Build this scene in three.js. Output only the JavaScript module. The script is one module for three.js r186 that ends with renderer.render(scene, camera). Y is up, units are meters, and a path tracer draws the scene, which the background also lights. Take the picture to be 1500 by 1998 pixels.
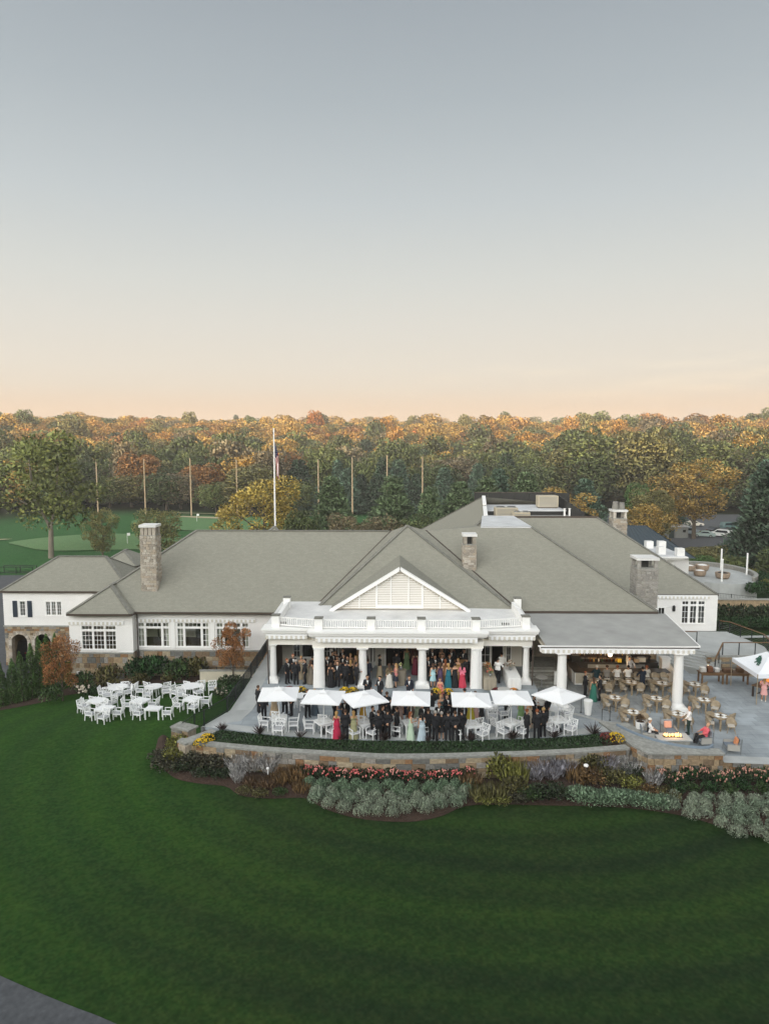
import * as THREE from 'three';
import { mergeGeometries } from 'three/addons/utils/BufferGeometryUtils.js';
import { RoundedBoxGeometry } from 'three/addons/geometries/RoundedBoxGeometry.js';

const PI = Math.PI, cos = Math.cos, sin = Math.sin, abs = Math.abs, min = Math.min, max = Math.max, hyp = Math.hypot;
const scene = new THREE.Scene();

// ---------------------------------------------------------------- camera
const camera = new THREE.PerspectiveCamera(71.57, 768 / 1024, 0.5, 8000);
camera.position.set(0, 17.5, 0);
camera.rotation.order = 'YXZ';
camera.rotation.set(-5.9 * PI / 180, 1.0 * PI / 180, 0);

// ---------------------------------------------------------------- sky, sun, exposure
const smooth = (a, b, x) => { const t = min(1, max(0, (x - a) / (b - a))); return t * t * (3 - 2 * t); };
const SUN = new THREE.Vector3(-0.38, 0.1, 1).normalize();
{
  const W = 1024, H = 512, d = new Float32Array(W * H * 4);
  const lin = (r, g, b) => new THREE.Color().setRGB(r / 255, g / 255, b / 255, THREE.SRGBColorSpace).toArray();
  const stops = [[-90, lin(120, 112, 100)], [-3, lin(208, 178, 152)], [0, lin(232, 194, 160)], [1.5, lin(234, 201, 169)], [2.3, lin(233, 206, 179)], [3.9, lin(229, 217, 200)], [5.4, lin(228, 221, 208)], [8.6, lin(222, 220, 212)], [12, lin(213, 216, 212)], [17.5, lin(195, 203, 206)], [24, lin(174, 184, 190)], [30, lin(159, 169, 177)], [45, lin(150, 158, 166)], [90, lin(146, 153, 160)]];
  const at = (e) => { let i = 0; while (i < stops.length - 2 && stops[i + 1][0] < e) i++; const [a, p] = stops[i], [b, q] = stops[i + 1]; let t = min(1, max(0, (e - a) / (b - a))); return p.map((v, k) => v + (q[k] - v) * t); };
  const sx = SUN.x / hyp(SUN.x, SUN.z), sz = SUN.z / hyp(SUN.x, SUN.z);
  for (let j = 0; j < H; j++) {
    const el = ((j + 0.5) / H - 0.5) * PI, e = el * 180 / PI, base = at(e);
    for (let i = 0; i < W; i++) {
      const az = ((i + 0.5) / W - 0.5) * 2 * PI, x = cos(az), z = sin(az);
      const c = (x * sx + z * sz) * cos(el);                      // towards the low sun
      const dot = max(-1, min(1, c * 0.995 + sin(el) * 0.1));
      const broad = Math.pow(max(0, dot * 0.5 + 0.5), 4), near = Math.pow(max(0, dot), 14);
      const g = e < 0 ? max(0, 1 + e / 12) : 1;
      // thin high streaks low over the wood
      let st = 0;
      if (e > 0.6 && e < 7) { const u = az * 9 + 3 * sin(e * 0.9 + az * 3); st = max(0, sin(u) * sin(e * 5.2 + 1.3 * sin(az * 14) + 0.7 * sin(az * 31)) - 0.25) * 0.16 * smooth(-12, 22, Math.atan2(x, -z) * 180 / PI) * sin((e - 0.6) / 6.4 * PI); }
      const hd = Math.atan2(x, -z) * 180 / PI, sm = Math.exp(-(((hd - 23.2) / 1.6) ** 2) - (((e - 1.95 - 0.05 * (hd - 23)) / 0.16) ** 2)) * 0.22 + Math.exp(-(((hd - 20.5) / 4.5) ** 2) - (((e - 4.2 - 0.09 * (hd - 20)) / 0.35) ** 2)) * -0.09; // one small grey cloud, a faint bright streak
      st -= sm;
      const k = (j * W + i) * 4;
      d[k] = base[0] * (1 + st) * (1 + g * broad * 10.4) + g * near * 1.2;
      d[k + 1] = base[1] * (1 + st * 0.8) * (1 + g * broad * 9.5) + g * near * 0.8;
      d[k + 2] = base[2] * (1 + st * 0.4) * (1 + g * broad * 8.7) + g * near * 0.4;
      d[k + 3] = 1;
    }
  }
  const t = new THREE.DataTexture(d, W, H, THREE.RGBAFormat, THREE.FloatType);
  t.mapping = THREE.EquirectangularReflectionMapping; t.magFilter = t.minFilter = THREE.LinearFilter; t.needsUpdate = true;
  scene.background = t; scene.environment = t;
}
scene.fog = new THREE.FogExp2(new THREE.Color().setRGB(0.84, 0.79, 0.73), 0.0004);
const sun = new THREE.DirectionalLight(new THREE.Color().setRGB(1, 0.72, 0.42), 5);
sun.position.copy(SUN).multiplyScalar(400); sun.castShadow = true; sun.shadow.radius = 1.5;
sun.shadow.mapSize.set(2048, 2048);
Object.assign(sun.shadow.camera, { left: -400, right: 400, top: 300, bottom: -300, near: 1, far: 2500 });
scene.add(sun, sun.target);
const renderer = new THREE.WebGLRenderer({ antialias: true });
renderer.toneMapping = THREE.LinearToneMapping; renderer.toneMappingExposure = 1.0;
renderer.shadowMap.enabled = true;

// ---------------------------------------------------------------- helpers
function rng(seed) { let s = seed >>> 0; return () => { s = (s + 0x6d2b79f5) | 0; let t = Math.imul(s ^ (s >>> 15), 1 | s); t = (t + Math.imul(t ^ (t >>> 7), 61 | t)) ^ t; return ((t ^ (t >>> 14)) >>> 0) / 4294967296; }; }
const R = rng(4711), rr = (a, b, f = R) => a + (b - a) * f(), pick = (l, f = R) => l[Math.floor(f() * l.length)];
const mix = (a, b, t) => a + (b - a) * t;
const V = (x, y, z) => new THREE.Vector3(x, y, z);
const ORD = ['first', 'second', 'third', 'fourth', 'fifth', 'sixth', 'seventh', 'eighth', 'ninth', 'tenth', 'eleventh', 'twelfth', 'thirteenth', 'fourteenth', 'fifteenth', 'sixteenth', 'seventeenth', 'eighteenth', 'nineteenth', 'twentieth'];

const taken = new Map();
function numbered(n) { const k = taken.get(n) ?? 0; taken.set(n, k + 1); return k ? n + '_' + String(k).padStart(3, '0') : n; }
function tag(o, label, category, group, kind) {
  o.userData = {}; if (label) o.userData.label = label; if (category) o.userData.category = category;
  if (group) o.userData.group = group; if (kind) o.userData.kind = kind; return o;
}
function thing(name, label, category, pos = [0, 0, 0], turn = 0, group) {
  const o = new THREE.Group(); o.name = numbered(name); o.position.set(...pos); o.rotation.y = turn; scene.add(o);
  return tag(o, label, category, group);
}
function mesh(name, geo, mat, parent, label) {
  const m = new THREE.Mesh(geo, mat); m.castShadow = m.receiveShadow = true;
  if (parent) { m.name = name; parent.add(m); } else { m.name = numbered(name); scene.add(m); }
  if (label) m.userData.label = label; return m;
}
function copy(src, name, label, pos, turn = 0, group) {
  const c = src.clone(); c.name = numbered(name); c.position.set(...pos); c.rotation.y = turn; scene.add(c);
  c.userData = { ...src.userData, label }; if (group) c.userData.group = group; return c;
}
const structure = (m) => { m.userData.kind = 'structure'; return m; };
const stuff = (m) => { m.userData.kind = 'stuff'; return m; };

// box-projected uv in metres
function uvBox(g) {
  const p = g.attributes.position, n = g.attributes.normal, uv = new Float32Array(p.count * 2);
  for (let i = 0; i < p.count; i++) {
    const a = abs(n.getX(i)), b = abs(n.getY(i)), c = abs(n.getZ(i));
    if (b >= a && b >= c) { uv[2 * i] = p.getX(i); uv[2 * i + 1] = p.getZ(i); } else if (a >= c) { uv[2 * i] = p.getZ(i); uv[2 * i + 1] = p.getY(i); } else { uv[2 * i] = p.getX(i); uv[2 * i + 1] = p.getY(i); }
  }
  g.setAttribute('uv', new THREE.BufferAttribute(uv, 2)); return g;
}
const flat = (g) => { const q = g.index ? g.toNonIndexed() : g; for (const k of Object.keys(q.attributes)) if (!['position', 'normal', 'uv'].includes(k)) q.deleteAttribute(k); return q; };
class MB {
  constructor() { this.g = []; }
  add(g, m) { g = flat(g); if (m) g.applyMatrix4(m); this.g.push(uvBox(g)); return this; }
  raw(g) { this.g.push(g); return this; }
  box(cx, cy, cz, w, h, d, ry = 0, rx = 0, rz = 0) { return this.add(new THREE.BoxGeometry(w, h, d), new THREE.Matrix4().compose(V(cx, cy, cz), new THREE.Quaternion().setFromEuler(new THREE.Euler(rx, ry, rz, 'YXZ')), V(1, 1, 1))); }
  ext(x0, x1, y0, y1, z0, z1) { return this.box((x0 + x1) / 2, (y0 + y1) / 2, (z0 + z1) / 2, abs(x1 - x0), abs(y1 - y0), abs(z1 - z0)); }
  rbox(cx, cy, cz, w, h, d, r = 0.01, ry = 0, rx = 0, rz = 0) { return this.add(new RoundedBoxGeometry(w, h, d, 1, r), new THREE.Matrix4().compose(V(cx, cy, cz), new THREE.Quaternion().setFromEuler(new THREE.Euler(rx, ry, rz, 'YXZ')), V(1, 1, 1))); }
  cyl(x, y0, y1, z, r0, r1 = r0, n = 12) { return this.add(new THREE.CylinderGeometry(r1, r0, y1 - y0, n), new THREE.Matrix4().makeTranslation(x, (y0 + y1) / 2, z)); }
  bar(p, q, r0, r1 = r0, n = 6) { const a = V(...p), b = V(...q), d = b.clone().sub(a), m = new THREE.Matrix4().compose(a.clone().add(b).multiplyScalar(0.5), new THREE.Quaternion().setFromUnitVectors(V(0, 1, 0), d.clone().normalize()), V(1, 1, 1)); return this.add(new THREE.CylinderGeometry(r1, r0, d.length(), n), m); }
  beam(p, q, w, h, roll = 0) { const a = V(...p), b = V(...q), d = b.clone().sub(a), L = d.length(), m = new THREE.Matrix4().lookAt(b, a, abs(d.x) + abs(d.z) < 1e-4 ? V(0, 0, 1) : V(0, 1, 0)); m.setPosition(a.add(b).multiplyScalar(0.5)); return this.add(new THREE.BoxGeometry(w, h, L), m.multiply(new THREE.Matrix4().makeRotationZ(roll))); }
  ball(x, y, z, r, sy = 1, n = 10) { return this.add(new THREE.SphereGeometry(r, n, max(6, n * 0.7 | 0)), new THREE.Matrix4().compose(V(x, y, z), new THREE.Quaternion(), V(1, sy, 1))); }
  lathe(x, z, prof, n = 20) { return this.add(new THREE.LatheGeometry(prof.map(([r, y]) => new THREE.Vector2(r, y)), n), new THREE.Matrix4().makeTranslation(x, 0, z)); }
  poly(pts) {                                                     // planar polygon, uv along its own slope in metres
    const v = pts.map((p) => V(...p)), n = V(0, 0, 0);
    for (let i = 0; i < v.length; i++) { const a = v[i], b = v[(i + 1) % v.length]; n.x += (a.y - b.y) * (a.z + b.z); n.y += (a.z - b.z) * (a.x + b.x); n.z += (a.x - b.x) * (a.y + b.y); }
    n.normalize(); const u = abs(n.y) > 0.999 ? V(1, 0, 0) : V(0, 1, 0).cross(n).normalize(), w = n.clone().cross(u);
    const P = [], N = [], U = [];
    const tri = THREE.ShapeUtils.triangulateShape(v.map((p) => new THREE.Vector2(p.dot(u), p.dot(w))), []);
    for (const t of tri) for (const i of t) { P.push(v[i].x, v[i].y, v[i].z); N.push(n.x, n.y, n.z); U.push(v[i].dot(u), v[i].dot(w)); }
    const g = new THREE.BufferGeometry(); g.setAttribute('position', new THREE.Float32BufferAttribute(P, 3)); g.setAttribute('normal', new THREE.Float32BufferAttribute(N, 3)); g.setAttribute('uv', new THREE.Float32BufferAttribute(U, 2));
    this.g.push(g); return this;
  }
  geo() { return this.g.length === 1 ? this.g[0] : mergeGeometries(this.g); }
  build(name, mat, parent, label) { return mesh(name, this.geo(), mat, parent, label); }
}

// ---------------------------------------------------------------- textures and materials
function vnoise(seed) {                                            // periodic value noise
  const f = rng(seed), N = 64, t = new Float32Array(N * N).map(() => f());
  return (x, y, per) => { const xi = Math.floor(x), yi = Math.floor(y), u = x - xi, v = y - yi, a = u * u * (3 - 2 * u), b = v * v * (3 - 2 * v); const h = (i, j) => t[((((j % per) + per) % per) % N) * N + ((((i % per) + per) % per) % N)]; return mix(mix(h(xi, yi), h(xi + 1, yi), a), mix(h(xi, yi + 1), h(xi + 1, yi + 1), a), b); };
}
const NZ = vnoise(99);
const fbm = (u, v, per, oct = 4) => { let s = 0, a = 0.5, p = per; for (let o = 0; o < oct; o++) { s += a * NZ(u * p + o * 7, v * p + o * 3, p); a *= 0.5; p *= 2; } return s / (1 - Math.pow(0.5, oct)); };
const n2 = (x, y) => fbm(x / 64, y / 64, 64, 3);                   // wide noise for colouring by place, about 1 m cells
function tex(size, metres, fn, srgb = true) {                      // fn(u, v) -> [r, g, b] 0..1
  const d = new Uint8Array(size * size * 4);
  for (let j = 0; j < size; j++) for (let i = 0; i < size; i++) { const c = fn((i + 0.5) / size, (j + 0.5) / size), k = (j * size + i) * 4; d[k] = 255 * min(1, max(0, c[0])); d[k + 1] = 255 * min(1, max(0, c[1])); d[k + 2] = 255 * min(1, max(0, c[2])); d[k + 3] = 255; }
  const t = new THREE.DataTexture(d, size, size); t.wrapS = t.wrapT = THREE.RepeatWrapping; t.magFilter = THREE.LinearFilter; t.minFilter = THREE.LinearMipmapLinearFilter; t.repeat.set(1 / metres, 1 / metres);
  if (srgb) t.colorSpace = THREE.SRGBColorSpace; t.needsUpdate = true; return t;
}
const gray = (f) => (u, v) => { const g = f(u, v); return [g, g, g]; };
const S = (hex, rough = 0.8, more = {}) => new THREE.MeshStandardMaterial({ color: hex, roughness: rough, ...more });
const T = {
  speck: tex(256, 1.3, gray((u, v) => 0.86 + 0.28 * (fbm(u, v, 8, 5) - 0.5))),
  coarse: tex(256, 5, gray((u, v) => 0.9 + 0.16 * (fbm(u, v, 5, 5) - 0.5))),
  faint: tex(256, 6, gray((u, v) => 0.965 + 0.06 * (fbm(u, v, 4, 5) - 0.5))),
  bump: tex(256, 0.8, gray((u, v) => fbm(u, v, 12, 4)), false),
};
T.shingle = (() => {                                               // courses of small tabs, 4 m tile
  const f = rng(5), rows = 28, tabs = 14, tone = []; for (let i = 0; i < rows * tabs; i++) tone.push(f());
  return tex(1024, 4, (u, v) => {
    const r = Math.floor(v * rows), fv = v * rows - r, off = (r % 2) * 0.5 + 0.13 * Math.sin(r * 2.7), x = u * tabs + off, c = Math.floor(x), fu = x - c;
    let g = 0.9 + 0.05 * (tone[(r * tabs + ((c % tabs) + tabs) % tabs)] - 0.5) + 0.04 * (fbm(u, v, 3, 4) - 0.5) + 0.05 * (NZ(u * 64, v * 64, 64) - 0.5);
    if (fv < 0.12) g *= 0.85; if (fu < 0.05) g *= 0.94;
    return [g * 0.985, g * 0.97, g * 0.92];
  });
})();
T.paving = (() => {                                                // bluestone flags of mixed size, 6 m tile
  const f = rng(21), tone = []; for (let i = 0; i < 400; i++) tone.push(f());
  return tex(1024, 6, (u, v) => {
    const rows = 9, r = Math.floor(v * rows), fv = v * rows - r, n = 5 + (r * 3) % 3, x = u * n + r * 0.37, c = Math.floor(x), fu = x - c, k = ((c % n) + n) % n;
    let g = 0.80 + 0.10 * (tone[r * 11 + k] - 0.5) + 0.24 * (fbm(u, v, 6, 5) - 0.5);
    if (fv < 0.025 || fu < 0.014) g *= 0.76;
    return [g * 0.985, g, g * 1.015];
  });
})();
T.grass = tex(512, 7, (u, v) => { const a = fbm(u, v, 7, 6), b = fbm(u + 0.3, v + 0.1, 32, 3); const g = 0.8 + 0.05 * (a - 0.5) + 0.15 * (b - 0.5) + 0.16 * (NZ(u * 64, v * 64, 64) - 0.5); return [g * (0.98 + 0.2 * (b - 0.5)), g, g * 0.95]; });
T.wood = tex(256, 1.2, (u, v) => { const g = 0.8 + 0.3 * (fbm(u * 0.25, v * 4, 8, 4) - 0.5); return [g, g * 0.98, g * 0.95]; });
const M = {
  white: S(0xf1eeea, 0.55, { map: T.faint }), trim: S(0xf1efeb, 0.5), whiteFurn: S(0xf0f0ef, 0.45), canvas: S(0xf0efee, 0.85, { side: THREE.DoubleSide }),
  cream: S(0xded3bd, 0.8, { map: T.coarse }), roof: S(0x9d9d97, 0.92, { map: T.shingle, bumpMap: T.bump, bumpScale: 0.006 }), ridge: S(0x8d8b81, 0.9, { map: T.speck }), gutter: S(0x4a3f37, 0.5),
  flatroof: S(0xb0afaa, 0.9, { map: T.coarse }), membrane: S(0xdcdddd, 0.7, { map: T.coarse }), deckwhite: S(0xf2f0ec, 0.75, { map: T.coarse }), mortar: S(0xc6b7a2, 0.95, { map: T.speck }),
  coping: S(0xabaaa2, 0.85, { map: T.speck }), paving: S(0xc3c8c9, 0.8, { map: T.paving, bumpMap: T.bump, bumpScale: 0.003 }), slab: S(0xc2c4c1, 0.8, { map: T.coarse }),
  glass: new THREE.MeshPhysicalMaterial({ color: 0xf4f8f8, roughness: 0.02, transmission: 1, thickness: 0, ior: 1.5 }),
  iron: S(0x1b2023, 0.5, { metalness: 0.3 }), steel: S(0x9a9c9c, 0.4, { metalness: 0.7 }), darkmetal: S(0x3a3a38, 0.6, { metalness: 0.3, map: T.speck }),
  asphalt: S(0x5b5d60, 0.95, { map: T.speck }), mulch: S(0x4a372b, 1, { map: T.speck, bumpMap: T.bump, bumpScale: 0.05 }), darkwood: S(0x3b2a20, 0.6, { map: T.wood }), wood: S(0x8d6c4a, 0.6, { map: T.wood }), palewood: S(0xc0ad90, 0.65, { map: T.wood }),
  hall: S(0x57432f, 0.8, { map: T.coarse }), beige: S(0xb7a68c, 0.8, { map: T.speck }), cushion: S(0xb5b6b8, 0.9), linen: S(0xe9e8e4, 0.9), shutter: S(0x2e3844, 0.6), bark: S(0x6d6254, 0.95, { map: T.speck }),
  black: S(0x0f0f11, 0.6), yellow: S(0xd8b021, 0.8), terracotta: S(0x7c2f33, 0.8), zinc: S(0xb5aa94, 0.5), counter: S(0x2c2a29, 0.3),
};
const STONES = [0xb59d7d, 0xa58a69, 0xc1a885, 0x917b62, 0x9a978f, 0xb5aea4, 0xac835d, 0xc8b698, 0x82817b].map((c) => S(c, 0.9, { map: T.speck, bumpMap: T.bump, bumpScale: 0.012 }));
const PALESTONES = [0xd3c8b9, 0xc1b6a7, 0xded5c7, 0xb3a99b, 0xcbbba7].map((c) => S(c, 0.9, { map: T.speck, bumpMap: T.bump, bumpScale: 0.01 }));
// ---------------------------------------------------------------- the ground: one sheet to the horizon
function terrain(x, z) {
  let y = -1.2 - 0.5 * smooth(-42, -54, z) * smooth(-12, -17, x);
  y -= 0.11 * max(0, min(15, -20 - x)) * smooth(-40, -52, z);
  y -= 0.3 * smooth(-55, -63, z) * smooth(21, 27, x);
  y = mix(y, -4.5 - 0.9 * smooth(-125, -215, z) + 0.5 * sin(x * 0.045 + z * 0.06) * smooth(-110, -140, z), smooth(-66, -92, z));
  if (z < -120) y += 1.1 * Math.exp(-((x + 62) ** 2 + (z + 150) ** 2) / 420) + 1.2 * Math.exp(-((x + 75) ** 2 + (z + 190) ** 2) / 700);
  const r = hyp(x, z), back = smooth(0, -120, z);
  const hill = 4.5 * smooth(225, 330, r) + 14.5 * smooth(300, 520, r) + 8 * smooth(520, 900, r);
  y += hill * back + (n2(x / 60 + 9, z / 60) - 0.5) * 9 * smooth(300, 500, r) * back;
  y += smooth(18, 78, z) * 12;                                       // added rise behind the camera, lifts the sun-blocking wood
  return y;
}
const axis = (lo, hi, fine, a, b) => { const o = []; let v = a; while (v <= b) { o.push(v); v += fine; } let s = fine; v = b; while (v < hi) { s *= 1.17; v += s; o.push(v); } s = fine; v = a; while (v > lo) { s *= 1.17; v -= s; o.unshift(v); } return o; };
const GX = axis(-1900, 1900, 0.6, -46, 44), GZ = axis(-1900, 700, 0.6, -72, -8);
const GH = GX.map((x) => GZ.map((z) => terrain(x, z)));
const idx = (A, v) => { let lo = 0, hi = A.length - 2; while (lo < hi) { const m = (lo + hi + 1) >> 1; if (A[m] <= v) lo = m; else hi = m - 1; } return lo; };
function gy(x, z) {                                                 // height of the sheet as meshed
  const i = idx(GX, x), j = idx(GZ, z), u = (x - GX[i]) / (GX[i + 1] - GX[i]), v = (z - GZ[j]) / (GZ[j + 1] - GZ[j]);
  const a = GH[i][j], b = GH[i + 1][j], c = GH[i][j + 1], d = GH[i + 1][j + 1];
  return u + v < 1 ? a + (b - a) * u + (c - a) * v : d + (c - d) * (1 - u) + (b - d) * (1 - v);
}
{
  const nx = GX.length, nz = GZ.length, P = [], U = [], C = [], I = [];
  for (let i = 0; i < nx; i++) for (let j = 0; j < nz; j++) {
    const x = GX[i], z = GZ[j]; P.push(x, GH[i][j], z); U.push(x, z);
    // mowing arcs, worn and lusher places
    const arc = hyp(x - 6, (z + 44) * 1.25), band = (0.5 + 0.5 * sin(arc * 2.3 + n2(x / 9, z / 9) * 1.6)) * 0.55 + 0.45 * (0.5 + 0.5 * sin(arc * 0.62));
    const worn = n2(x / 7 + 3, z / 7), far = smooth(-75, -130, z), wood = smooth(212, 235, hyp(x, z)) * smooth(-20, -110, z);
    const lw = smooth(8, -22, x + 0.35 * (z + 40)); let r = 0.028 + 0.016 * worn * worn + 0.02 * band + 0.016 * lw, g = 0.048 + 0.042 * band + 0.006 * worn + 0.052 * lw, b = 0.0195 + 0.003 * worn + 0.004 * lw;
    r = mix(r, 0.095, far); g = mix(g, 0.215, far); b = mix(b, 0.075, far);
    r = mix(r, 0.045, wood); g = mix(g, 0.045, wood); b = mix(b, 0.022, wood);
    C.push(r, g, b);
  }
  for (let i = 0; i < nx - 1; i++) for (let j = 0; j < nz - 1; j++) { const a = i * nz + j; I.push(a, a + 1, a + nz, a + 1, a + nz + 1, a + nz); }
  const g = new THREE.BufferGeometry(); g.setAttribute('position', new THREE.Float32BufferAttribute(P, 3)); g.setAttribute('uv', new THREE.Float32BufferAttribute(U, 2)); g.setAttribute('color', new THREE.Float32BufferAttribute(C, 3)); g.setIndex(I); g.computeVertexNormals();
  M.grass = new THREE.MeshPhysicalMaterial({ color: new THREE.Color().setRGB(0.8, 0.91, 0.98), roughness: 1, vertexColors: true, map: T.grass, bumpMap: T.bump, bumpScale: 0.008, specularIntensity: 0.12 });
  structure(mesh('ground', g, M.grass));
}
// a sheet that follows the ground: rows of points from edge A to edge B
function strip(name, A, B, mat, lift, n = 10, hump = 0) {
  const P = [], U = [], I = [], m = A.length;
  for (let i = 0; i < m; i++) for (let k = 0; k <= n; k++) { const t = k / n, x = mix(A[i][0], B[i][0], t), z = mix(A[i][1], B[i][1], t), e = sin(PI * t); P.push(x, gy(x, z) + lift * (k === 0 || k === n ? 1 : 1) + hump * e, z); U.push(x, z); }
  for (let i = 0; i < m - 1; i++) for (let k = 0; k < n; k++) { const a = i * (n + 1) + k; I.push(a, a + 1, a + n + 1, a + 1, a + n + 2, a + n + 1); }
  const g = new THREE.BufferGeometry(); g.setAttribute('position', new THREE.Float32BufferAttribute(P, 3)); g.setAttribute('uv', new THREE.Float32BufferAttribute(U, 2)); g.setIndex(I); g.computeVertexNormals();
  if (g.attributes.normal.getY(0) < 0) { for (let i = 0; i < I.length; i += 3) { const t = I[i]; I[i] = I[i + 1]; I[i + 1] = t; } g.setIndex(I); g.computeVertexNormals(); }
  return structure(mesh(name, g, mat));
}
function blob(name, cx, cz, rf, mat, lift, n = 56, rings = 8) {
  const P = [cx, gy(cx, cz) + lift, cz], U = [cx, cz], I = [];
  for (let k = 1; k <= rings; k++) for (let i = 0; i < n; i++) { const a = i / n * 2 * PI, [rx, rz] = rf(a), x = cx + cos(a) * rx * k / rings, z = cz + sin(a) * rz * k / rings; P.push(x, gy(x, z) + lift, z); U.push(x, z); }
  for (let i = 0; i < n; i++) I.push(0, 1 + (i + 1) % n, 1 + i);
  for (let k = 0; k < rings - 1; k++) for (let i = 0; i < n; i++) { const a = 1 + k * n + i, b = 1 + k * n + (i + 1) % n; I.push(a, b, a + n, b, b + n, a + n); }
  const g = new THREE.BufferGeometry(); g.setAttribute('position', new THREE.Float32BufferAttribute(P, 3)); g.setAttribute('uv', new THREE.Float32BufferAttribute(U, 2)); g.setIndex(I); g.computeVertexNormals();
  return structure(mesh(name, g, mat));
}
const curve = (pts, n) => new THREE.CatmullRomCurve3(pts.map(([x, z]) => V(x, 0, z))).getSpacedPoints(n).map((p) => [p.x, p.z]);
// asphalt path at the near corner, drive and lot at the side of the house
strip('cart_path', curve([[-24, -27.5], [-18, -24.7], [-13.84, -22.8], [-11, -21.62], [-8.9, -20.8], [-4, -18.2]], 24), curve([[-26, -23], [-20, -20.5], [-15.5, -18.8], [-12.5, -17.6], [-10.2, -16.8], [-6, -15]], 24), M.asphalt, 0.03);
strip('driveway', curve([[-38, -40], [-38, -58], [-38, -72], [-44, -92], [-40, -112]], 40), curve([[-44, -40], [-44, -58], [-45, -72], [-95, -94], [-105, -112]], 40), M.asphalt, 0.05, 30);
strip('side_drive', curve([[-30.2, -56], [-30.2, -66]], 10), curve([[-37.9, -56], [-37.9, -66]], 10), M.asphalt, 0.06, 10);
const G2 = { green: S(0x779d66, 1, { map: T.grass }), sand: S(0xcdbd9a, 1, { map: T.speck }), fair: S(0x6a965c, 1, { map: T.grass }) };
blob('putting_green', -58, -142, (a) => [21 + 3 * sin(2 * a), 10 + 1.5 * cos(3 * a)], G2.green, 0.16);
blob('fairway', -40, -185, (a) => [30 + 3 * sin(2 * a), 21 + 2 * cos(3 * a)], G2.fair, 0.2);
blob('sand_bunker', -86, -150, (a) => [3 + sin(3 * a), 1.1], G2.sand, 0.3, 30, 4);
blob('sand_bunker', -55, -201, (a) => [9 + sin(3 * a), 1.6], G2.sand, 0.3, 30, 4);
strip('sand_path', curve([[-70, -209], [-50, -211], [-36, -211.5], [-20, -211]], 16), curve([[-70, -210], [-50, -212], [-36, -212.6], [-20, -212]], 16), G2.sand, 0.3, 2);
strip('parking_lot', curve([[44, -140], [50, -170], [52, -195], [50, -215]], 24), curve([[100, -140], [112, -170], [115, -195], [110, -215]], 24), M.asphalt, 0.2, 24);
strip('garden_path', curve([[32, -74], [36, -76.5], [40, -80], [42.5, -84], [44, -85]], 16), curve([[32, -75], [35.6, -77.4], [39, -81], [42.2, -85], [44, -86]], 16), M.slab, 0.06, 3);
strip('lawn_path', curve([[28.6, -66], [34, -67], [40, -67], [50, -66]], 16), curve([[28.6, -66.7], [34, -67.8], [40, -67.8], [50, -66.8]], 16), M.slab, 0.06, 3);

// ---------------------------------------------------------------- stone facing: every stone its own mesh on a mortar backing
const stoneGeo = [0, 1, 2].map((k) => { const f = rng(40 + k), g = new RoundedBoxGeometry(1, 1, 1, 1, 0.06), p = g.attributes.position; const seen = new Map(); for (let i = 0; i < p.count; i++) { const key = [p.getX(i), p.getY(i), p.getZ(i)].map((v) => v.toFixed(3)).join(); if (!seen.has(key)) seen.set(key, [rr(-0.03, 0.03, f), rr(-0.03, 0.03, f), rr(-0.12, 0.12, f)]); const d = seen.get(key); p.setXYZ(i, p.getX(i) + d[0], p.getY(i) + d[1], p.getZ(i) + d[2]); } g.computeVertexNormals(); return uvBox(flat(g)); });
// at(s) -> {x, z, ry}: the face of the wall at length s; keep(s0, s1, y0, y1) says whether a stone stands there
function stoneFace(parent, at, L, y0, y1, { w = [0.3, 0.7], h = [0.18, 0.3], mats = STONES, keep = null, single = () => true, name = 'stone', proud = 0.05, bottom = null, seed = 1, cap = 300 } = {}) {
  const f = rng(seed), rest = []; let y = y1, made = 0;
  while (y > y0 + 0.05) {
    const hh = min(rr(h[0], h[1], f), y - y0); let s = -rr(0, 0.3, f);
    while (s < L) {
      let ww = rr(w[0], w[1], f); const a = max(0, s), b = min(L, s + ww);
      if (b - a > 0.08 && (!keep || keep(a, b, y - hh, y)) && !(bottom && y - hh < bottom((a + b) / 2) - 0.4)) {
        const c = at((a + b) / 2), k = Math.floor(f() * 3), m = pick(mats, f), sx = b - a - 0.018, sy = hh - 0.018, sz = 0.09;
        const off = proud - 0.045 + rr(0, 0.02, f), px = c.x + sin(c.ry) * off, pz = c.z + cos(c.ry) * off, yc = y - hh / 2;
        if (made < cap && single(y)) { const o = mesh(name, stoneGeo[k], m, parent); o.position.set(px, yc, pz); o.rotation.y = c.ry; o.scale.set(sx, sy, sz); made++; } else rest.push([k, m, px, yc, pz, c.ry, sx, sy, sz]);
      }
      s += ww;
    }
    y -= hh;
  }
  const by = new Map(); for (const r of rest) { const l = by.get(r[1]) ?? []; l.push(r); by.set(r[1], l); }
  for (const [m, l] of by) stuff(mesh('stonework', mergeGeometries(l.map(([k, , x, yy, z, ry, sx, sy, sz]) => stoneGeo[k].clone().applyMatrix4(new THREE.Matrix4().compose(V(x, yy, z), new THREE.Quaternion().setFromEuler(new THREE.Euler(0, ry, 0)), V(sx, sy, sz))))), m, parent));
}
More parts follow.
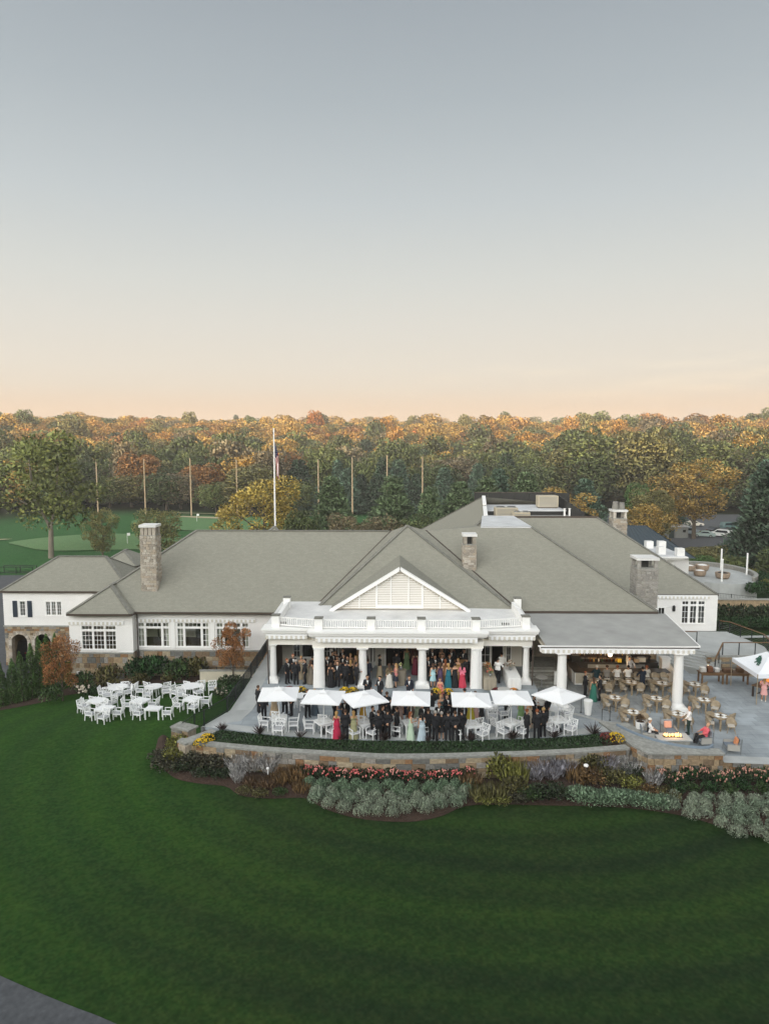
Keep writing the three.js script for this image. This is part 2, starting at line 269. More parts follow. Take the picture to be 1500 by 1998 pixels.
const along = (pts) => {                                            // polyline -> at(s), L; the face looks to the right-hand side of travel (towards +z when travelling +x)
  const l = [0]; for (let i = 1; i < pts.length; i++) l.push(l[i - 1] + hyp(pts[i][0] - pts[i - 1][0], pts[i][1] - pts[i - 1][1]));
  return { L: l[l.length - 1], at: (s) => { let i = 0; while (i < pts.length - 2 && l[i + 1] < s) i++; const t = (s - l[i]) / (l[i + 1] - l[i]), dx = pts[i + 1][0] - pts[i][0], dz = pts[i + 1][1] - pts[i][1]; return { x: pts[i][0] + dx * t, z: pts[i][1] + dz * t, ry: Math.atan2(-dz, dx) }; } };
};
const offset = (pts, d) => pts.map((p, i) => { const a = pts[max(0, i - 1)], b = pts[min(pts.length - 1, i + 1)], l = hyp(b[0] - a[0], b[1] - a[1]); return [p[0] - (b[1] - a[1]) / l * d, p[1] + (b[0] - a[0]) / l * d]; });
// a solid wall between two plan curves
function wallSolid(A, B, y0, y1) {
  const mb = new MB();
  for (let i = 0; i < A.length - 1; i++) {
    const a = A[i], b = A[i + 1], c = B[i + 1], d = B[i];
    mb.poly([[a[0], y1, a[1]], [b[0], y1, b[1]], [c[0], y1, c[1]], [d[0], y1, d[1]]]);
    mb.poly([[a[0], y0, a[1]], [b[0], y0, b[1]], [b[0], y1, b[1]], [a[0], y1, a[1]]]);
    mb.poly([[c[0], y0, c[1]], [d[0], y0, d[1]], [d[0], y1, d[1]], [c[0], y1, c[1]]]);
  }
  for (const [p, q] of [[A[0], B[0]], [A[A.length - 1], B[B.length - 1]]]) mb.poly([[p[0], y0, p[1]], [q[0], y0, q[1]], [q[0], y1, q[1]], [p[0], y1, p[1]]]);
  return mb;
}
// ---------------------------------------------------------------- terraces
const WALL = curve([[-12.67, -39.38], [-11.38, -39.05], [-9.32, -38.61], [-6.51, -38.12], [-4.17, -37.84], [-2.64, -37.67], [-0.65, -37.48], [2.82, -37.6], [5.87, -37.86], [6.81, -37.93], [9.93, -38.3], [13.16, -38.89]], 48);
const EDGE = curve([[-11.68, -41.6], [-9.68, -41.09], [-7.73, -40.6], [-5.24, -40.21], [-2.8, -40.0], [-0.7, -39.9], [1.7, -39.9], [3.79, -39.97], [6.21, -40.19], [9.28, -40.54], [11.85, -41.09], [12.85, -41.41]], 40);
{ // upper terrace with its ramp on the left side
  const pts = [...EDGE, [12.9, -42.6], [9.6, -45.2], [9.6, -47.1], [-9.3, -47.1], [-9.7, -47.1], [-10.8, -43.9]];
  const mb = new MB(); mb.poly(pts.map(([x, z]) => [x, 0, z]).reverse());
  for (let i = 0; i < pts.length; i++) { const a = pts[i], b = pts[(i + 1) % pts.length]; mb.poly([[a[0], -2.6, a[1]], [b[0], -2.6, b[1]], [b[0], 0, b[1]], [a[0], 0, a[1]]]); }
  structure(mb.build('terrace', M.paving));
  const rim = new MB(); for (let i = 0; i < EDGE.length - 1; i++) { const a = EDGE[i], b = EDGE[i + 1], c = offset(EDGE, -0.75)[i + 1], d = offset(EDGE, -0.75)[i]; rim.poly([[a[0], 0.006, a[1]], [b[0], 0.006, b[1]], [c[0], 0.006, c[1]], [d[0], 0.006, d[1]]]); }
  structure(rim.build('terrace_border', M.slab));
}
{ // ramp that climbs along the fence to the house door
  const mb = new MB(), L = [[-11.9, 0.01, -41.5], [-10.75, 0.01, -44.2], [-10.5, 0.28, -47.6], [-10.3, 0.5, -52.9], [-10.3, 0.5, -55.7]], Q = [[-9.7, 0.01, -42.5], [-9.3, 0.01, -44.4], [-9.15, 0.28, -47.4], [-8.9, 0.5, -52.0], [-8.9, 0.5, -55.7]];
  for (let i = 0; i < L.length - 1; i++) { mb.poly([L[i], Q[i], Q[i + 1]]); mb.poly([L[i], Q[i + 1], L[i + 1]]); const a = L[i], b = L[i + 1]; mb.poly([[a[0], -2.6, a[2]], a, b, [b[0], -2.6, b[2]]]); const c = Q[i], d = Q[i + 1]; mb.poly([[c[0], -2.6, c[2]], c, d, [d[0], -2.6, d[2]]]); }
  structure(mb.build('ramp', M.slab));
}
{ // lower dining terrace
  const pts = [[18.35, -38.5], [40, -37.0], [40, -52.5], [26.3, -52.6], [22.4, -53.2], [22.4, -54.4], [9.6, -54.4], [9.6, -45.2], [12.9, -42.6], [13.0, -41.9], [14.0, -38.6]];
  const mb = new MB(); mb.poly(pts.map(([x, z]) => [x, -0.4, z]).reverse());
  for (let i = 0; i < pts.length; i++) { const a = pts[i], b = pts[(i + 1) % pts.length]; mb.poly([[a[0], -2.7, a[1]], [b[0], -2.7, b[1]], [b[0], -0.4, b[1]], [a[0], -0.4, a[1]]]); }
  structure(mb.build('dining_terrace', M.paving));
  const sl = new MB(); sl.poly([[9.62, 0.0, -45.25], [12.85, 0.0, -42.65], [13.6, -0.394, -43.7], [10.4, -0.394, -46.2]]); structure(sl.build('short_ramp', M.slab));
  structure(new MB().ext(-9.3, 9.6, -2.6, 0.5, -57.5, -47.05).build('portico_floor', M.paving));
}
// ---------------------------------------------------------------- retaining walls
{
  const w = thing('retaining_wall', 'long curved brown stone retaining wall with pale coping below the umbrella terrace', 'wall');
  wallSolid(WALL, offset(WALL, -0.38), -3.2, -0.02).build('core', M.mortar, w);
  const cop = 12; for (let i = 0; i < cop; i++) { const k = WALL.slice(i * 4, i * 4 + 5); const o = offset(WALL, 0.09).slice(i * 4, i * 4 + 5), q = offset(WALL, -0.42).slice(i * 4, i * 4 + 5); o[0] = o[0].map((v, j) => mix(v, o[1][j], 0.012)); q[0] = q[0].map((v, j) => mix(v, q[1][j], 0.012)); wallSolid(o, q, -0.018, 0.09).build('coping', M.coping, w); }
  const { at, L } = along(WALL); stoneFace(w, at, L, -1.75, -0.02, { single: (y) => y > -1.4, w: [0.32, 0.95], h: [0.17, 0.34], seed: 3 });
  const lw = thing('stone_wall_stub', 'short stone wall with pale coping at the foot of the iron fence', 'wall');
  const a = [[-13.75, -41.55], [-12.62, -39.2]]; const A = [[-13.75, -41.95], [-12.3, -41.25]], B = [[-13.75, -41.95], [-13.75, -41.4], [-12.55, -40.75]];
  wallSolid([[-13.7, -41.5], [-12.5, -40.9]], [[-13.4, -42.1], [-12.2, -41.5]], -3, -0.02).build('core', M.mortar, lw);
  wallSolid([[-13.76, -41.4], [-12.45, -40.76]], [[-13.36, -42.2], [-12.05, -41.55]], -0.018, 0.09).build('coping', M.coping, lw);
  { const r = along([[-13.7, -41.5], [-12.5, -40.9]]); stoneFace(lw, r.at, r.L, -1.75, -0.02, { seed: 6 }); }
  const sw = thing('side_planter_wall', 'pale coped stone wall closing the left end of the hedge planter', 'wall');
  wallSolid([[-12.56, -39.15], [-11.1, -41.0]].reverse(), [[-12.05, -38.75], [-10.65, -40.65]].reverse(), -3, -0.02).build('core', M.mortar, sw);
  wallSolid([[-12.64, -39.3], [-11.16, -41.12]], [[-12.1, -38.9], [-10.58, -40.6]], -0.014, 0.086).build('coping', M.coping, sw);
  { const r = along([[-11.15, -41.0], [-12.6, -39.15]].reverse().map((p) => p)); }
  // seat wall round the fire pit
  const fw = thing('fire_pit_wall', 'wide coped stone wall with squared blocks in front of the fire pit', 'wall');
  const out = [[13.45, -38.95], [13.95, -38.2], [18.1, -38.15]], inn = [[12.5, -42.5], [12.9, -42.6]];
  const body = new MB(); const plan = [[12.55, -42.5], [13.5, -39.15], [13.98, -38.2], [18.1, -38.15], [18.1, -38.75], [16.2, -38.85], [15.1, -39.9], [14.2, -42.3]];
  const solid = (mb, P, y0, y1) => { mb.poly(P.map(([x, z]) => [x, y1, z])); for (let i = 0; i < P.length; i++) { const p = P[i], q = P[(i + 1) % P.length]; mb.poly([[p[0], y0, p[1]], [q[0], y0, q[1]], [q[0], y1, q[1]], [p[0], y1, p[1]]]); } return mb; };
  solid(body, plan, -3, 0.02); body.build('core', M.mortar, fw);
  solid(new MB(), [[12.48, -42.56], [13.42, -39.1], [13.92, -38.08], [18.18, -38.05], [18.18, -38.82], [16.25, -38.92], [15.2, -39.95], [14.25, -42.36]], 0.022, 0.12).build('coping', M.coping, fw);
  { const r = along([[13.98, -38.2], [18.1, -38.15]]); stoneFace(fw, r.at, r.L, -1.75, 0.02, { w: [0.3, 0.75], h: [0.22, 0.42], seed: 8 }); }
  { const r = along([[13.35, -39.2], [13.97, -38.2]]); stoneFace(fw, r.at, r.L, -1.75, 0.02, { w: [0.25, 0.5], h: [0.18, 0.34], seed: 9 }); }
  const dw = thing('dining_terrace_wall', 'stone face with slab edge below the open dining terrace', 'wall');
  wallSolid([[18.1, -38.3], [40, -36.7]], [[18.1, -38.6], [40, -37.1]], -3, -0.42).build('core', M.mortar, dw);
  wallSolid([[18.2, -38.16], [40, -36.55]], [[18.2, -39.0], [40, -37.4]], -0.42, -0.385).build('coping', M.slab, dw);
  { const r = along([[18.12, -38.28], [26, -37.7]]); stoneFace(dw, r.at, r.L, -1.75, -0.42, { w: [0.3, 0.8], h: [0.22, 0.36], seed: 12, cap: 150 }); }
  const bl = thing('curved_bench_edge', 'blue grey curved bench back along the fire pit wall', 'bench');
  const c1 = curve([[13.35, -41.9], [14.0, -40.7], [14.9, -39.7], [16.1, -38.95], [17.6, -38.75], [18.0, -39.1]], 26); wallSolid(c1, offset(c1, -0.09), -0.4, 0.24).build('backrest', S(0x7d8b98, 0.7), bl);
}
// planter bed between terrace and wall
{ const A = EDGE, B = offset(curve(WALL, 40), -0.36), mb = new MB(); for (let i = 0; i < A.length - 1; i++) { const a = A[i], b = A[i + 1], c = B[i + 1], d = B[i]; mb.poly([[a[0], -0.2, a[1]], [b[0], -0.2, b[1]], [c[0], -0.2, c[1]]]); mb.poly([[a[0], -0.2, a[1]], [c[0], -0.2, c[1]], [d[0], -0.2, d[1]]]); } structure(mb.build('planter_soil', M.mulch)); }
// garden bed at the foot of the walls
const BEDIN = curve([[-14.4, -42.8], [-13.2, -40.2], [-12.3, -39.1], [-11.3, -38.85], [-9.3, -38.4], [-6.5, -37.95], [-4.1, -37.65], [-0.65, -37.3], [2.8, -37.42], [5.9, -37.7], [9.9, -38.1], [12.9, -38.7], [14, -38], [18, -37.9], [26, -37.3]], 90);
const BEDOUT = curve([[-14.9, -42.5], [-14.2, -39.9], [-13.4, -38.7], [-12.1, -37.25], [-10.7, -36.75], [-9.1, -36.4], [-8.3, -35.55], [-6.7, -35.2], [-4.7, -35.25], [-3.8, -34.35], [-2.1, -33.4], [-0.6, -33.1], [0.9, -33.1], [2.2, -33.6], [3.5, -34.6], [5.4, -34.8], [7.5, -34.75], [11.1, -34.65], [13.3, -34.2], [14.8, -33.55], [15.9, -32.7], [17.4, -31.9], [24, -30.2]], 90);
strip('garden_bed', BEDIN, BEDOUT, M.mulch, 0.03, 8, 0.18);
strip('foundation_bed', curve([[-26.3, -54.9], [-21, -54.9], [-20.8, -55.7], [-13.8, -55.7]], 30), curve([[-26.4, -52.6], [-21.5, -53.6], [-18, -54.0], [-13.5, -54.0]], 30), M.mulch, 0.03, 6, 0.08);
strip('tree_bed', curve([[-37.8, -56], [-30, -55.8], [-27, -54.4]], 20), curve([[-37.8, -49.5], [-30, -50.2], [-26.2, -51.8]], 20), M.mulch, 0.03, 6, 0.05);
// ================================================================ the clubhouse: one building, its pieces are parts
const house = thing('clubhouse', 'sprawling white clubhouse with grey shingle roofs, stone base and columned portico', 'building');
const F = 0.5;
function roofPart(polys, caps = [], eaves = [], mat = M.roof) {
  const mb = new MB(); for (const p of polys) mb.poly(p); const r = mb.build('roof', mat, house);
  if (caps.length) { for (const [a, b] of caps) new MB().beam([a[0], a[1] + 0.02, a[2]], [b[0], b[1] + 0.02, b[2]], 0.32, 0.05).build('ridge_cap', M.ridge, r); }
  if (eaves.length) { const e = new MB(); for (const [a, b] of eaves) e.beam([a[0], a[1] - 0.09, a[2]], [b[0], b[1] - 0.09, b[2]], 0.14, 0.15); e.build('gutter', M.gutter, r); }
  return r;
}
function hipRoof(x0, x1, z0, z1, y, m) {                            // z0 front, z1 back
  const d = min(x1 - x0, z0 - z1) / 2, t = y + m * d, wide = x1 - x0 >= z0 - z1;
  const A = [x0, y, z0], B = [x1, y, z0], C = [x1, y, z1], D = [x0, y, z1];
  const P = wide ? [x0 + d, t, (z0 + z1) / 2] : [(x0 + x1) / 2, t, z0 - d], Q = wide ? [x1 - d, t, (z0 + z1) / 2] : [(x0 + x1) / 2, t, z1 + d];
  return wide ? roofPart([[A, B, Q, P], [B, C, Q], [C, D, P, Q], [D, A, P]], [[A, P], [P, Q], [B, Q], [C, Q], [D, P]], [[A, B], [D, A], [B, C]])
    : roofPart([[A, B, P], [B, C, Q, P], [C, D, Q], [D, A, P, Q]], [[A, P], [B, P], [P, Q]], [[A, B], [D, A], [B, C]]);
}
const H1 = [-18, 9.28, -63.1];
roofPart([[[-25.9, 3.75, -55.2], [9, 3.75, -55.2], [9, 9.28, -63.1], H1], [[-25.9, 3.75, -71], [-25.9, 3.75, -55.2], H1], [[9, 3.75, -71], [-25.9, 3.75, -71], H1, [9, 9.28, -63.1]]],
  [[[-25.9, 3.75, -55.2], H1], [H1, [-0.7, 9.28, -63.1]]], [[[-20.75, 3.75, -55.2], [-8.6, 3.75, -55.2]], [[-25.9, 3.75, -70], [-25.9, 3.75, -55.2]]]);
hipRoof(-25.96, -20.85, -54.4, -64, 3.77, 0.7);
hipRoof(-35.96, -24, -62.8, -70.2, 3.74, 0.7);
hipRoof(-31, -26.8, -72, -77, 4.4, 0.62);
hipRoof(-14.4, -10.8, -70.6, -74.2, 6.9, 0.9);
{ // front gable block over the portico
  const Tp = [0.9, 9.98, -61.5], L = [-6.9, 3.75, -53.9], Lb = [-6.9, 3.75, -55.2], Rr = [9.55, 4.1, -53.2], Rb = [9.4, 4.3, -53.8], VL = [-0.48, 9.28, -63.1], VR = [2.55, 9.5, -61.65];
  roofPart([[L, Rr, Tp], [L, Tp, VL], [L, VL, Lb], [Rr, Rb, VR], [Rr, VR, Tp], [Tp, VR, VL]], [[Rr, Tp], [L, Tp]]);
  const val = new MB().beam([Lb[0], Lb[1] + 0.03, Lb[2]], [VL[0], VL[1] + 0.03, VL[2]], 0.14, 0.03).beam([Rb[0], Rb[1] + 0.04, Rb[2]], [VR[0], VR[1] + 0.04, VR[2]], 0.14, 0.03); val.build('valley_shade_strip', M.gutter, house);  // dark strips put in for the shade along the roof valleys
}
{ // right front block with flat white membrane on top
  const a = [5, 4.3, -53.8], b = [20, 4.3, -53.8], c = [11.77, 9.8, -62.05], d = [7.4, 9.8, -62.05], e = [2.3, 9.47, -61.55], g = [2.3, 4.3, -53.8];
  roofPart([[g, b, c, d, e], [b, [20, 4.3, -67], [11.77, 9.8, -67], c], [e, d, [7.4, 9.4, -66.4], [2.3, 9.2, -63.6]]], [[b, c]], [[[9.7, 4.3, -53.8], b], [b, [20, 4.3, -60]]]);
  new MB().poly([[7.35, 9.84, -61.98], [11.8, 9.84, -61.98], [11.6, 9.86, -70.6], [8.5, 9.86, -70.6]]).ext(7.35, 11.8, 9.72, 9.83, -62.06, -61.9).build('flat_roof', M.membrane, house);
}
{ // rear block, cut off flat round the machinery well
  const f = 3.75, t = 9.65, A = [0.37, f, -62.4], B = [28.45, f, -62.4], C = [28.45, f, -95], D = [0.37, f, -95], a = [8.8, t, -70.85], b = [20, t, -70.85], c = [20, t, -86.5], d = [10.2, 10.6, -84.4];
  roofPart([[A, B, b, a], [B, C, c, b], [C, D, d, c], [D, A, a, d]], [[B, b], [A, a], [D, d]], [[[20.4, f, -62.4], B], [B, C]]);
  const w = new MB(); w.ext(8.8, 20, 9.55, 9.8, -70.95, -70.8); w.build('well_curb', M.gutter, house);
  const in1 = new MB(); in1.ext(8.95, 19.9, 8.6, 9.05, -86.4, -71).build('flat_roof', M.flatroof, house);
  new MB().ext(10, 18.5, 8.3, 9.5, -85.0, -78.6).build('plant_platform', M.darkmetal, house);
  new MB().ext(9.8, 18.7, 9.502, 9.62, -85.2, -78.4).build('flat_roof', M.membrane, house);
  const scr = new MB(); for (let x = 9.4; x < 19.3; x += 1.65) scr.ext(x, x + 1.62, 8.3, 10.95, -86.4, -86.25); for (let z = -86; z < -72; z += 1.75) { scr.ext(18.95, 19.1, 8.3, mix(10.95, 9.9, (z + 86) / 14), z, z + 1.72); } scr.build('screen_wall', M.darkmetal, house);
  new MB().ext(9.3, 19.2, 10.952, 11.02, -86.45, -86.2).build('coping', M.gutter, house);
  new MB().poly([[9.0, 8.3, -71], [10.4, 8.3, -84.4], [10.4, 10.7, -84.4], [9.0, 9.75, -71]]).build('parapet', M.darkmetal, house);
  for (const [a, b] of [[0, 0.42], [0.5, 0.97]]) new MB().beam([mix(8.9, 10.3, a), mix(9.8, 10.76, a), mix(-71, -84.4, a)], [mix(8.9, 10.3, b), mix(9.8, 10.76, b), mix(-71, -84.4, b)], 0.4, 0.12).build('coping', M.trim, house);
}
function cabinet(name, label, pos, w, h, d, fans, cat = 'air conditioner') {
  const o = thing(name, label, cat, pos); new MB().rbox(0, h / 2 + 0.1, 0, w, h, d, 0.04).build('casing', M.zinc, o); new MB().ext(-w / 2 + 0.1, w / 2 - 0.1, 0, 0.1, -d / 2 + 0.1, d / 2 - 0.1).build('base', M.gutter, o);
  for (let k = 0; k < fans; k++) { const x = (k - (fans - 1) / 2) * w / fans; const f = new MB().cyl(x, h + 0.1, h + 0.2, 0, min(w / fans, d) * 0.4, min(w / fans, d) * 0.4, 18).build('fan_cowl', M.steel, o); new MB().cyl(x, h + 0.2, h + 0.215, 0, min(w / fans, d) * 0.33, undefined, 18).build('grille', M.black, f); }
  const lo = new MB(); for (let y = 0.25; y < h; y += 0.14) lo.box(0, y, d / 2 + 0.006, w * 0.86, 0.05, 0.02); lo.build('louver', M.steel, o);
}
cabinet('rooftop_unit', 'large beige rooftop unit at the back of the machinery well', [17.2, 9.62, -81.5], 2.3, 1.3, 1.5, 0);
cabinet('rooftop_unit', 'wide twin fan rooftop unit low in the machinery well', [11.3, 9.05, -73.6], 2.3, 1.25, 1.5, 2);
cabinet('condenser', 'small twin fan condenser in front of the wide rooftop unit', [12.6, 9.05, -71.9], 1.7, 0.95, 0.8, 2);
for (const [k, x] of [[0, 16.6], [1, 17.1]]) { const p = thing('vent_pipe', ['slim white vent pipe nearer the rooftop unit', 'slim white vent pipe nearer the roof edge'][k], 'pipe', [x + 0.3, 9.5, -71.6]); new MB().cyl(0, 0, 0.95, 0, 0.1).build('pipe', M.trim, p); new MB().cyl(0, 0.95, 1.0, 0, 0.14).build('cap', M.trim, p); }
// ---- chimneys
function chimney(x0, x1, z0, z1, y0, y1, mats, open, seed) {
  const c = new MB().ext(x0 + 0.02, x1 - 0.02, y0, y1 - 0.9, z0 + 0.02, z1 - 0.02).build('chimney', M.mortar, house);
  const st = { w: [0.2, 0.55], h: [0.14, 0.26], mats, proud: 0.045, cap: 0, seed };
  stoneFace(c, (s) => ({ x: x0 + s, z: z1, ry: 0 }), x1 - x0, y0, y1 - 0.9, st);
  stoneFace(c, (s) => ({ x: x1, z: z1 - s, ry: PI / 2 }), z1 - z0, y0, y1 - 0.9, { ...st, seed: seed + 1 });
  stoneFace(c, (s) => ({ x: x0, z: z0 + s, ry: -PI / 2 }), z1 - z0, y0, y1 - 0.9, { ...st, seed: seed + 2 });
  const w = x1 - x0, n = open, pm = pick(mats); for (let k = 0; k <= n; k++) for (const z of [z0 + 0.14, z1 - 0.14]) new MB().box(x0 + 0.14 + (w - 0.28) * k / n, y1 - 0.56, z, 0.26, 0.66, 0.26).build('flue_pier', pm, c); new MB().box((x0 + x1) / 2, y1 - 0.56, (z0 + z1) / 2, w * 0.3, 0.6, 0.4).build('flue', M.darkmetal, c);
  new MB().ext(x0 - 0.03, x1 + 0.03, y1 - 0.9, y1 - 0.84, z0 - 0.03, z1 + 0.03).build('course', M.coping, c);
  new MB().ext(x0 - 0.08, x1 + 0.08, y1 - 0.2, y1, z0 - 0.08, z1 + 0.08).build('cap_slab', M.deckwhite, c);
}
chimney(-20.9, -19.66, -58.25, -57.05, 4.8, 10.5, PALESTONES, 3, 50);
chimney(5.45, 6.46, -58.6, -57.5, 5.2, 9.75, PALESTONES, 1, 54);
chimney(19.28, 20.9, -58.1, -56.5, 3.9, 8.0, [0xb5b0a8, 0xa8a39b, 0xbdb8af, 0xb0aba1].map((c) => S(c, 0.9, { map: T.speck })), 1, 58);
chimney(21.95, 23.3, -73.4, -72, 6.4, 10.3, PALESTONES, 1, 62);
{ const cp = new MB().cyl(22.3, 10.3, 11.1, -72.7, 0.35, 0.28, 8).cyl(22.95, 10.3, 11.0, -72.7, 0.35, 0.28, 8); cp.build('chimney_pot', STONES[4], house); }

// ---- walls that face the lawn
function cells(x0, x1, y0, y1, holes) {                             // rectangle minus holes -> rectangles
  const ys = [...new Set([y0, y1, ...holes.flatMap((h) => [h[2], h[3]])])].filter((v) => v >= y0 && v <= y1).sort((a, b) => a - b), out = [];
  for (let k = 0; k < ys.length - 1; k++) { const m = (ys[k] + ys[k + 1]) / 2; let s = x0; for (const h of holes.filter((h) => h[2] < m && h[3] > m).sort((a, b) => a[0] - b[0])) { if (h[0] > s) out.push([s, h[0], ys[k], ys[k + 1]]); s = h[1]; } if (s < x1) out.push([s, x1, ys[k], ys[k + 1]]); }
  return out;
}
function sidedWall(x0, x1, y0, y1, z, holes = [], course = 0.19) {
  const b = new MB(); for (const [a, c, d, e] of cells(x0, x1, y0, y1, holes)) b.ext(a, c, d, e, z - 0.2, z - 0.005); const w = b.build('wall', M.white, house);
  const s = new MB();
  for (let y = y0; y < y1 - 0.02; y += course) { const t = min(y + course, y1); for (const [a, c, d, e] of cells(x0, x1, y, t, holes)) { if (e - d < 0.03) continue; s.poly([[a, d, z + 0.032], [c, d, z + 0.032], [c, e, z + 0.006], [a, e, z + 0.006]]); s.poly([[a, d, z], [c, d, z], [c, d, z + 0.032], [a, d, z + 0.032]]); } }
  s.build('siding', M.white, w); return w;
}
function stoneWall(x0, x1, y0, y1, z, holes, seed, extra = {}) {
  const b = new MB(); for (const [a, c, d, e] of cells(x0, x1, y0, y1, holes)) b.ext(a, c, d, e, z - 0.3, z); const w = b.build('stone_base', M.mortar, house);
  stoneFace(w, (s) => ({ x: x0 + s, z, ry: 0 }), x1 - x0, y0, y1, { w: [0.28, 0.72], h: [0.24, 0.5], seed, cap: 110, keep: (a, c, d, e) => !holes.some((h) => x0 + c > h[0] && x0 + a < h[1] && e > h[2] && d < h[3]), ...extra });
  return w;
}
function win(x0, x1, y0, y1, z, sashes, { rows = 4, cols = 2, transom = 0, frame = 0.07, mull = 0.1 } = {}) { // sashes: relative widths, negative = one plain sheet
  const w = new MB(), mid = new MB(), H = y1 - y0, yt = y1 - transom;
  w.ext(x0 - frame, x1 + frame, y1, y1 + frame, z - 0.06, z + 0.05).ext(x0 - frame, x0, y0, y1, z - 0.06, z + 0.045).ext(x1, x1 + frame, y0, y1, z - 0.06, z + 0.045);
  const tot = sashes.reduce((a, b) => a + abs(b), 0), ww = x1 - x0 - mull * (sashes.length - 1), panes = []; let x = x0;
  sashes.forEach((s, i) => {
    const xe = x + abs(s) / tot * ww, c = s < 0 ? 1 : cols, r = s < 0 ? 1 : rows;
    for (const [ya, yb, rn, cn] of transom ? [[y0, yt - 0.09, r, c], [yt, y1, 1, s < 0 ? max(3, Math.round((xe - x) / 0.3)) : cols]] : [[y0, y1, r, c]]) {
      panes.push([x, xe, ya, yb]);
      for (let k = 1; k < cn; k++) mid.box(mix(x, xe, k / cn), (ya + yb) / 2, z - 0.015, 0.032, yb - ya, 0.03);
      for (let k = 1; k < rn; k++) mid.box((x + xe) / 2, mix(ya, yb, k / rn), z - 0.012, xe - x, 0.032, 0.03);
      mid.ext(x, xe, ya, ya + 0.05, z - 0.032, z + 0.008).ext(x, xe, yb - 0.04, yb, z - 0.032, z + 0.008).ext(x, x + 0.04, ya + 0.05, yb - 0.04, z - 0.03, z + 0.006).ext(xe - 0.04, xe, ya + 0.05, yb - 0.04, z - 0.03, z + 0.006);
    }
    if (transom) w.ext(x, xe, yt - 0.09, yt, z - 0.05, z + 0.03);
    x = xe; if (i < sashes.length - 1) w.ext(x, x + mull, y0, y1, z - 0.06, z + 0.042); x += mull;
  });
  const o = w.build('window', M.trim, house); mid.build('muntin', M.trim, o);
  for (const [a, b, c, d] of panes) new MB().ext(a, b, c, d, z - 0.022, z - 0.018).build('pane', M.glass, o);
  new MB().ext(x0 - 0.12, x1 + 0.12, y0 - 0.08, y0, z - 0.06, z + 0.09).build('sill', M.trim, o); return o;
}
const bandTrim = (x0, x1, y, h, z, m = M.trim, name = 'trim_board', p = 0.05) => new MB().ext(x0, x1, y, y + h, z - 0.02, z + p).build(name, m, house);
function valance(x0, x1, y, z, drop = 0.26, w = 0.17, dz = 0.1) {   // striped awning edge with scalloped foot
  const n = Math.round((x1 - x0) / w), step = (x1 - x0) / n, a = new MB(), b = new MB();
  for (let k = 0; k < n; k++) { const s = new THREE.Shape(); s.moveTo(0, 0); s.lineTo(step, 0); s.lineTo(step, -drop * 0.7); s.quadraticCurveTo(step * 0.5, -drop * 1.15, 0, -drop * 0.7); const g = new THREE.ExtrudeGeometry(s, { depth: 0.012, bevelEnabled: false, curveSegments: 5 }); (k % 2 ? a : b).add(g, new THREE.Matrix4().makeTranslation(x0 + k * step, y, z + dz)); }
  const o = a.ext(x0, x1, y - 0.02, y + 0.1, z + 0.01, z + dz - 0.004).build('awning_valance', M.canvas, house); b.build('stripe', S(0xd6d1c5, 0.9), o);
}
// long hall
const mainWin = [[-20.93, -18.3], [-17.76, -15.08], [-14.57, -11.87]].map(([a, b]) => [a + 0.06, b - 0.06, 0.75, 2.72]);
sidedWall(-21.1, -8.9, F, 3.72, -55.8, mainWin); bandTrim(-21.1, -8.9, F - 0.12, 0.12, -55.78, M.coping, 'water_table', 0.1);
for (const h of mainWin) win(...h, -55.8, [1, -2.6, 1], { rows: 3, cols: 2, transom: 0.36, mull: 0.12 });
valance(-21.0, -11.35, 3.02, -55.8, 0.26); bandTrim(-21.0, -8.9, 3.55, 0.18, -55.78);
for (const x of [-18.03, -14.82]) new MB().ext(x - 0.17, x + 0.17, 0.62, 2.9, -55.8, -55.7).build('pilaster', M.trim, house);
stoneWall(-21.1, -8.9, -2.4, F - 0.12, -55.8, [], 70);
// bay with its own hip
sidedWall(-26.1, -21.0, F, 3.72, -55.0, [[-25.1, -22.36, 0.72, 2.66]]); bandTrim(-26.1, -21.0, F - 0.12, 0.12, -54.98, M.coping, 'water_table', 0.1);
win(-25.1, -22.36, 0.72, 2.66, -55, [1, 1, 1], { rows: 4, cols: 3, transom: 0.34 }); valance(-26.1, -21.7, 2.98, -55, 0.26);
new MB().ext(-21.2, -21.0, F, 3.72, -55.8, -55.21).build('wall', M.white, house); new MB().ext(-26.1, -25.9, F, 3.72, -63, -55.21).build('wall', M.white, house);
stoneWall(-26.1, -21.0, -3.6, F - 0.12, -55, [[-25.62, -25.2, -1.6, -1.12]], 72); win(-25.6, -25.22, -1.58, -1.14, -55.02, [1], { rows: 1, cols: 2, frame: 0.05 });
new MB().ext(-21.3, -21.0, -3.2, F - 0.12, -55.79, -55.3).build('stone_base', STONES[3], house); new MB().ext(-26.1, -25.8, -3.6, F - 0.12, -63, -55.3).build('stone_base', STONES[1], house);
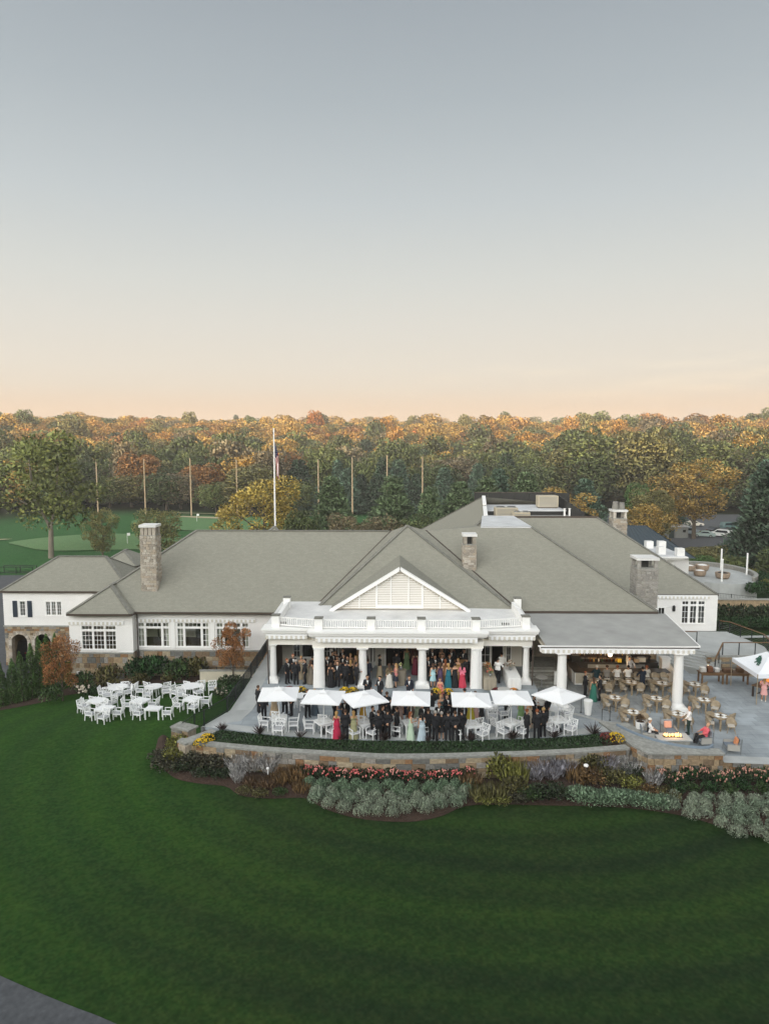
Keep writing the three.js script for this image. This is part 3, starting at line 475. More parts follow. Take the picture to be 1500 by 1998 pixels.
// far wing over the drive-through arches
{
  const z = -63, X0 = -35.85, X1 = -26, holes = [[-34.37, -33.79, 1.36, 2.8], [-31.97, -30.48, 1.42, 2.78]];
  sidedWall(X0, X1, F, 3.7, z, holes); win(-34.33, -33.83, 1.4, 2.76, z, [1], { rows: 4, cols: 2, frame: 0.06 }); win(-31.93, -30.52, 1.46, 2.74, z, [1, 1, 1], { rows: 4, cols: 2 });
  new MB().ext(X0 - 0.05, X1, F - 0.12, F + 0.02, z - 0.02, z + 0.12).build('water_table', M.coping, house);
  for (const [a, b] of [[-34.97, -34.55], [-33.62, -33.2]]) { const m = new MB().rbox((a + b) / 2, 2.04, z + 0.06, b - a, 1.52, 0.05, 0.01); const s = m.build('shutter', M.shutter, house); const l = new MB(); for (let y = 1.36; y < 2.74; y += 0.09) l.box((a + b) / 2, y, z + 0.088, b - a - 0.1, 0.05, 0.012, 0, 0.4); l.build('slat', M.shutter, s); }
  const arches = [[-34.52, 0.73], [-32.38, 0.74]], sh = new THREE.Shape(); sh.moveTo(X0, -4.6); sh.lineTo(X1, -4.6); sh.lineTo(X1, F - 0.12); sh.lineTo(X0, F - 0.12); sh.closePath();
  for (const [c, r] of arches) { const p = new THREE.Path(); p.moveTo(c - r, -4.5); p.lineTo(c - r, -1.05); p.absarc(c, -1.05, r, PI, 0, true); p.lineTo(c + r, -4.5); p.closePath(); sh.holes.push(p); }
  const g = new THREE.ExtrudeGeometry(sh, { depth: 0.5, bevelEnabled: false, curveSegments: 16 }); const w = new MB().add(g, new THREE.Matrix4().makeTranslation(0, 0, z - 0.5)).build('stone_base', M.mortar, house);
  const clear = (a, b, d, e) => !arches.some(([c, r]) => { const xa = X0 + a, xb = X0 + b; if (xb < c - r - 0.28 || xa > c + r + 0.28) return false; if (d < -1.05) return true; const dx = max(0, max(xa - c, c - xb)); return hyp(dx, d + 1.05) < r + 0.28; });
  stoneFace(w, (s) => ({ x: X0 + s, z, ry: 0 }), X1 - X0, -4.5, F - 0.12, { w: [0.2, 0.5], h: [0.18, 0.36], seed: 74, cap: 120, keep: clear });
  for (const [c, r] of arches) { for (let k = 0; k < 13; k++) { const a = PI * (k + 0.5) / 13, o = mesh('voussoir', stoneGeo[k % 3], PALESTONES[k % 5], w); o.position.set(c + cos(a) * (r + 0.13), -1.05 + sin(a) * (r + 0.13), z + 0.02); o.rotation.z = a; o.scale.set(0.27, (r + 0.13) * PI / 13 - 0.012, 0.1); } for (const s of [-1, 1]) for (let y = -1.05, k = 0; y > -4.3; y -= 0.32, k++) { const o = mesh('jamb_stone', stoneGeo[k % 3], PALESTONES[(k + 2) % 5], w); o.position.set(c + s * (r + 0.13), y - 0.16, z + 0.02); o.scale.set(0.27, 0.3, 0.1); } }
  new MB().ext(X0, X0 + 0.3, -4.6, F - 0.12, -70, z - 0.5).build('stone_base', STONES[1], house); new MB().ext(X0, X1, -4.6, F, -70, -69.7).build('wall', M.hall, house); new MB().ext(X0, X1, -0.3, -0.1, -69.7, -63.5).build('ceiling', M.cream, house);
  new MB().ext(X0, X0 + 0.2, F, 3.7, -70, z - 0.21).build('wall', M.white, house);
  new MB().ext(X0 + 0.3, X1, F - 0.12, F - 0.1, -69.7, -63.3).ext(X0 + 0.3, X1, F, 3.6, -67.2, -67).build('room', M.cream, house);
}
// right rear wall beside the deck
{
  const z = -62.2; sidedWall(18, 28.35, F, 3.7, z, [[25.2, 27.28, 1.15, 3.24], [23.15, 23.75, 0.55, 2.62]]);
  win(25.24, 27.24, 1.18, 3.2, z, [1, 1, 1], { rows: 3, cols: 2, transom: 0.34, mull: 0.14 }); win(23.17, 23.73, F + 0.02, 2.6, z, [1], { rows: 3, cols: 2, frame: 0.06 });
  valance(23, 27.6, 3.62, z, 0.24); new MB().ext(28.15, 28.35, F, 3.7, -95, z - 0.21).build('wall', M.white, house);
  const l = new MB().ext(24.4, 24.6, 2.3, 2.75, z + 0.03, z + 0.2).build('wall_lantern', M.darkmetal, house); new MB().cyl(24.5, 2.72, 2.85, z + 0.12, 0.13, 0.02, 4).build('cap', M.darkmetal, l);
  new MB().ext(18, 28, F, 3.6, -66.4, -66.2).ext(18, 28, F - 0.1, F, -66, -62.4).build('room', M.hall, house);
  new MB().ext(19.6, 20.0, F - 1, 4.2, -62, -54.6).build('wall', M.white, house);
}
// rooms behind the glass
new MB().ext(-25.9, -8.9, F - 0.06, F, -59.5, -56).build('room_floor', S(0x8b735a, 0.6, { map: T.wood }), house);
new MB().ext(-25.9, -8.9, F, 3.6, -59.7, -59.5).ext(-9.1, -8.9, F, 3.6, -59.5, -56).build('room', S(0xe6dbc2, 0.9), house);
new MB().ext(-25.9, -8.9, 3.5, 3.6, -59.5, -56).build('ceiling', M.cream, house);
{ const c = new MB(); for (const [a, b] of mainWin) for (const [x0, x1] of [[a + 0.02, a + 0.3], [b - 0.3, b - 0.02]]) for (let k = 0; k < 4; k++) c.cyl(mix(x0, x1, (k + 0.5) / 4), 0.75, 2.7, -56.12, 0.05, 0.05, 8); c.build('curtain', S(0xcfc7b4, 0.95), house); }
{ const tb = new MB().rbox(-15.6, 1.2, -58, 0.7, 0.05, 0.7).box(-15.9, 0.85, -58.3, 0.05, 0.7, 0.05).box(-15.3, 0.85, -58.3, 0.05, 0.7, 0.05).box(-15.9, 0.85, -57.7, 0.05, 0.7, 0.05).box(-15.3, 0.85, -57.7, 0.05, 0.7, 0.05).rbox(-13.4, 1.15, -58.2, 1.2, 0.05, 0.8).box(-13.4, 0.8, -58.2, 0.9, 0.66, 0.6); tb.build('room_table', M.trim, house); new MB().rbox(-16.7, 1.3, -59.2, 0.9, 1.5, 0.3).ball(-20.2, 1.9, -58.6, 0.38, 1.1).cyl(-20.2, 0.5, 1.6, -58.6, 0.05).build('room_furniture', S(0x4b4a33, 0.9), house); const d = new MB(); d.rbox(-18.9, 1.6, -59.3, 0.8, 2.2, 0.3); d.build('cupboard', S(0x3d3a30, 0.6), house); }

// ---- portico: floor, piers, columns, entablature, balustrade
function column(x, z, y0, y1, r, round, plinth) {
  const mb = new MB();
  if (round) { mb.lathe(x, z, [[r * 1.45, y0 + 0.24], [r * 1.45, y0 + 0.3], [r * 1.2, y0 + 0.38], [r * 1.05, y0 + 0.45], [r, y0 + 0.5], [r * 0.98, mix(y0, y1, 0.4)], [r * 0.86, y1 - 0.24], [r * 0.98, y1 - 0.2], [r * 0.9, y1 - 0.15], [r * 1.2, y1 - 0.09]], 24); mb.ext(x - r * 1.32, x + r * 1.32, y1 - 0.09, y1, z - r * 1.32, z + r * 1.32); const b = new MB(); b.ext(x - r * 1.6, x + r * 1.6, y0, y0 + 0.2, z - r * 1.6, z + r * 1.6).ext(x - r * 1.5, x + r * 1.5, y0 + 0.2, y0 + 0.25, z - r * 1.5, z + r * 1.5); const c = mb.build('column', M.trim, house); b.build('column_base', M.trim, c); if (plinth) new MB().ext(x - r * 1.75, x + r * 1.75, plinth, y0, z - r * 1.75, z + r * 1.75).build('plinth', M.coping, c); return c; }
  const g = new THREE.CylinderGeometry(r * 0.9 * 1.414, r * 1.08 * 1.414, y1 - y0 - 0.12, 4); g.rotateY(PI / 4); mb.add(g.toNonIndexed ? g : g, new THREE.Matrix4().makeTranslation(x, (y0 + y1 - 0.12) / 2, z)); mb.ext(x - r * 1.02, x + r * 1.02, y1 - 0.12, y1, z - r * 1.02, z + r * 1.02);
  const c = mb.build('column', M.trim, house); if (plinth !== undefined) new MB().ext(x - r * 1.18, x + r * 1.18, plinth, y0 - 0.002, z - r * 1.18, z + r * 1.18).build('plinth', M.coping, c); return c;
}
column(-5.31, -47.5, F, 3.3, 0.37, false, 0); column(5.44, -47.5, F, 3.3, 0.37, false, 0);
column(-2.32, -47.5, F, 3.3, 0.3, true, 0); column(1.77, -47.5, F, 3.3, 0.3, true, 0);
column(-8.62, -48.3, F, 3.28, 0.23, true, 0); column(9.0, -48.3, F, 3.24, 0.23, true, 0);
{
  const beam = (x0, x1, z, y) => { const b = new MB().ext(x0, x1, y, y + 0.44, z - 0.35, z + 0.3); return b.build('beam', S(0xf0ebe1, 0.6), house); };
  beam(-5.75, 5.9, -47.5, 3.3); beam(-8.95, -5.76, -48.3, 3.26); beam(5.91, 9.35, -48.3, 3.24);
  const cor = (x0, x1, z, y) => new MB().ext(x0, x1, y + 0.3, y + 0.42, z - 0.6, z + 0.78).ext(x0 + 0.06, x1 - 0.06, y + 0.13, y + 0.298, z - 0.6, z + 0.68).ext(x0 + 0.14, x1 - 0.14, y, y + 0.128, z - 0.6, z + 0.5).build('cornice', M.trim, house);
  cor(-6.05, 6.2, -47.5, 4.1); cor(-9.3, -6.06, -48.3, 4.06); cor(6.21, 9.75, -48.3, 4.06);
  new MB().ext(-9.2, 9.6, 3.75, 4.46, -56, -48.12).ext(-5.9, 6.0, 3.75, 4.46, -48.119, -47.9).build('porch_deck', M.deckwhite, house);
  new MB().ext(-9.1, 9.5, 3.66, 3.748, -54.9, -47.9).build('ceiling', M.cream, house);
  valance(-5.5, 5.45, 4.02, -47.2, 0.3, 0.17, 0.32); valance(-9.0, -6.15, 3.98, -48.0, 0.28, 0.17, 0.3); valance(6.3, 9.5, 3.98, -48.0, 0.28, 0.17, 0.3);
  const posts = [[-8.4, -48.35], [-5.33, -47.6], [-1.74, -47.6], [1.69, -47.6], [5.4, -47.6], [8.92, -48.35]], back = [[-8.5, -54.0], [9.3, -54.0]];
  const yb = 4.52;
  for (const [x, z] of [...posts, ...back]) { const p = new MB().ext(x - 0.26, x + 0.26, 4.47, yb + 0.74, z - 0.26, z + 0.26).build('balustrade_post', M.trim, house); new MB().ext(x - 0.3, x + 0.3, yb + 0.742, yb + 0.8, z - 0.3, z + 0.3).build('post_cap', M.ridge, p); }
  const run = (a, b) => { const L = hyp(b[0] - a[0], b[1] - a[1]), n = Math.round(L / 0.16), r = new MB().beam([a[0], yb + 0.62, a[1]], [b[0], yb + 0.62, b[1]], 0.1, 0.07).beam([a[0], yb + 0.1, a[1]], [b[0], yb + 0.1, b[1]], 0.1, 0.07).build('balustrade_rail', M.trim, house); const s = new MB(); for (let k = 1; k < n; k++) s.box(mix(a[0], b[0], k / n), yb + 0.36, mix(a[1], b[1], k / n), 0.055, 0.46, 0.055); s.build('baluster', M.trim, r); };
  for (let k = 0; k < 5; k++) run(posts[k], posts[k + 1]);
  for (const [p, q] of [[posts[0], back[0]], [posts[5], back[1]]]) new MB().ext(p[0] - 0.12, p[0] + 0.12, 4.47, yb + 0.5, q[1] + 0.27, p[1] - 0.27).build('parapet', M.trim, house);
  new MB().bar([-8.95, 3.9, -47.95], [-8.88, 0, -47.85], 0.055).build('downspout', M.gutter, house); new MB().bar([9.42, 3.9, -47.95], [9.36, -0.4, -47.85], 0.055).build('downspout', M.gutter, house);
  new MB().bar([-21.25, 3.7, -54.6], [-20.85, 3.5, -55.6], 0.05).bar([-20.85, 3.5, -55.6], [-20.85, -2.2, -55.6], 0.05).build('downspout', M.gutter, house);
  for (const x of [-8.0, 7.6]) new MB().ext(x - 0.25, x + 0.25, 4.55, 4.66, -48.9, -48.7).build('roof_light', M.darkmetal, house);
}
// pediment with louvred gable
{
  const z = -53.2, L = [-4.85, 4.5], Rr = [5.35, 4.5], A = [0.25, 7.68], sl = (A[1] - L[1]) / (A[0] - L[0]), sr = (A[1] - Rr[1]) / (Rr[0] - A[0]);
  roofPart([[[L[0] - 0.2, L[1], z + 0.35], [A[0], A[1] + 0.13, z + 0.35], [A[0], A[1] + 0.13, -59.6], [L[0] - 0.2, L[1], -59.6]], [[A[0], A[1] + 0.13, z + 0.35], [Rr[0] + 0.2, Rr[1], z + 0.35], [Rr[0] + 0.2, Rr[1], -59.6], [A[0], A[1] + 0.13, -59.6]]]);
  const g = new MB().poly([[L[0], L[1], z - 0.08], [Rr[0], Rr[1], z - 0.08], [A[0], A[1], z - 0.08]]).build('gable', S(0xc9c1b3, 0.8), house);
  new MB().beam([L[0] - 0.2, L[1] - 0.06, z + 0.16], [A[0], A[1] + 0.03, z + 0.16], 0.4, 0.24).beam([A[0], A[1] + 0.03, z + 0.16], [Rr[0] + 0.2, Rr[1] - 0.06, z + 0.16], 0.4, 0.24).build('rake_board', M.trim, g);
  const top = (x) => x < A[0] ? L[1] + (x - L[0]) * sl : A[1] + (A[0] - x) * sr;
  const cols = [-4.6, -2.45, -1.1, 0.25 - 0.0, 1.62, 2.95, 5.1].sort((a, b) => a - b), fr = new MB();
  for (const x of [-2.85, -1.5, -0.45, 0.9, 1.98, 3.3]) fr.ext(x - (abs(x + 1.5) < 0.01 || abs(x - 1.98) < 0.01 ? 0.1 : 0.04), x + 0.05, 4.6, top(x) - 0.18, z - 0.06, z + 0.03); fr.ext(-1.45, 1.93, 4.6, 4.86, z - 0.055, z + 0.025); fr.build('mullion', M.trim, g);
  for (let y = 4.66; y < 7.3; y += 0.135) { const xl = L[0] + (y - L[1]) / sl + 0.42, xr = Rr[0] - (y - Rr[1]) / sr - 0.42; if (xr - xl < 0.2) break; const m = new MB(); for (const [p, q] of y < 4.9 ? [[xl, -1.5], [1.98, xr]] : [[xl, xr]]) if (q > p) m.box((p + q) / 2, y, z - 0.03, q - p, 0.082, 0.02, 0, -0.35); m.build('slat', S(0xf0ece5, 0.6), g); }
}
// back wall of the portico and the hall behind it
{
  const z = -52, doors = [[-4.1, -2.2, F, 2.75], [-0.8, 1.62, F, 2.75], [2.42, 5.0, F, 2.75], [7.12, 7.95, F, 2.6]], wins = [[-7.75, -7.25, 1.1, 2.6], [-7.1, -6.15, 1.1, 2.6], [-5.45, -4.98, 1.1, 2.6], [6.25, 7.0, 0.75, 2.6], [8.2, 8.55, 0.75, 2.6]];
  const b = new MB(); for (const [a, c, d, e] of cells(-8.6, 9.4, F, 3.66, [...doors, ...wins])) b.ext(a, c, d, e, z - 0.2, z); b.build('wall', S(0xded8cc, 0.7), house);
  for (const [i, w] of wins.entries()) win(...w, z, [i === 1 ? -1 : 1], { rows: 3, cols: 2, frame: 0.05 });
  for (const [a, c, d, e] of doors) { const fr = new MB().ext(a - 0.09, a, d, e + 0.09, z - 0.1, z + 0.06).ext(c, c + 0.09, d, e + 0.09, z - 0.1, z + 0.06).ext(a, c, e, e + 0.09, z - 0.1, z + 0.06).build('door_frame', M.trim, house); }
  const leaf = (x, n, s) => { for (let k = 0; k < n; k++) { const xa = x + s * k * 0.13; const d = new MB().box(xa, 1.62, z + 0.32, 0.05, 2.2, 0.55, s * (k % 2 ? 0.18 : -0.18)); const o = d.build('folding_door', M.trim, house); new MB().box(xa + 0.03, 1.7, z + 0.32, 0.02, 1.6, 0.36, s * (k % 2 ? 0.18 : -0.18)).build('pane', S(0x74685a, 0.2), o); } };
  leaf(-4.35, 4, -1); leaf(-1.95, 3, 1); leaf(1.85, 3, 1); leaf(5.2, 4, 1);
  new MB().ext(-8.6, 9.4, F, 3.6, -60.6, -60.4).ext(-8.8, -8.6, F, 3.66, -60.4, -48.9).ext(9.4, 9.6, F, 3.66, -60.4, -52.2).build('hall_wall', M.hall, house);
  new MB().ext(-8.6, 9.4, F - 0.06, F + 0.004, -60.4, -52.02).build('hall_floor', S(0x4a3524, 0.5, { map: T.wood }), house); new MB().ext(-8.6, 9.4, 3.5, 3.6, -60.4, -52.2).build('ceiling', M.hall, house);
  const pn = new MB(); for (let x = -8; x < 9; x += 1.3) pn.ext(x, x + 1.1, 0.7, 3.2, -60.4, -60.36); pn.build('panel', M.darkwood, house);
}
// ---- bar pavilion: low roof on two columns
{
  const yf = 4.02, yb = 4.12, zf = -45.6, zb = -53.9, x0 = 9.76, x1 = 19.75;
  const r = new MB().poly([[x0, yf, zf], [x1, yf, zf], [20.6, yb, zb], [x0, yb, zb]]); r.build('flat_roof', M.flatroof, house);
  new MB().ext(x0 - 0.5, x1 + 0.05, yf - 0.1, yf - 0.012, zf - 0.04, zf + 0.05).beam([x1 + 0.03, yf - 0.05, zf], [20.63, yb - 0.05, zb], 0.1, 0.09).build('roof_edge', M.trim, house);
  new MB().ext(x0 - 0.3, x1, yf - 0.19, yf - 0.102, zf - 0.1, zf - 0.01).beam([x1 - 0.02, yf - 0.16, zf], [20.58, yb - 0.16, zb], 0.08, 0.09).build('gutter', M.gutter, house);
  new MB().ext(x0 - 0.3, x1 - 0.2, yf - 0.5, yf - 0.192, zf - 0.5, zf - 0.12).build('beam', M.trim, house);
  new MB().ext(x1 - 0.7, x1 - 0.3, 3.52, yf - 0.2, zb, zf - 0.61).build('beam', M.trim, house);
  valance(x0 - 0.25, x1 - 0.25, yf - 0.3, zf - 0.12, 0.28, 0.17, 0.12); new MB().ext(x0, x1 - 0.75, 3.64, 3.72, zb + 0.1, zf - 0.65).build('ceiling', M.cream, house);
  column(18.62, -46.0, -0.4, 3.5, 0.33, true); column(10.95, -46.0, -0.4, 3.5, 0.33, true);
  new MB().ext(9.7, 20.2, -0.4, 4.2, -54.6, -54.3).build('wall', M.cream, house);
  const bw = new MB().ext(12.5, 20.0, -0.4, 3.6, -54.0, -53.7).build('bar_wall', M.mortar, house); stoneFace(bw, (s) => ({ x: 12.5 + s, z: -53.7, ry: 0 }), 7.5, 0, 3.4, { w: [0.3, 0.7], h: [0.2, 0.4], seed: 80, cap: 80 });
  new MB().ext(12.3, 12.5, -0.4, 3.6, -54.0, -51.2).build('wall', M.mortar, house);
  for (let k = 0; k < 5; k++) new MB().ext(9.75, 12.2, -0.4 + 0.18 * k, -0.4 + 0.18 * (k + 1) - 0.003, -54.2, -49.9 - 0.34 * k).build('step', M.coping, house);
  new MB().ext(9.75, 12.25, 0.5, 0.55, -54.25, -51.6).build('landing', M.coping, house);
  new MB().ext(11.4, 12.3, -0.4, 0.75, -50.2, -50.08).build('stair_side', M.trim, house);
}
// ================================================================ white garden furniture
function makeArmchair() {
  const o = thing('armchair', '', 'chair'); const W = M.whiteFurn;
  for (const [x, z, h, back] of [[-0.27, 0.25, 0.64], [0.27, 0.25, 0.64], [-0.27, -0.25, 0.44, 1], [0.27, -0.25, 0.44, 1]]) { const m = new MB(); back ? m.beam([x, 0, z - 0.06], [x, h, z], 0.05, 0.05) : m.box(x, h / 2, z, 0.05, h, 0.05); m.build('leg', W, o); }
  new MB().ext(-0.3, 0.3, 0.36, 0.42, -0.28, 0.28).build('seat', W, o);
  new MB().rbox(0, 0.455, 0.01, 0.52, 0.075, 0.5, 0.03).build('cushion', M.cushion, o);
  const b = new MB(), t = (y) => -0.26 - 0.2 * (y - 0.44); for (const x of [-0.275, 0.275]) b.beam([x, 0.42, t(0.42)], [x, 0.93, t(0.93)], 0.05, 0.05); for (const y of [0.905, 0.5]) b.box(0, y, t(y), 0.5, 0.05, 0.045);
  const back = b.build('backrest', W, o), l = new MB(), zz = (x, y) => [x, y, t(y)];
  for (const x of [-0.25, -0.083, 0.083]) { l.beam(zz(x, 0.525), zz(x + 0.167, 0.88), 0.026, 0.02); l.beam(zz(x + 0.167, 0.525), zz(x, 0.88), 0.026, 0.02); } l.box(0, 0.7, t(0.7), 0.5, 0.026, 0.02); l.build('lattice', W, back);
  for (const x of [-0.285, 0.285]) new MB().rbox(x, 0.655, -0.02, 0.065, 0.04, 0.6, 0.012).build('armrest', W, o);
  return o;
}
const chair0 = makeArmchair(); let chairUsed = false;
function chair(x, y, z, ry, label) {
  if (!chairUsed) { chairUsed = true; chair0.position.set(x, y, z); chair0.rotation.y = ry; chair0.userData.label = label; return chair0; }
  return copy(chair0, 'armchair', label, [x, y, z], ry);
}
const facing = (dx, dz) => Math.atan2(-dx, -dz);
const sideWord = (a) => ['right of', 'at the front right of', 'in front of', 'at the front left of', 'left of', 'at the back left of', 'behind', 'at the back right of'][((Math.round(a / 45) % 8) + 8) % 8];
function sitAround(c, y, list, r, what, table) { for (const a of list) { const [deg, rad] = Array.isArray(a) ? a : [a, r], t = deg * PI / 180, dx = cos(t) * rad, dz = sin(t) * rad; chair(c[0] + dx, y(c[0] + dx, c[1] + dz), c[1] + dz, facing(dx, dz) + rr(-0.12, 0.12), `${what}, ${sideWord(deg)} ${table}`); } }
function whiteTable(round, w, d, label, pos, turn) {
  const o = thing(round ? 'round_table' : 'square_table', label, 'table', pos, turn), W = M.whiteFurn;
  if (round) { new MB().cyl(0, 0.71, 0.75, 0, w / 2, w / 2, 36).build('tabletop', W, o); new MB().cyl(0, 0.62, 0.71, 0, w / 2 - 0.14, w / 2 - 0.14, 24).build('apron', W, o); for (let k = 0; k < 4; k++) { const a = PI / 4 + k * PI / 2; new MB().bar([cos(a) * w * 0.3, 0, sin(a) * w * 0.3], [cos(a) * w * 0.27, 0.63, sin(a) * w * 0.27], 0.035, 0.045, 8).build('leg', W, o); } }
  else { const t = new MB(), n = 7; t.box(0, 0.715, 0, w - 0.02, 0.03, d - 0.02); for (let k = 0; k < n; k++) t.box(-w / 2 + w * (k + 0.5) / n, 0.74, 0, w / n - 0.008, 0.025, d); t.build('tabletop', W, o); new MB().box(0, 0.66, d / 2 - 0.06, w - 0.16, 0.08, 0.03).box(0, 0.66, -d / 2 + 0.06, w - 0.16, 0.08, 0.03).box(w / 2 - 0.06, 0.66, 0, 0.03, 0.08, d - 0.16).box(-w / 2 + 0.06, 0.66, 0, 0.03, 0.08, d - 0.16).build('apron', W, o); for (const sx of [-1, 1]) for (const sz of [-1, 1]) new MB().box(sx * (w / 2 - 0.06), 0.35, sz * (d / 2 - 0.06), 0.075, 0.7, 0.075).build('leg', W, o); }
  return o;
}
{
  const L = [[-20.85, -51.22, 1, 1.45, 0, 'the round lawn table nearest the basement window', [170, 232, 282, 345, 28, 72, 118], 1.02],
    [-18.09, -51.1, 1, 1.25, 0, 'the middle round lawn table', [178, 232, 312, 12, 98], 0.98],
    [-15.28, -50.9, 1, 1.4, 0, 'the round lawn table nearest the iron gate', [160, 205, 250, 300, 112, 42], 1.02],
    [-20.99, -47.95, 0, 1.05, -0.4, 'the leftmost square lawn table', [240, 190, 157, 340, 50], 0.92],
    [-17.89, -47.74, 0, 1.05, -0.35, 'the middle square lawn table', [178, 238, 350, 88], 0.9],
    [-14.24, -47.8, 0, 1.05, -0.35, 'the square lawn table beside the fence', [165, 240, 72, 352], 0.92],
    [-19.66, -46.02, 0, 1.02, -0.25, 'the front left square lawn table', [170, 75, 0, 248], 0.9],
    [-16.38, -46.08, 0, 1.05, -0.1, 'the oblong front lawn table', [173, 4], 0.98]];
  const says = ['Large round white table on the lawn below the basement window', 'round white table on the lawn between the two other round ones', 'round white table on the lawn near the iron gate', 'square white table at the left edge of the lawn group', 'square white table in the middle of the lawn group', 'square white table on the lawn close to the sloping fence', 'square white table at the front left of the lawn group', 'oblong white table at the front of the lawn group'];
  L.forEach(([x, z, round, w, turn, name, list, r], i) => { const y = gy(x, z); whiteTable(round, w, i === 7 ? 0.72 : w, says[i].replace('Large', 'large'), [x, y, z], turn); sitAround([x, z], gy, list, r, 'white lattice armchair', name); });
  chair(-13.6, gy(-13.6, -50.7), -50.7, 2.9, 'white armchair set apart at the right of the round tables, turned away');
}
// ---------------------------------------------------------------- umbrella tables on the terrace
const UM = [[-7.07, -41.29, 0.16, 0.06], [-4.33, -40.81, 0.62, -0.1], [-1.93, -40.68, 0.72, 0.45], [0.86, -40.73, 0.3, -0.05], [4.38, -40.56, 0.35, -0.04], [6.82, -40.95, 0.7, -0.02], [9.69, -41.35, 0.3, 0.72]];
function makeUmbrella(x, z, turn, label, i) {
  const o = thing('patio_umbrella', label, 'umbrella', [x, 0, z], turn), W = M.canvas, h = 1.13, ye = 2.22, ya = 2.6;
  new MB().cyl(0, 0.06, 2.66, 0, 0.028, 0.028, 10).build('pole', M.whiteFurn, o); new MB().cyl(0, 0, 0.06, 0, 0.3, 0.27, 20).cyl(0, 0.06, 0.3, 0, 0.05, 0.05, 10).build('base', M.darkmetal, o);
  const c = new MB(), n = 8, f = (u, v, t) => { const k = max(abs(u), abs(v)); return mix(ya, ye, k) - 0.035 * sin(k * PI) - t; };
  for (let a = 0; a < 4; a++) { const q = (s, k) => { const u = k, v = s * k; const [X, Zz] = [[u, v], [-v, u], [-u, -v], [v, -u]][a]; return [X * h, f(u, v, 0.012 * sin((s + 1) * PI / 2) * k), Zz * h]; }; for (let k = 0.14; k < 0.999; k += 0.0861) for (let s = -1; s < 0.99; s += 0.25) { const k2 = min(1, k + 0.0861); c.poly([q(s, k), q(s + 0.25, k), q(s + 0.25, k2)]); c.poly([q(s, k), q(s + 0.25, k2), q(s, k2)]); } }
  c.build('canopy', W, o);
  const vt = new MB(); for (let a = 0; a < 4; a++) { const p = (s, k, y) => { const [X, Zz] = [[k, s * k], [-s * k, k], [-k, -s * k], [s * k, -k]][a]; return [X * h, y, Zz * h]; }; vt.poly([[0, ya + 0.05, 0], p(-1, 0.25, ya - 0.05), p(1, 0.25, ya - 0.05)]); } vt.build('vent', W, o);
  new MB().ball(0, 2.69, 0, 0.03).build('finial', M.whiteFurn, o);
  const val = new MB(); for (let a = 0; a < 4; a++) { const e = h + 0.004; const [sx, sz] = [[1, 0], [0, 1], [-1, 0], [0, -1]][a]; val.box(sx * e, ye - 0.03, sz * e, sx ? 0.012 : 2 * h, 0.06, sx ? 2 * h : 0.012); } val.build('valance', W, o);
  for (let k = 0; k < 8; k++) { const a = k * PI / 4, s = k % 2 ? 1.38 : 1; new MB().bar([0.03 * cos(a), ya - 0.06, 0.03 * sin(a)], [h * s * cos(a) * 0.98, ye - 0.035, h * s * sin(a) * 0.98], 0.011, 0.011, 5).build('rib', M.whiteFurn, o); }
  return o;
}
{
  const who = ['leftmost umbrella table on the terrace', 'second umbrella table from the left', 'third umbrella table from the left', 'middle umbrella table', 'third umbrella table from the right', 'second umbrella table from the right', 'rightmost umbrella table on the terrace'];
  const chairs = [[178, 82, 8, 255], [182, 48, 265, 330], [130, 52, 262, 300], [165, 20, 225, 300], [45, 300, 150, 240], [128, 50, 205, 315], [125, 45, 215, 310]];
  UM.forEach(([x, z, turn, ut], i) => {
    makeUmbrella(x, z, ut, `square white umbrella over the ${who[i].replace(' on the terrace', '')}`, i);
    whiteTable(0, 0.95, 0.95, `square white table, the ${who[i].replace('umbrella table', 'one under an umbrella')}`, [x, 0, z], turn);
    sitAround([x, z], () => 0, chairs[i], 0.86, 'white lattice armchair', 'the ' + who[i].replace(' on the terrace', ''));
    for (let k = 0; k < 4; k++) { const a = turn + k * PI / 2, px = x + sin(a) * 0.3, pz = z + cos(a) * 0.3; const s = thing('place_setting', `white plate and napkin, ${['front', 'right', 'back', 'left'][k]} of the ${who[i].replace(' on the terrace', '')}`, 'place setting', [px, 0.753, pz], a); new MB().cyl(0, 0, 0.014, 0, 0.1, 0.13, 18).build('plate', M.linen, s); new MB().rbox(0.17, 0.012, 0, 0.08, 0.02, 0.19, 0.006).build('napkin', S(0xd9d8d4, 0.9), s); }
  });
  const back = [[-6.27, -45.0, [60, 150, 240, 330], 'the round table behind the two leftmost umbrellas'], [5.85, -43.3, [20, 85, 200, 290], 'the round table behind the gap of the right umbrellas'], [2.44, -43.1, [200, 320], 'the round table behind the middle umbrellas'], [9.75, -43.1, [10, 200, 300], 'the round table behind the rightmost umbrella']];
  for (const [x, z, l, n] of back) { whiteTable(1, 1.0, 0, n.replace('the round table', 'round white table on the terrace'), [x, 0, z], 0); sitAround([x, z], () => 0, l, 0.85, 'white armchair', n); }
}
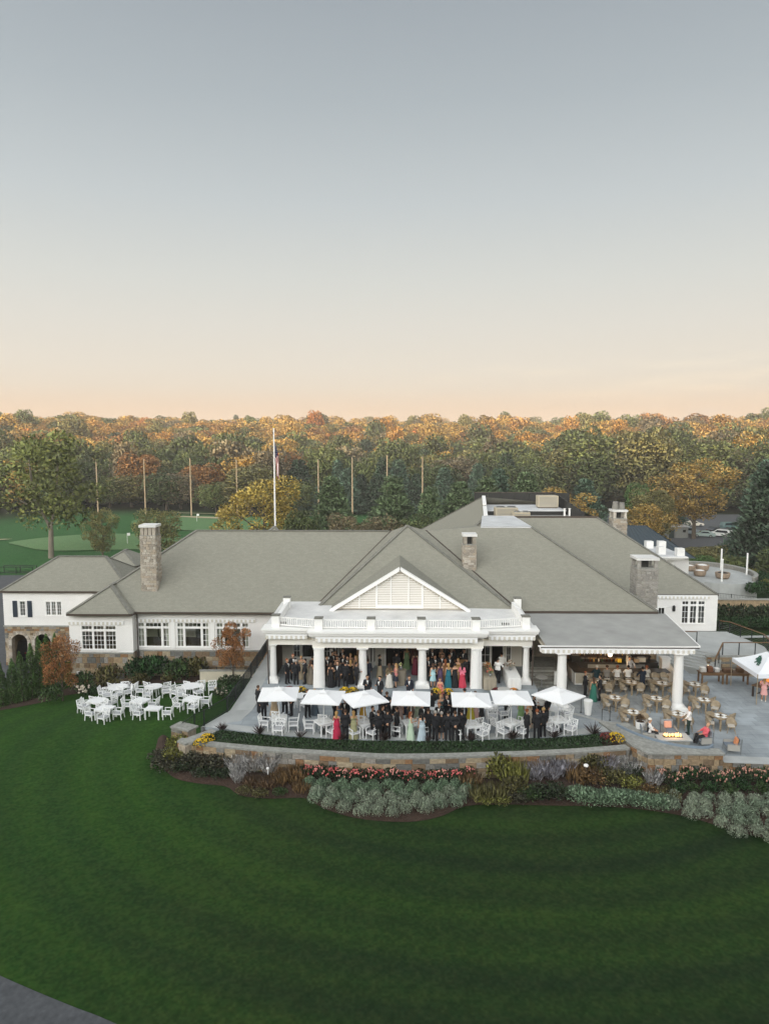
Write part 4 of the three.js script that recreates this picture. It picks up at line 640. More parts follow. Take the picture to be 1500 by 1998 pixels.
// ================================================================ woven dining chairs and tables
function shellChair(tall, label) {
  const o = thing(tall ? 'bar_stool' : 'dining_chair', label ?? '', tall ? 'stool' : 'chair'), s = tall ? 0.72 : 0.45;
  const P = [], I = [], n = 14, m = 6; // curved back and arms in one shell
  for (let i = 0; i <= n; i++) for (let j = 0; j <= m; j++) { const a = mix(-0.15, PI + 0.15, i / n), t = j / m, top = s + 0.16 + 0.24 * Math.pow(max(0, sin(a)), 1.3), y = mix(s - 0.06, top, t), r = mix(0.22, 0.3, Math.pow(t, 0.7)); P.push(cos(a) * r, y, -sin(a) * r * 1.02 + 0.02); }
  for (let i = 0; i < n; i++) for (let j = 0; j < m; j++) { const a = i * (m + 1) + j; I.push(a, a + 1, a + m + 1, a + 1, a + m + 2, a + m + 1); }
  const g = new THREE.BufferGeometry(); g.setAttribute('position', new THREE.Float32BufferAttribute(P, 3)); g.setIndex(I); g.computeVertexNormals(); const q = uvBox(g.toNonIndexed());
  const q2 = q.clone(); const pp = q2.attributes.position, nn = q2.attributes.normal; for (let i = 0; i < pp.count; i++) pp.setXYZ(i, pp.getX(i) - nn.getX(i) * 0.022, pp.getY(i) - nn.getY(i) * 0.02, pp.getZ(i) - nn.getZ(i) * 0.022);
  mesh('backrest', mergeGeometries([q, q2]), M.beige, o);
  new MB().rbox(0, s - 0.04, 0.02, 0.46, 0.05, 0.46, 0.02).build('seat', M.beige, o); new MB().rbox(0, s + 0.01, 0.03, 0.42, 0.06, 0.42, 0.025).build('cushion', S(0xb9b2a6, 0.9), o);
  for (const sx of [-1, 1]) for (const sz of [-1, 1]) new MB().bar([sx * 0.14, s - 0.06, sz * 0.13 + 0.02], [sx * 0.25, 0, sz * 0.25 + 0.02], 0.022, 0.016, 6).build('leg', M.palewood, o);
  if (tall) new MB().box(0, 0.27, 0.22, 0.36, 0.025, 0.025).box(0, 0.27, -0.18, 0.36, 0.025, 0.025).build('footrest', M.palewood, o);
  return o;
}
const dine0 = shellChair(false); let dineUsed = false;
const stool0 = shellChair(true); let stoolUsed = false;
function place(src, name, x, y, z, ry, label, used) { if (!used) { src.position.set(x, y, z); src.rotation.y = ry; src.userData.label = label; return src; } return copy(src, name, label, [x, y, z], ry); }
const DY = -0.4;
{
  const D = [[18.71, -48.93, 'behind the big column'], [20.93, -48.76, 'right of the bar near the buffet'], [17.24, -45.97, 'left of the big column'], [20.29, -45.79, 'right of the big column'], [17.62, -43.28, 'next to the standing waiter'], [20.13, -43.0, 'nearest the open slate floor'], [14.5, -49.07, 'at the left end of the bar'], [16.61, -49.11, 'before the middle of the bar'], [14.53, -46.07, 'beside the couple in green and black'], [14.93, -43.57, 'behind the white flower pot']];
  for (const [i, [x, z, n]] of D.entries()) {
    const turn = rr(0.35, 0.6), o = thing('dining_table', `square pale wood dining table ${n}`, 'table', [x, DY, z], turn), t = new MB(), w = 1.0;
    t.box(0, 0.71, 0, w, 0.03, w); for (let k = 0; k < 8; k++) t.box(-w / 2 + w * (k + 0.5) / 8, 0.735, 0, w / 8 - 0.008, 0.025, w); t.build('tabletop', M.palewood, o);
    for (const sx of [-1, 1]) for (const sz of [-1, 1]) new MB().box(sx * (w / 2 - 0.05), 0.35, sz * (w / 2 - 0.05), 0.08, 0.7, 0.08).build('leg', M.palewood, o);
    for (let k = 0; k < 4; k++) {
      const a = turn + k * PI / 2, c = place(dine0, 'dining_chair', x + sin(a) * 0.82, DY, z + cos(a) * 0.82, a + PI + rr(-0.15, 0.15), `beige woven armchair, ${['front', 'right', 'back', 'left'][k]} of the table ${n}`, dineUsed); dineUsed = true;
      const s = thing('menu_card', `white paper setting, ${['front', 'right', 'back', 'left'][k]} of the table ${n}`, 'place mat', [x + sin(a) * 0.27, DY + 0.75, z + cos(a) * 0.27], a); new MB().rbox(0, 0.004, 0, 0.3, 0.008, 0.22, 0.003).build('sheet', M.linen, s); new MB().rbox(0.03, 0.018, 0, 0.1, 0.02, 0.18, 0.006).build('napkin', M.linen, s);
    }
    const sh = thing('table_lamp', `tiny dark caddy in the middle of the table ${n}`, 'caddy', [x, DY + 0.748, z]); new MB().rbox(0, 0.05, 0, 0.08, 0.1, 0.06, 0.01).build('body', M.darkwood, sh); new MB().cyl(0, 0.1, 0.14, 0, 0.02, 0.012, 8).build('cap', M.steel, sh);
  }
}
// ================================================================ bar
{
  const z = -50.6, o = thing('bar_counter', 'long outdoor bar with pale panelled front and dark top', 'bar', [0, DY, 0]);
  new MB().ext(13.0, 19.7, 0, 1.0, z - 0.5, z).build('body', M.trim, o); for (let k = 0; k < 9; k++) new MB().ext(13.05 + k * 0.74, 13.05 + k * 0.74 + 0.68, 0.12, 0.92, z + 0.002, z + 0.03).build('panel', M.cream, o);
  new MB().rbox(16.35, 1.03, z - 0.18, 6.95, 0.06, 0.95, 0.02).build('bar_top', M.counter, o); new MB().rbox(13.2, 1.03, z - 1.5, 0.7, 0.06, 1.7, 0.02).build('bar_top', M.counter, o); new MB().ext(12.95, 13.4, 0, 1.0, z - 2.3, z - 0.51).build('body', M.trim, o);
  const b = thing('back_counter', 'dark shelf counter with bottles against the stone wall', 'counter', [0, DY, 0]); new MB().ext(13.0, 19.8, 0, 0.95, -53.5, -52.75).build('body', M.counter, b); new MB().ext(12.95, 19.85, 0.952, 1.0, -53.55, -52.7).build('counter_top', M.counter, b); new MB().ext(13.4, 19.4, 1.3, 1.36, -53.6, -53.1).build('shelf', M.darkwood, b); for (let x = 13.6; x < 19.5; x += 1.9) new MB().ext(x, x + 0.06, 1.0, 1.3, -53.5, -53.2).build('bracket', M.darkwood, b); new MB().ext(14.5, 18.8, 0.55, 0.85, -52.74, -52.70).build('steel_front', M.steel, b);
  const cols = [[0xd9d7cd, 'clear'], [0x6a3d1c, 'amber'], [0x2f4a33, 'green'], [0xc9a560, 'gold'], [0x3a2521, 'dark brown']]; const bm = cols.map(([c]) => S(c, 0.2));
  for (let k = 0; k < 30; k++) { const up = k % 2, c = k % 5, t = thing('bottle', `${cols[c][1]} glass bottle, ${ORD[Math.floor(k / 2)]} from the left on the ${up ? 'shelf' : 'counter'} behind the bar`, 'bottle', [13.7 + Math.floor(k / 2) * 0.33 + rr(-0.04, 0.04), DY + (up ? 1.362 : 1.002), up ? -53.35 : -52.95]); new MB().lathe(0, 0, [[0.0, 0], [0.04, 0.005], [0.042, 0.17], [0.016, 0.23], [0.016, 0.3], [0, 0.302]], 10).build('bottle_body', bm[c], t); new MB().cyl(0, 0.302, 0.33, 0, 0.018, 0.018, 8).build('cork', M.darkwood, t); }
  [13.7, 14.4, 15.14, 15.88, 16.66, 17.3, 17.98, 18.6, 19.25].forEach((x, i) => { place(stool0, 'bar_stool', x, DY, -50.0 + 0.05 * (i % 2), PI + rr(-0.15, 0.15), `tall woven bar stool, ${ORD[i]} from the left along the bar`, stoolUsed); stoolUsed = true; });
  const lamp = thing('globe_lamp', 'glowing round lamp hanging over the bar', 'lamp', [15.75, 1.62, -51.4]); new MB().ball(0, 0, 0, 0.16, 1, 18).build('bulb', new THREE.MeshStandardMaterial({ color: 0xfff0d8, emissive: new THREE.Color().setRGB(1, 0.72, 0.42), emissiveIntensity: 5 }), lamp); new MB().cyl(0, 0.16, 1.92, 0, 0.012, 0.012, 6).build('cord', M.darkmetal, lamp);
  const pl = new THREE.PointLight(new THREE.Color().setRGB(1, 0.7, 0.4), 9); pl.position.set(15.75, 1.62, -51.4); pl.shadow.radius = 7; pl.castShadow = true; scene.add(pl);
  const hp = thing('bar_post', 'stepped white post and rail closing the right end of the bar', 'partition', [0, DY, 0]); new MB().ext(19.75, 20.35, 0, 1.55, -52.4, -51.8).ext(19.7, 20.4, 1.552, 1.65, -52.45, -51.75).build('post', M.trim, hp); new MB().poly([[20.3, 0, -50.2], [20.3, 0, -51.8], [20.3, 1.3, -51.8], [20.3, 0.95, -50.2]]).ext(20.2, 20.28, 0, 0.94, -51.79, -50.2).build('side_panel', M.trim, hp);
  for (const [k, x, w, h, c, n] of [[0, 18.6, 0.6, 0.35, 0xd8d0be, 'pale box on the back counter at its right end'], [1, 13.6, 0.7, 0.5, 0x1d1d1e, 'black coffee machine at the left end of the back counter'], [2, 17.6, 0.3, 0.5, 0xe8e6e0, 'white ice bucket stand beside the bartender'], [3, 16.9, 0.3, 0.3, 0xd9b637, 'yellow tin on the back counter left of the bartender'], [4, 18.2, 0.35, 0.28, 0xb9a184, 'tan basket on the back counter right of the bartender']]) { const t = thing('bar_equipment', n, 'equipment', [x, DY + 1.002, -52.85 - (k === 0 ? 0.1 : 0)]); new MB().rbox(0, h / 2, 0, w, h, 0.3, 0.03).build('body', S(c, 0.5), t); new MB().rbox(0, h + 0.02, 0, w * 0.8, 0.04, 0.25, 0.012).build('lid', M.steel, t); }
}
// ================================================================ high tables, buffet and flowers of the reception
function cocktail(x, y, z, label, top, cloth, h = 1.05, r = 0.38) {
  const o = thing('cocktail_table', label, 'table', [x, y, z]); new MB().cyl(0, h - 0.03, h, 0, r, r, 28).build('tabletop', S(top, 0.6), o);
  if (cloth) { const P = [], n = 40; const g = new THREE.CylinderGeometry(r + 0.01, r * 0.85, h - 0.02, n, 6, true), p = g.attributes.position; for (let i = 0; i < p.count; i++) { const a = Math.atan2(p.getZ(i), p.getX(i)), t = (h / 2 - p.getY(i)) / h, k = 1 + 0.1 * t * sin(a * 9); p.setX(i, p.getX(i) * k); p.setZ(i, p.getZ(i) * k); } g.computeVertexNormals(); new MB().add(g, new THREE.Matrix4().makeTranslation(0, h / 2, 0)).build('tablecloth', S(cloth, 0.9, { side: THREE.DoubleSide, map: T.coarse }), o); } else { new MB().cyl(0, 0.03, h - 0.03, 0, 0.045, 0.035, 10).build('stem', M.steel, o); new MB().cyl(0, 0, 0.03, 0, 0.26, 0.2, 20).build('base', M.steel, o); }
  return o;
}
cocktail(7.08, 0, -45.6, 'bare round high table in front of the right portico pier', 0xb5b3ad, 0, 1.05, 0.42); cocktail(10.3, DY, -49.2, 'grey round high table at the foot of the landing steps', 0xb9b8b4, 0, 1.05, 0.42);
cocktail(0.3, F, -47.9, 'high table draped in floral cloth between the round columns', 0x8e8471, 0x9b9180); cocktail(-6.2, F, -48.3, 'high table draped in pale cloth in the left portico bay', 0xb6ab97, 0xb3a791);
cocktail(1.45, F, -52.9, 'high table with copper top just inside the middle doorway', 0xa87443, 0x6b3a2e); cocktail(4.3, F, -52.9, 'high table with copper top inside the right doorway', 0xa87443, 0x6b3a2e); cocktail(4.75, F, -49.9, 'high table with tan tray between the guests by the square pier', 0xb98a58, 0);
function bouquet(x, y, z, label, colors, r = 0.3, n = 46) {
  const f = rng(Math.floor(abs(x * 100 + z * 10))), o = thing('flower_arrangement', label, 'flowers', [x, y, z]); new MB().lathe(0, 0, [[0.0, 0], [0.09, 0.01], [0.11, 0.16], [0.07, 0.22]], 12).build('vase', M.steel, o);
  const st = new MB(), by = colors.map(() => new MB()); for (let k = 0; k < n; k++) { const a = f() * 6.28, e = f() * 1.3, d = r * rr(0.5, 1, f), p = [cos(a) * sin(e) * d, 0.26 + cos(e) * d * 1.2, sin(a) * sin(e) * d]; if (k % 3 === 0) st.bar([0, 0.15, 0], p, 0.006, 0.004, 4); by[k % colors.length].add(new THREE.IcosahedronGeometry(rr(0.03, 0.055, f), 0), new THREE.Matrix4().makeTranslation(...p)); }
  st.build('stem', S(0x3f5632, 0.9), o); by.forEach((b, i) => b.build('blossom', S(colors[i], 0.8), o));
}
function buffet(x0, x1, z0, z1, y, label, cloth) { const o = thing('buffet_table', label, 'table', [(x0 + x1) / 2, y, (z0 + z1) / 2]), w = x1 - x0, d = abs(z1 - z0); new MB().rbox(0, 0.78, 0, w, 0.04, d, 0.01).build('tabletop', cloth, o); const m = new MB(), n = Math.round(w / 0.14); for (const [ax, len, off] of [[0, w, d / 2], [0, w, -d / 2], [1, d, w / 2], [1, d, -w / 2]]) { const k = Math.max(3, Math.round(len / 0.14)); for (let i = 0; i < k; i++) { const t = -len / 2 + len * (i + 0.5) / k, q = off + (i % 2 ? 0.018 : 0) * Math.sign(off); ax ? m.box(q, 0.38, t, 0.02, 0.76, len / k + 0.004, (i % 2 ? 0.2 : -0.2)) : m.box(t, 0.38, q, len / k + 0.004, 0.76, 0.02, (i % 2 ? 0.2 : -0.2)); } } m.build('tablecloth', cloth, o); }
buffet(5.95, 6.75, -49.4, -46.9, F, 'buffet under a patterned cloth in the right portico bay', S(0xb7ac98, 0.9, { map: T.coarse })); buffet(7.6, 8.45, -49.6, -47.0, F, 'buffet under a plain white cloth in the right portico bay', M.linen);
bouquet(6.3, F + 0.8, -48.2, 'tall rust and green flowers on the patterned buffet', [0xa5532f, 0x6f7a3c, 0xd0a06a], 0.42, 70); bouquet(6.4, F + 0.8, -47.3, 'small pink flowers on the front of the patterned buffet', [0xc46a5c, 0x7d8a52]); bouquet(8.0, F + 0.8, -48.7, 'dry grass and glasses arrangement on the white buffet', [0xb0a089, 0x7d5a46, 0xcfc4b4], 0.4, 60); bouquet(0.3, F + 1.05, -47.9, 'green and cream flowers on the floral high table', [0x7f8d52, 0xd6c7a0], 0.2, 30);
{ // rattan garden buffet by the stone wall
  for (const [i, x] of [23.1, 24.9].entries()) { const o = thing('wooden_table', ['rustic wooden buffet table below the steps', 'rustic wooden buffet table beside the white tent'][i], 'table', [x, DY, -51.2]); const t = new MB(); for (let k = 0; k < 5; k++) t.box(0, 0.8, -0.34 + k * 0.17, 1.75, 0.045, 0.16); t.build('tabletop', M.wood, o); for (const sx of [-1, 1]) for (const sz of [-1, 1]) new MB().box(sx * 0.75, 0.39, sz * 0.32, 0.1, 0.78, 0.1).build('leg', M.wood, o); new MB().box(0, 0.72, 0.38, 1.6, 0.1, 0.03).build('apron', M.wood, o); }
  for (const [k, [x, w, h, c, n]] of [[22.5, 0.42, 0.3, 0xe4e0d8, 'white bread box at the left end of the garden buffet'], [23.0, 0.4, 0.36, 0x7b4f33, 'round brown wicker basket on the garden buffet'], [23.5, 0.36, 0.26, 0xe0ddd8, 'white crate with rounded top on the garden buffet'], [24.3, 0.7, 0.2, 0x6c4f38, 'long low brown basket on the second garden table'], [25.2, 0.5, 0.25, 0x7a5a3e, 'brown hamper at the right end of the garden tables']].entries()) { const t = thing('basket', n, 'basket', [x, DY + 0.825, -51.2]); new MB().rbox(0, h / 2, 0, w, h, 0.4, 0.06).build('body', S(c, 0.9, { map: T.speck }), t); new MB().rbox(0, h + 0.03, 0, w * 0.9, 0.06, 0.36, 0.025).build('lid', S(c, 0.8), t); }
  const o = thing('wooden_table', 'long wooden serving table under the white tent', 'table', [26.0, DY, -48.9], 0.62); new MB().box(0, 0.8, 0, 2.6, 0.06, 0.8).build('tabletop', M.wood, o); for (const sx of [-1, 1]) for (const sz of [-1, 1]) new MB().box(sx * 1.2, 0.38, sz * 0.32, 0.1, 0.77, 0.1).build('leg', M.darkwood, o); new MB().box(0, 0.3, 0, 2.4, 0.06, 0.06).build('stretcher', M.darkwood, o);
  for (const [k, x] of [-0.6, 0.2, 0.9].entries()) { const t = thing('lit_pumpkin', ['glowing orange lantern at the left of the tent table', 'glowing orange lantern in the middle of the tent table', 'glowing orange lantern at the right of the tent table'][k], 'lantern', [26 + x * cos(0.62), DY + 0.83, -48.9 - x * sin(0.62)]); new MB().ball(0, 0.13, 0, 0.16, 0.8, 14).build('shade', new THREE.MeshStandardMaterial({ color: 0xc9702a, roughness: 0.7, emissive: new THREE.Color().setRGB(1, 0.35, 0.08), emissiveIntensity: 0.8 }), t); new MB().cyl(0, 0.25, 0.31, 0, 0.025, 0.015, 6).build('stem', M.darkwood, t); }
}
{ // pop-up tent
  const o = thing('pop_up_tent', 'white pop up tent with green leaf emblem beside the stone wall', 'tent', [26.15, DY, -48.75]), h = 1.85, e = 2.1, top = 3.25;
  for (const sx of [-1, 1]) for (const sz of [-1, 1]) new MB().box(sx * h, e / 2, sz * h, 0.045, e, 0.045).build('leg', M.beige, o);
  const c = new MB(), ht = (k) => e + (top - e) * Math.pow(1 - k, 1.35), q = (a, s, k) => { const [X, Z0] = [[k, s * k], [-s * k, k], [-k, -s * k], [s * k, -k]][a]; return [X * h, ht(k) - 0.16 * k * (1 - s * s), Z0 * h]; };
  for (let a = 0; a < 4; a++) for (let k = 0; k < 0.999; k += 0.125) for (let s = -1; s < 0.99; s += 0.25) { c.poly([q(a, s, k), q(a, s + 0.25, k), q(a, s + 0.25, k + 0.125)]); if (k) c.poly([q(a, s, k), q(a, s + 0.25, k + 0.125), q(a, s, k + 0.125)]); }
  const cv = c.build('canopy', S(0xeef0f3, 0.8, { side: THREE.DoubleSide }), o); new MB().box(0, e - 0.14, h, 2 * h, 0.28, 0.012).box(0, e - 0.14, -h, 2 * h, 0.28, 0.012).box(h, e - 0.14, 0, 0.012, 0.28, 2 * h).box(-h, e - 0.14, 0, 0.012, 0.28, 2 * h).build('valance', S(0xe9ebef, 0.8), o);
  const f = rng(77), em = new MB(); for (const a of [2, 1]) for (let k = 0; k < 44; k++) { const s = rr(-0.5, 0.42, f), t = 0.5 + rr(-0.09, 0.09, f) * (1.2 - abs(s)) - s * 0.2, p = q(a, s, t), r = rr(0.08, 0.15, f), ps = q(a, s + 0.06, t), pk = q(a, s, t + 0.05); const u = V(ps[0] - p[0], ps[1] - p[1], ps[2] - p[2]).normalize(), v = V(pk[0] - p[0], pk[1] - p[1], pk[2] - p[2]).normalize(), pts = []; for (let i = 0; i < 8; i++) { const an = i / 8 * 6.283, rr2 = r * (i % 2 ? 0.65 : 1); pts.push([p[0] + u.x * cos(an) * rr2 + v.x * sin(an) * rr2, p[1] + u.y * cos(an) * rr2 + v.y * sin(an) * rr2 + 0.022 + 0.0008 * k, p[2] + u.z * cos(an) * rr2 + v.z * sin(an) * rr2]); } em.poly(pts); } stuff(em.build('printed_emblem', S(0x2f5a4a, 0.9), cv));
}
// ================================================================ iron fences, deck, steps, rails
function ironFence(name, label, pts, top = 1.0, bar = 0.11, railr = 0.022) { // pts: [x, ground, z]
  const o = thing(name, label, 'fence'), P = []; let acc = 0;
  const bars = [];
  for (let i = 0; i < pts.length - 1; i++) { const a = pts[i], b = pts[i + 1], L = hyp(b[0] - a[0], b[2] - a[2]); for (const h of [top, 0.12]) new MB().beam([a[0], a[1] + h, a[2]], [b[0], b[1] + h, b[2]], 0.05, 0.04).build('rail', M.iron, o); new MB().box(a[0], a[1] + top / 2 + 0.02, a[2], 0.07, top + 0.08, 0.07).build('post', M.iron, o); const n = Math.round(L / bar); for (let k = 1; k < n; k++) { const t = k / n; bars.push([mix(a[0], b[0], t), mix(a[1], b[1], t), mix(a[2], b[2], t)]); } }
  const e = pts[pts.length - 1]; new MB().box(e[0], e[1] + top / 2 + 0.02, e[2], 0.07, top + 0.08, 0.07).build('post', M.iron, o);
  const mb = new MB(); for (const [x, y, z] of bars) mb.box(x, y + top / 2, z, 0.018, top - 0.1, 0.018); stuff(mb.build('picket', M.iron, o)); return o;
}
ironFence('iron_fence', 'black iron fence that climbs along the ramp beside the lawn', [[-13.3, -1.0, -41.9], [-12.4, -0.35, -41.9], [-11.75, 0, -41.7], [-10.85, 0, -43.9], [-10.7, 0.12, -45.6], [-10.55, 0.26, -47.5], [-10.45, 0.37, -49.5], [-10.4, 0.45, -51.5], [-10.35, 0.5, -53.4], [-10.35, 0.5, -55.4]], 1.0);
ironFence('iron_gate_fence', 'short black iron fence with gate in front of the stone base', [[-15.75, -1.62, -55.3], [-15.3, -1.62, -54.4], [-14.2, -1.62, -54.3], [-13.1, -1.62, -54.25], [-11.6, -1.62, -54.2]], 1.15, 0.09);
{ const o = thing('low_wall', 'low tan wall under the small iron fence', 'wall', [-13.3, gy(-13.3, -53.8), -53.95]); new MB().box(0, 0.2, 0, 4.2, 0.9, 0.25).build('body', M.cream, o); new MB().box(0, 0.68, 0, 4.3, 0.06, 0.34).build('coping', M.coping, o); }
{
  const mb = new MB(), pl = [[19.9, -62.05], [29.2, -62.0], [30.2, -57.6], [29.6, -55.2], [25.6, -55.1], [22.9, -57.6], [19.9, -57.6]]; mb.poly(pl.map(([x, z]) => [x, F, z]).reverse()); for (let i = 0; i < pl.length; i++) { const a = pl[i], b = pl[(i + 1) % pl.length]; mb.poly([[a[0], -2.5, a[1]], [b[0], -2.5, b[1]], [b[0], F, b[1]], [a[0], F, a[1]]]); } structure(mb.build('deck', M.slab));
  const lw = thing('deck_wall', 'mottled stone wall below the front edge of the side deck', 'wall'); new MB().ext(24.4, 30.0, -1.2, F - 0.08, -55.04, -54.8).build('core', M.mortar, lw); new MB().ext(24.3, 30.1, F - 0.078, F + 0.006, -55.09, -54.7).build('coping', M.coping, lw); stoneFace(lw, (s) => ({ x: 24.4 + s, z: -54.8, ry: 0 }), 5.6, DY - 0.1, F - 0.08, { seed: 90, w: [0.25, 0.6], h: [0.16, 0.26] });
  const o = thing('stone_stairs', 'flight of stone steps from the side deck down to the dining floor', 'stairs'), d = [-0.664, 0.747], n = 6; // down and towards the camera
  for (let k = 0; k < n; k++) { const s0 = k * 0.32, s1 = s0 + 0.36, y = F - (k + 1) * 0.15 + 0.0, A = [22.9, -57.6], B = [25.75, -55.07]; const a = [A[0] + d[0] * s0, A[1] + d[1] * s0], b = [B[0] + d[0] * s0, B[1] + d[1] * s0], c = [B[0] + d[0] * s1, B[1] + d[1] * s1], e = [A[0] + d[0] * s1, A[1] + d[1] * s1]; wallSolid([a, b], [e, c], -2, y).build('step', M.slab, o); if (k % 1 === 0) { const g = mix(0.78, 0.8, 0.5), lx = mix(e[0], c[0], 0.82) + d[0] * 0.006, lz = mix(e[1], c[1], 0.82) + d[1] * 0.006; new MB().ball(lx, y - 0.05, lz, 0.035, 0.7, 8).build('step_light', new THREE.MeshStandardMaterial({ color: 0xffe9c0, emissive: new THREE.Color().setRGB(1, 0.75, 0.4), emissiveIntensity: 2.5 }), o); } }
  function rail(label, pts) { const r = thing('deck_railing', label, 'railing'); for (let i = 0; i < pts.length - 1; i++) { const a = pts[i], b = pts[i + 1], L = hyp(b[0] - a[0], b[2] - a[2]), m = max(1, Math.round(L / 1.15)); new MB().beam([a[0], a[1] + 1.0, a[2]], [b[0], b[1] + 1.0, b[2]], 0.11, 0.05).build('handrail', M.wood, r); for (let k = 0; k < m; k++) new MB().box(mix(a[0], b[0], k / m), mix(a[1], b[1], k / m) + 0.49, mix(a[2], b[2], k / m), 0.06, 0.98, 0.06).build('post', M.iron, r); for (let k = 1; k < 6; k++) new MB().bar([a[0], a[1] + k * 0.16, a[2]], [b[0], b[1] + k * 0.16, b[2]], 0.006, 0.006, 4).build('cable', M.steel, r); } const e = pts[pts.length - 1]; new MB().box(e[0], e[1] + 0.49, e[2], 0.06, 0.98, 0.06).build('post', M.iron, r); }
  rail('wood topped railing from the stair foot along the deck front', [[24.45, -0.35, -53.55], [25.7, F, -55.1], [29.55, F, -55.2]]); rail('wood topped railing along the lawn side of the deck', [[29.6, F, -55.25], [30.15, F, -57.6], [29.2, F, -61.5], [28.5, F, -61.95]]); rail('short wood topped railing at the inner side of the deck', [[22.95, F, -58.3], [25.0, F, -58.3]]);
}
{ // slim posts of the chain beside the short ramp
  for (const [k, [x, z]] of [[11.0, -46.2], [12.1, -45.3], [12.95, -43.5], [13.6, -44.0]].entries()) { const p = thing('stanchion', `thin black handrail post beside the short ramp, ${ORD[k]} from the portico`, 'post', [x, DY, z]); new MB().cyl(0, 0, 0.95, 0, 0.02, 0.02, 8).build('post', M.iron, p); new MB().cyl(0, 0, 0.03, 0, 0.07, 0.06, 12).build('foot', M.iron, p); new MB().bar([0, 0.95, 0], [0.5, 0.9, 0.42], 0.015, 0.015, 6).build('handrail', M.iron, p); }
  const d = thing('draped_high_table', 'small table under a white cloth by the short ramp', 'table', [12.45, DY, -44.9]); new MB().lathe(0, 0, [[0.2, 0.02], [0.24, 0.5], [0.3, 0.95], [0.28, 1.0], [0, 1.005]], 18).build('tablecloth', M.linen, d); new MB().cyl(0, 0, 0.02, 0, 0.2, 0.2, 14).build('base', M.darkmetal, d);
}
// ================================================================ fire pit corner
{
  const o = thing('fire_table', 'low grey stone fire table with flames', 'fire pit', [16.2, DY, -40.45]); new MB().rbox(0, 0.21, 0, 1.7, 0.42, 0.95, 0.03).build('body', M.coping, o); new MB().rbox(0, 0.45, 0, 1.95, 0.08, 1.1, 0.02).build('top_slab', M.slab, o); new MB().box(0, 0.495, 0, 1.1, 0.02, 0.3).build('burner', M.black, o);
  const fl = new MB(), f = rng(3); for (let k = 0; k < 22; k++) { const x = rr(-0.45, 0.45, f), z = rr(-0.1, 0.1, f), h = rr(0.1, 0.26, f); fl.lathe(x, z, [[0, 0.5], [0.05, 0.53], [0.035, 0.5 + h * 0.55], [0, 0.5 + h]], 7); } fl.build('flames', new THREE.MeshStandardMaterial({ color: 0xffc070, emissive: new THREE.Color().setRGB(1, 0.55, 0.16), emissiveIntensity: 3.2 }), o);
  const L = new THREE.PointLight(new THREE.Color().setRGB(1, 0.55, 0.2), 1.6); L.position.set(16.2, DY + 0.85, -40.45); L.shadow.radius = 12; L.castShadow = true; scene.add(L);
  function lounge(x, z, ry, label, cush) { const c = thing('lounge_chair', label, 'chair', [x, DY, z], ry); for (const sx of [-1, 1]) { const fr = new MB(); fr.bar([sx * 0.38, 0, 0.36], [sx * 0.38, 0.6, 0.34], 0.02).bar([sx * 0.38, 0.6, 0.34], [sx * 0.38, 0.66, -0.34], 0.02).bar([sx * 0.38, 0, -0.38], [sx * 0.38, 0.95, -0.44], 0.02); fr.build('side_frame', M.steel, c); const pn = new MB(); pn.box(sx * 0.38, 0.4, 0, 0.02, 0.36, 0.66); pn.build('side_panel', S(0xaaa79f, 0.9), c); } new MB().rbox(0, 0.3, 0, 0.72, 0.08, 0.72, 0.02).build('seat', M.steel, c); new MB().rbox(0, 0.4, 0.02, 0.7, 0.14, 0.68, 0.05).build('cushion', S(0x6d7882, 0.9), c); new MB().rbox(0, 0.66, -0.38, 0.72, 0.5, 0.08, 0.03, 0, -0.12).build('backrest', S(0x8b939a, 0.9), c); if (cush) new MB().rbox(0, 0.66, -0.24, 0.46, 0.42, 0.14, 0.06, 0, -0.2).build('pillow', S(cush, 0.9), c); }
  lounge(14.95, -41.0, 1.35, 'grey lounge armchair holding the man in the flat cap', 0); lounge(16.45, -41.6, 0.05, 'empty grey lounge armchair with a large pink pillow', 0xd9a28c); lounge(17.95, -40.4, -1.4, 'grey lounge armchair holding the man in coral', 0); lounge(19.2, -39.5, -1.7, 'low grey lounge chair with an orange pillow at the wall end', 0xd08a5f);
  const p = thing('flower_pot', 'tall white tapered pot with dark foliage by the seat wall', 'planter', [14.7, DY, -41.6]); new MB().lathe(0, 0, [[0, 0], [0.2, 0], [0.3, 0.95], [0.27, 0.95], [0.25, 0.88], [0, 0.88]], 24).build('pot', M.trim, p); new MB().lathe(0, 0, [[0, 0.885], [0.24, 0.9]], 16).build('soil', M.mulch, p);
}
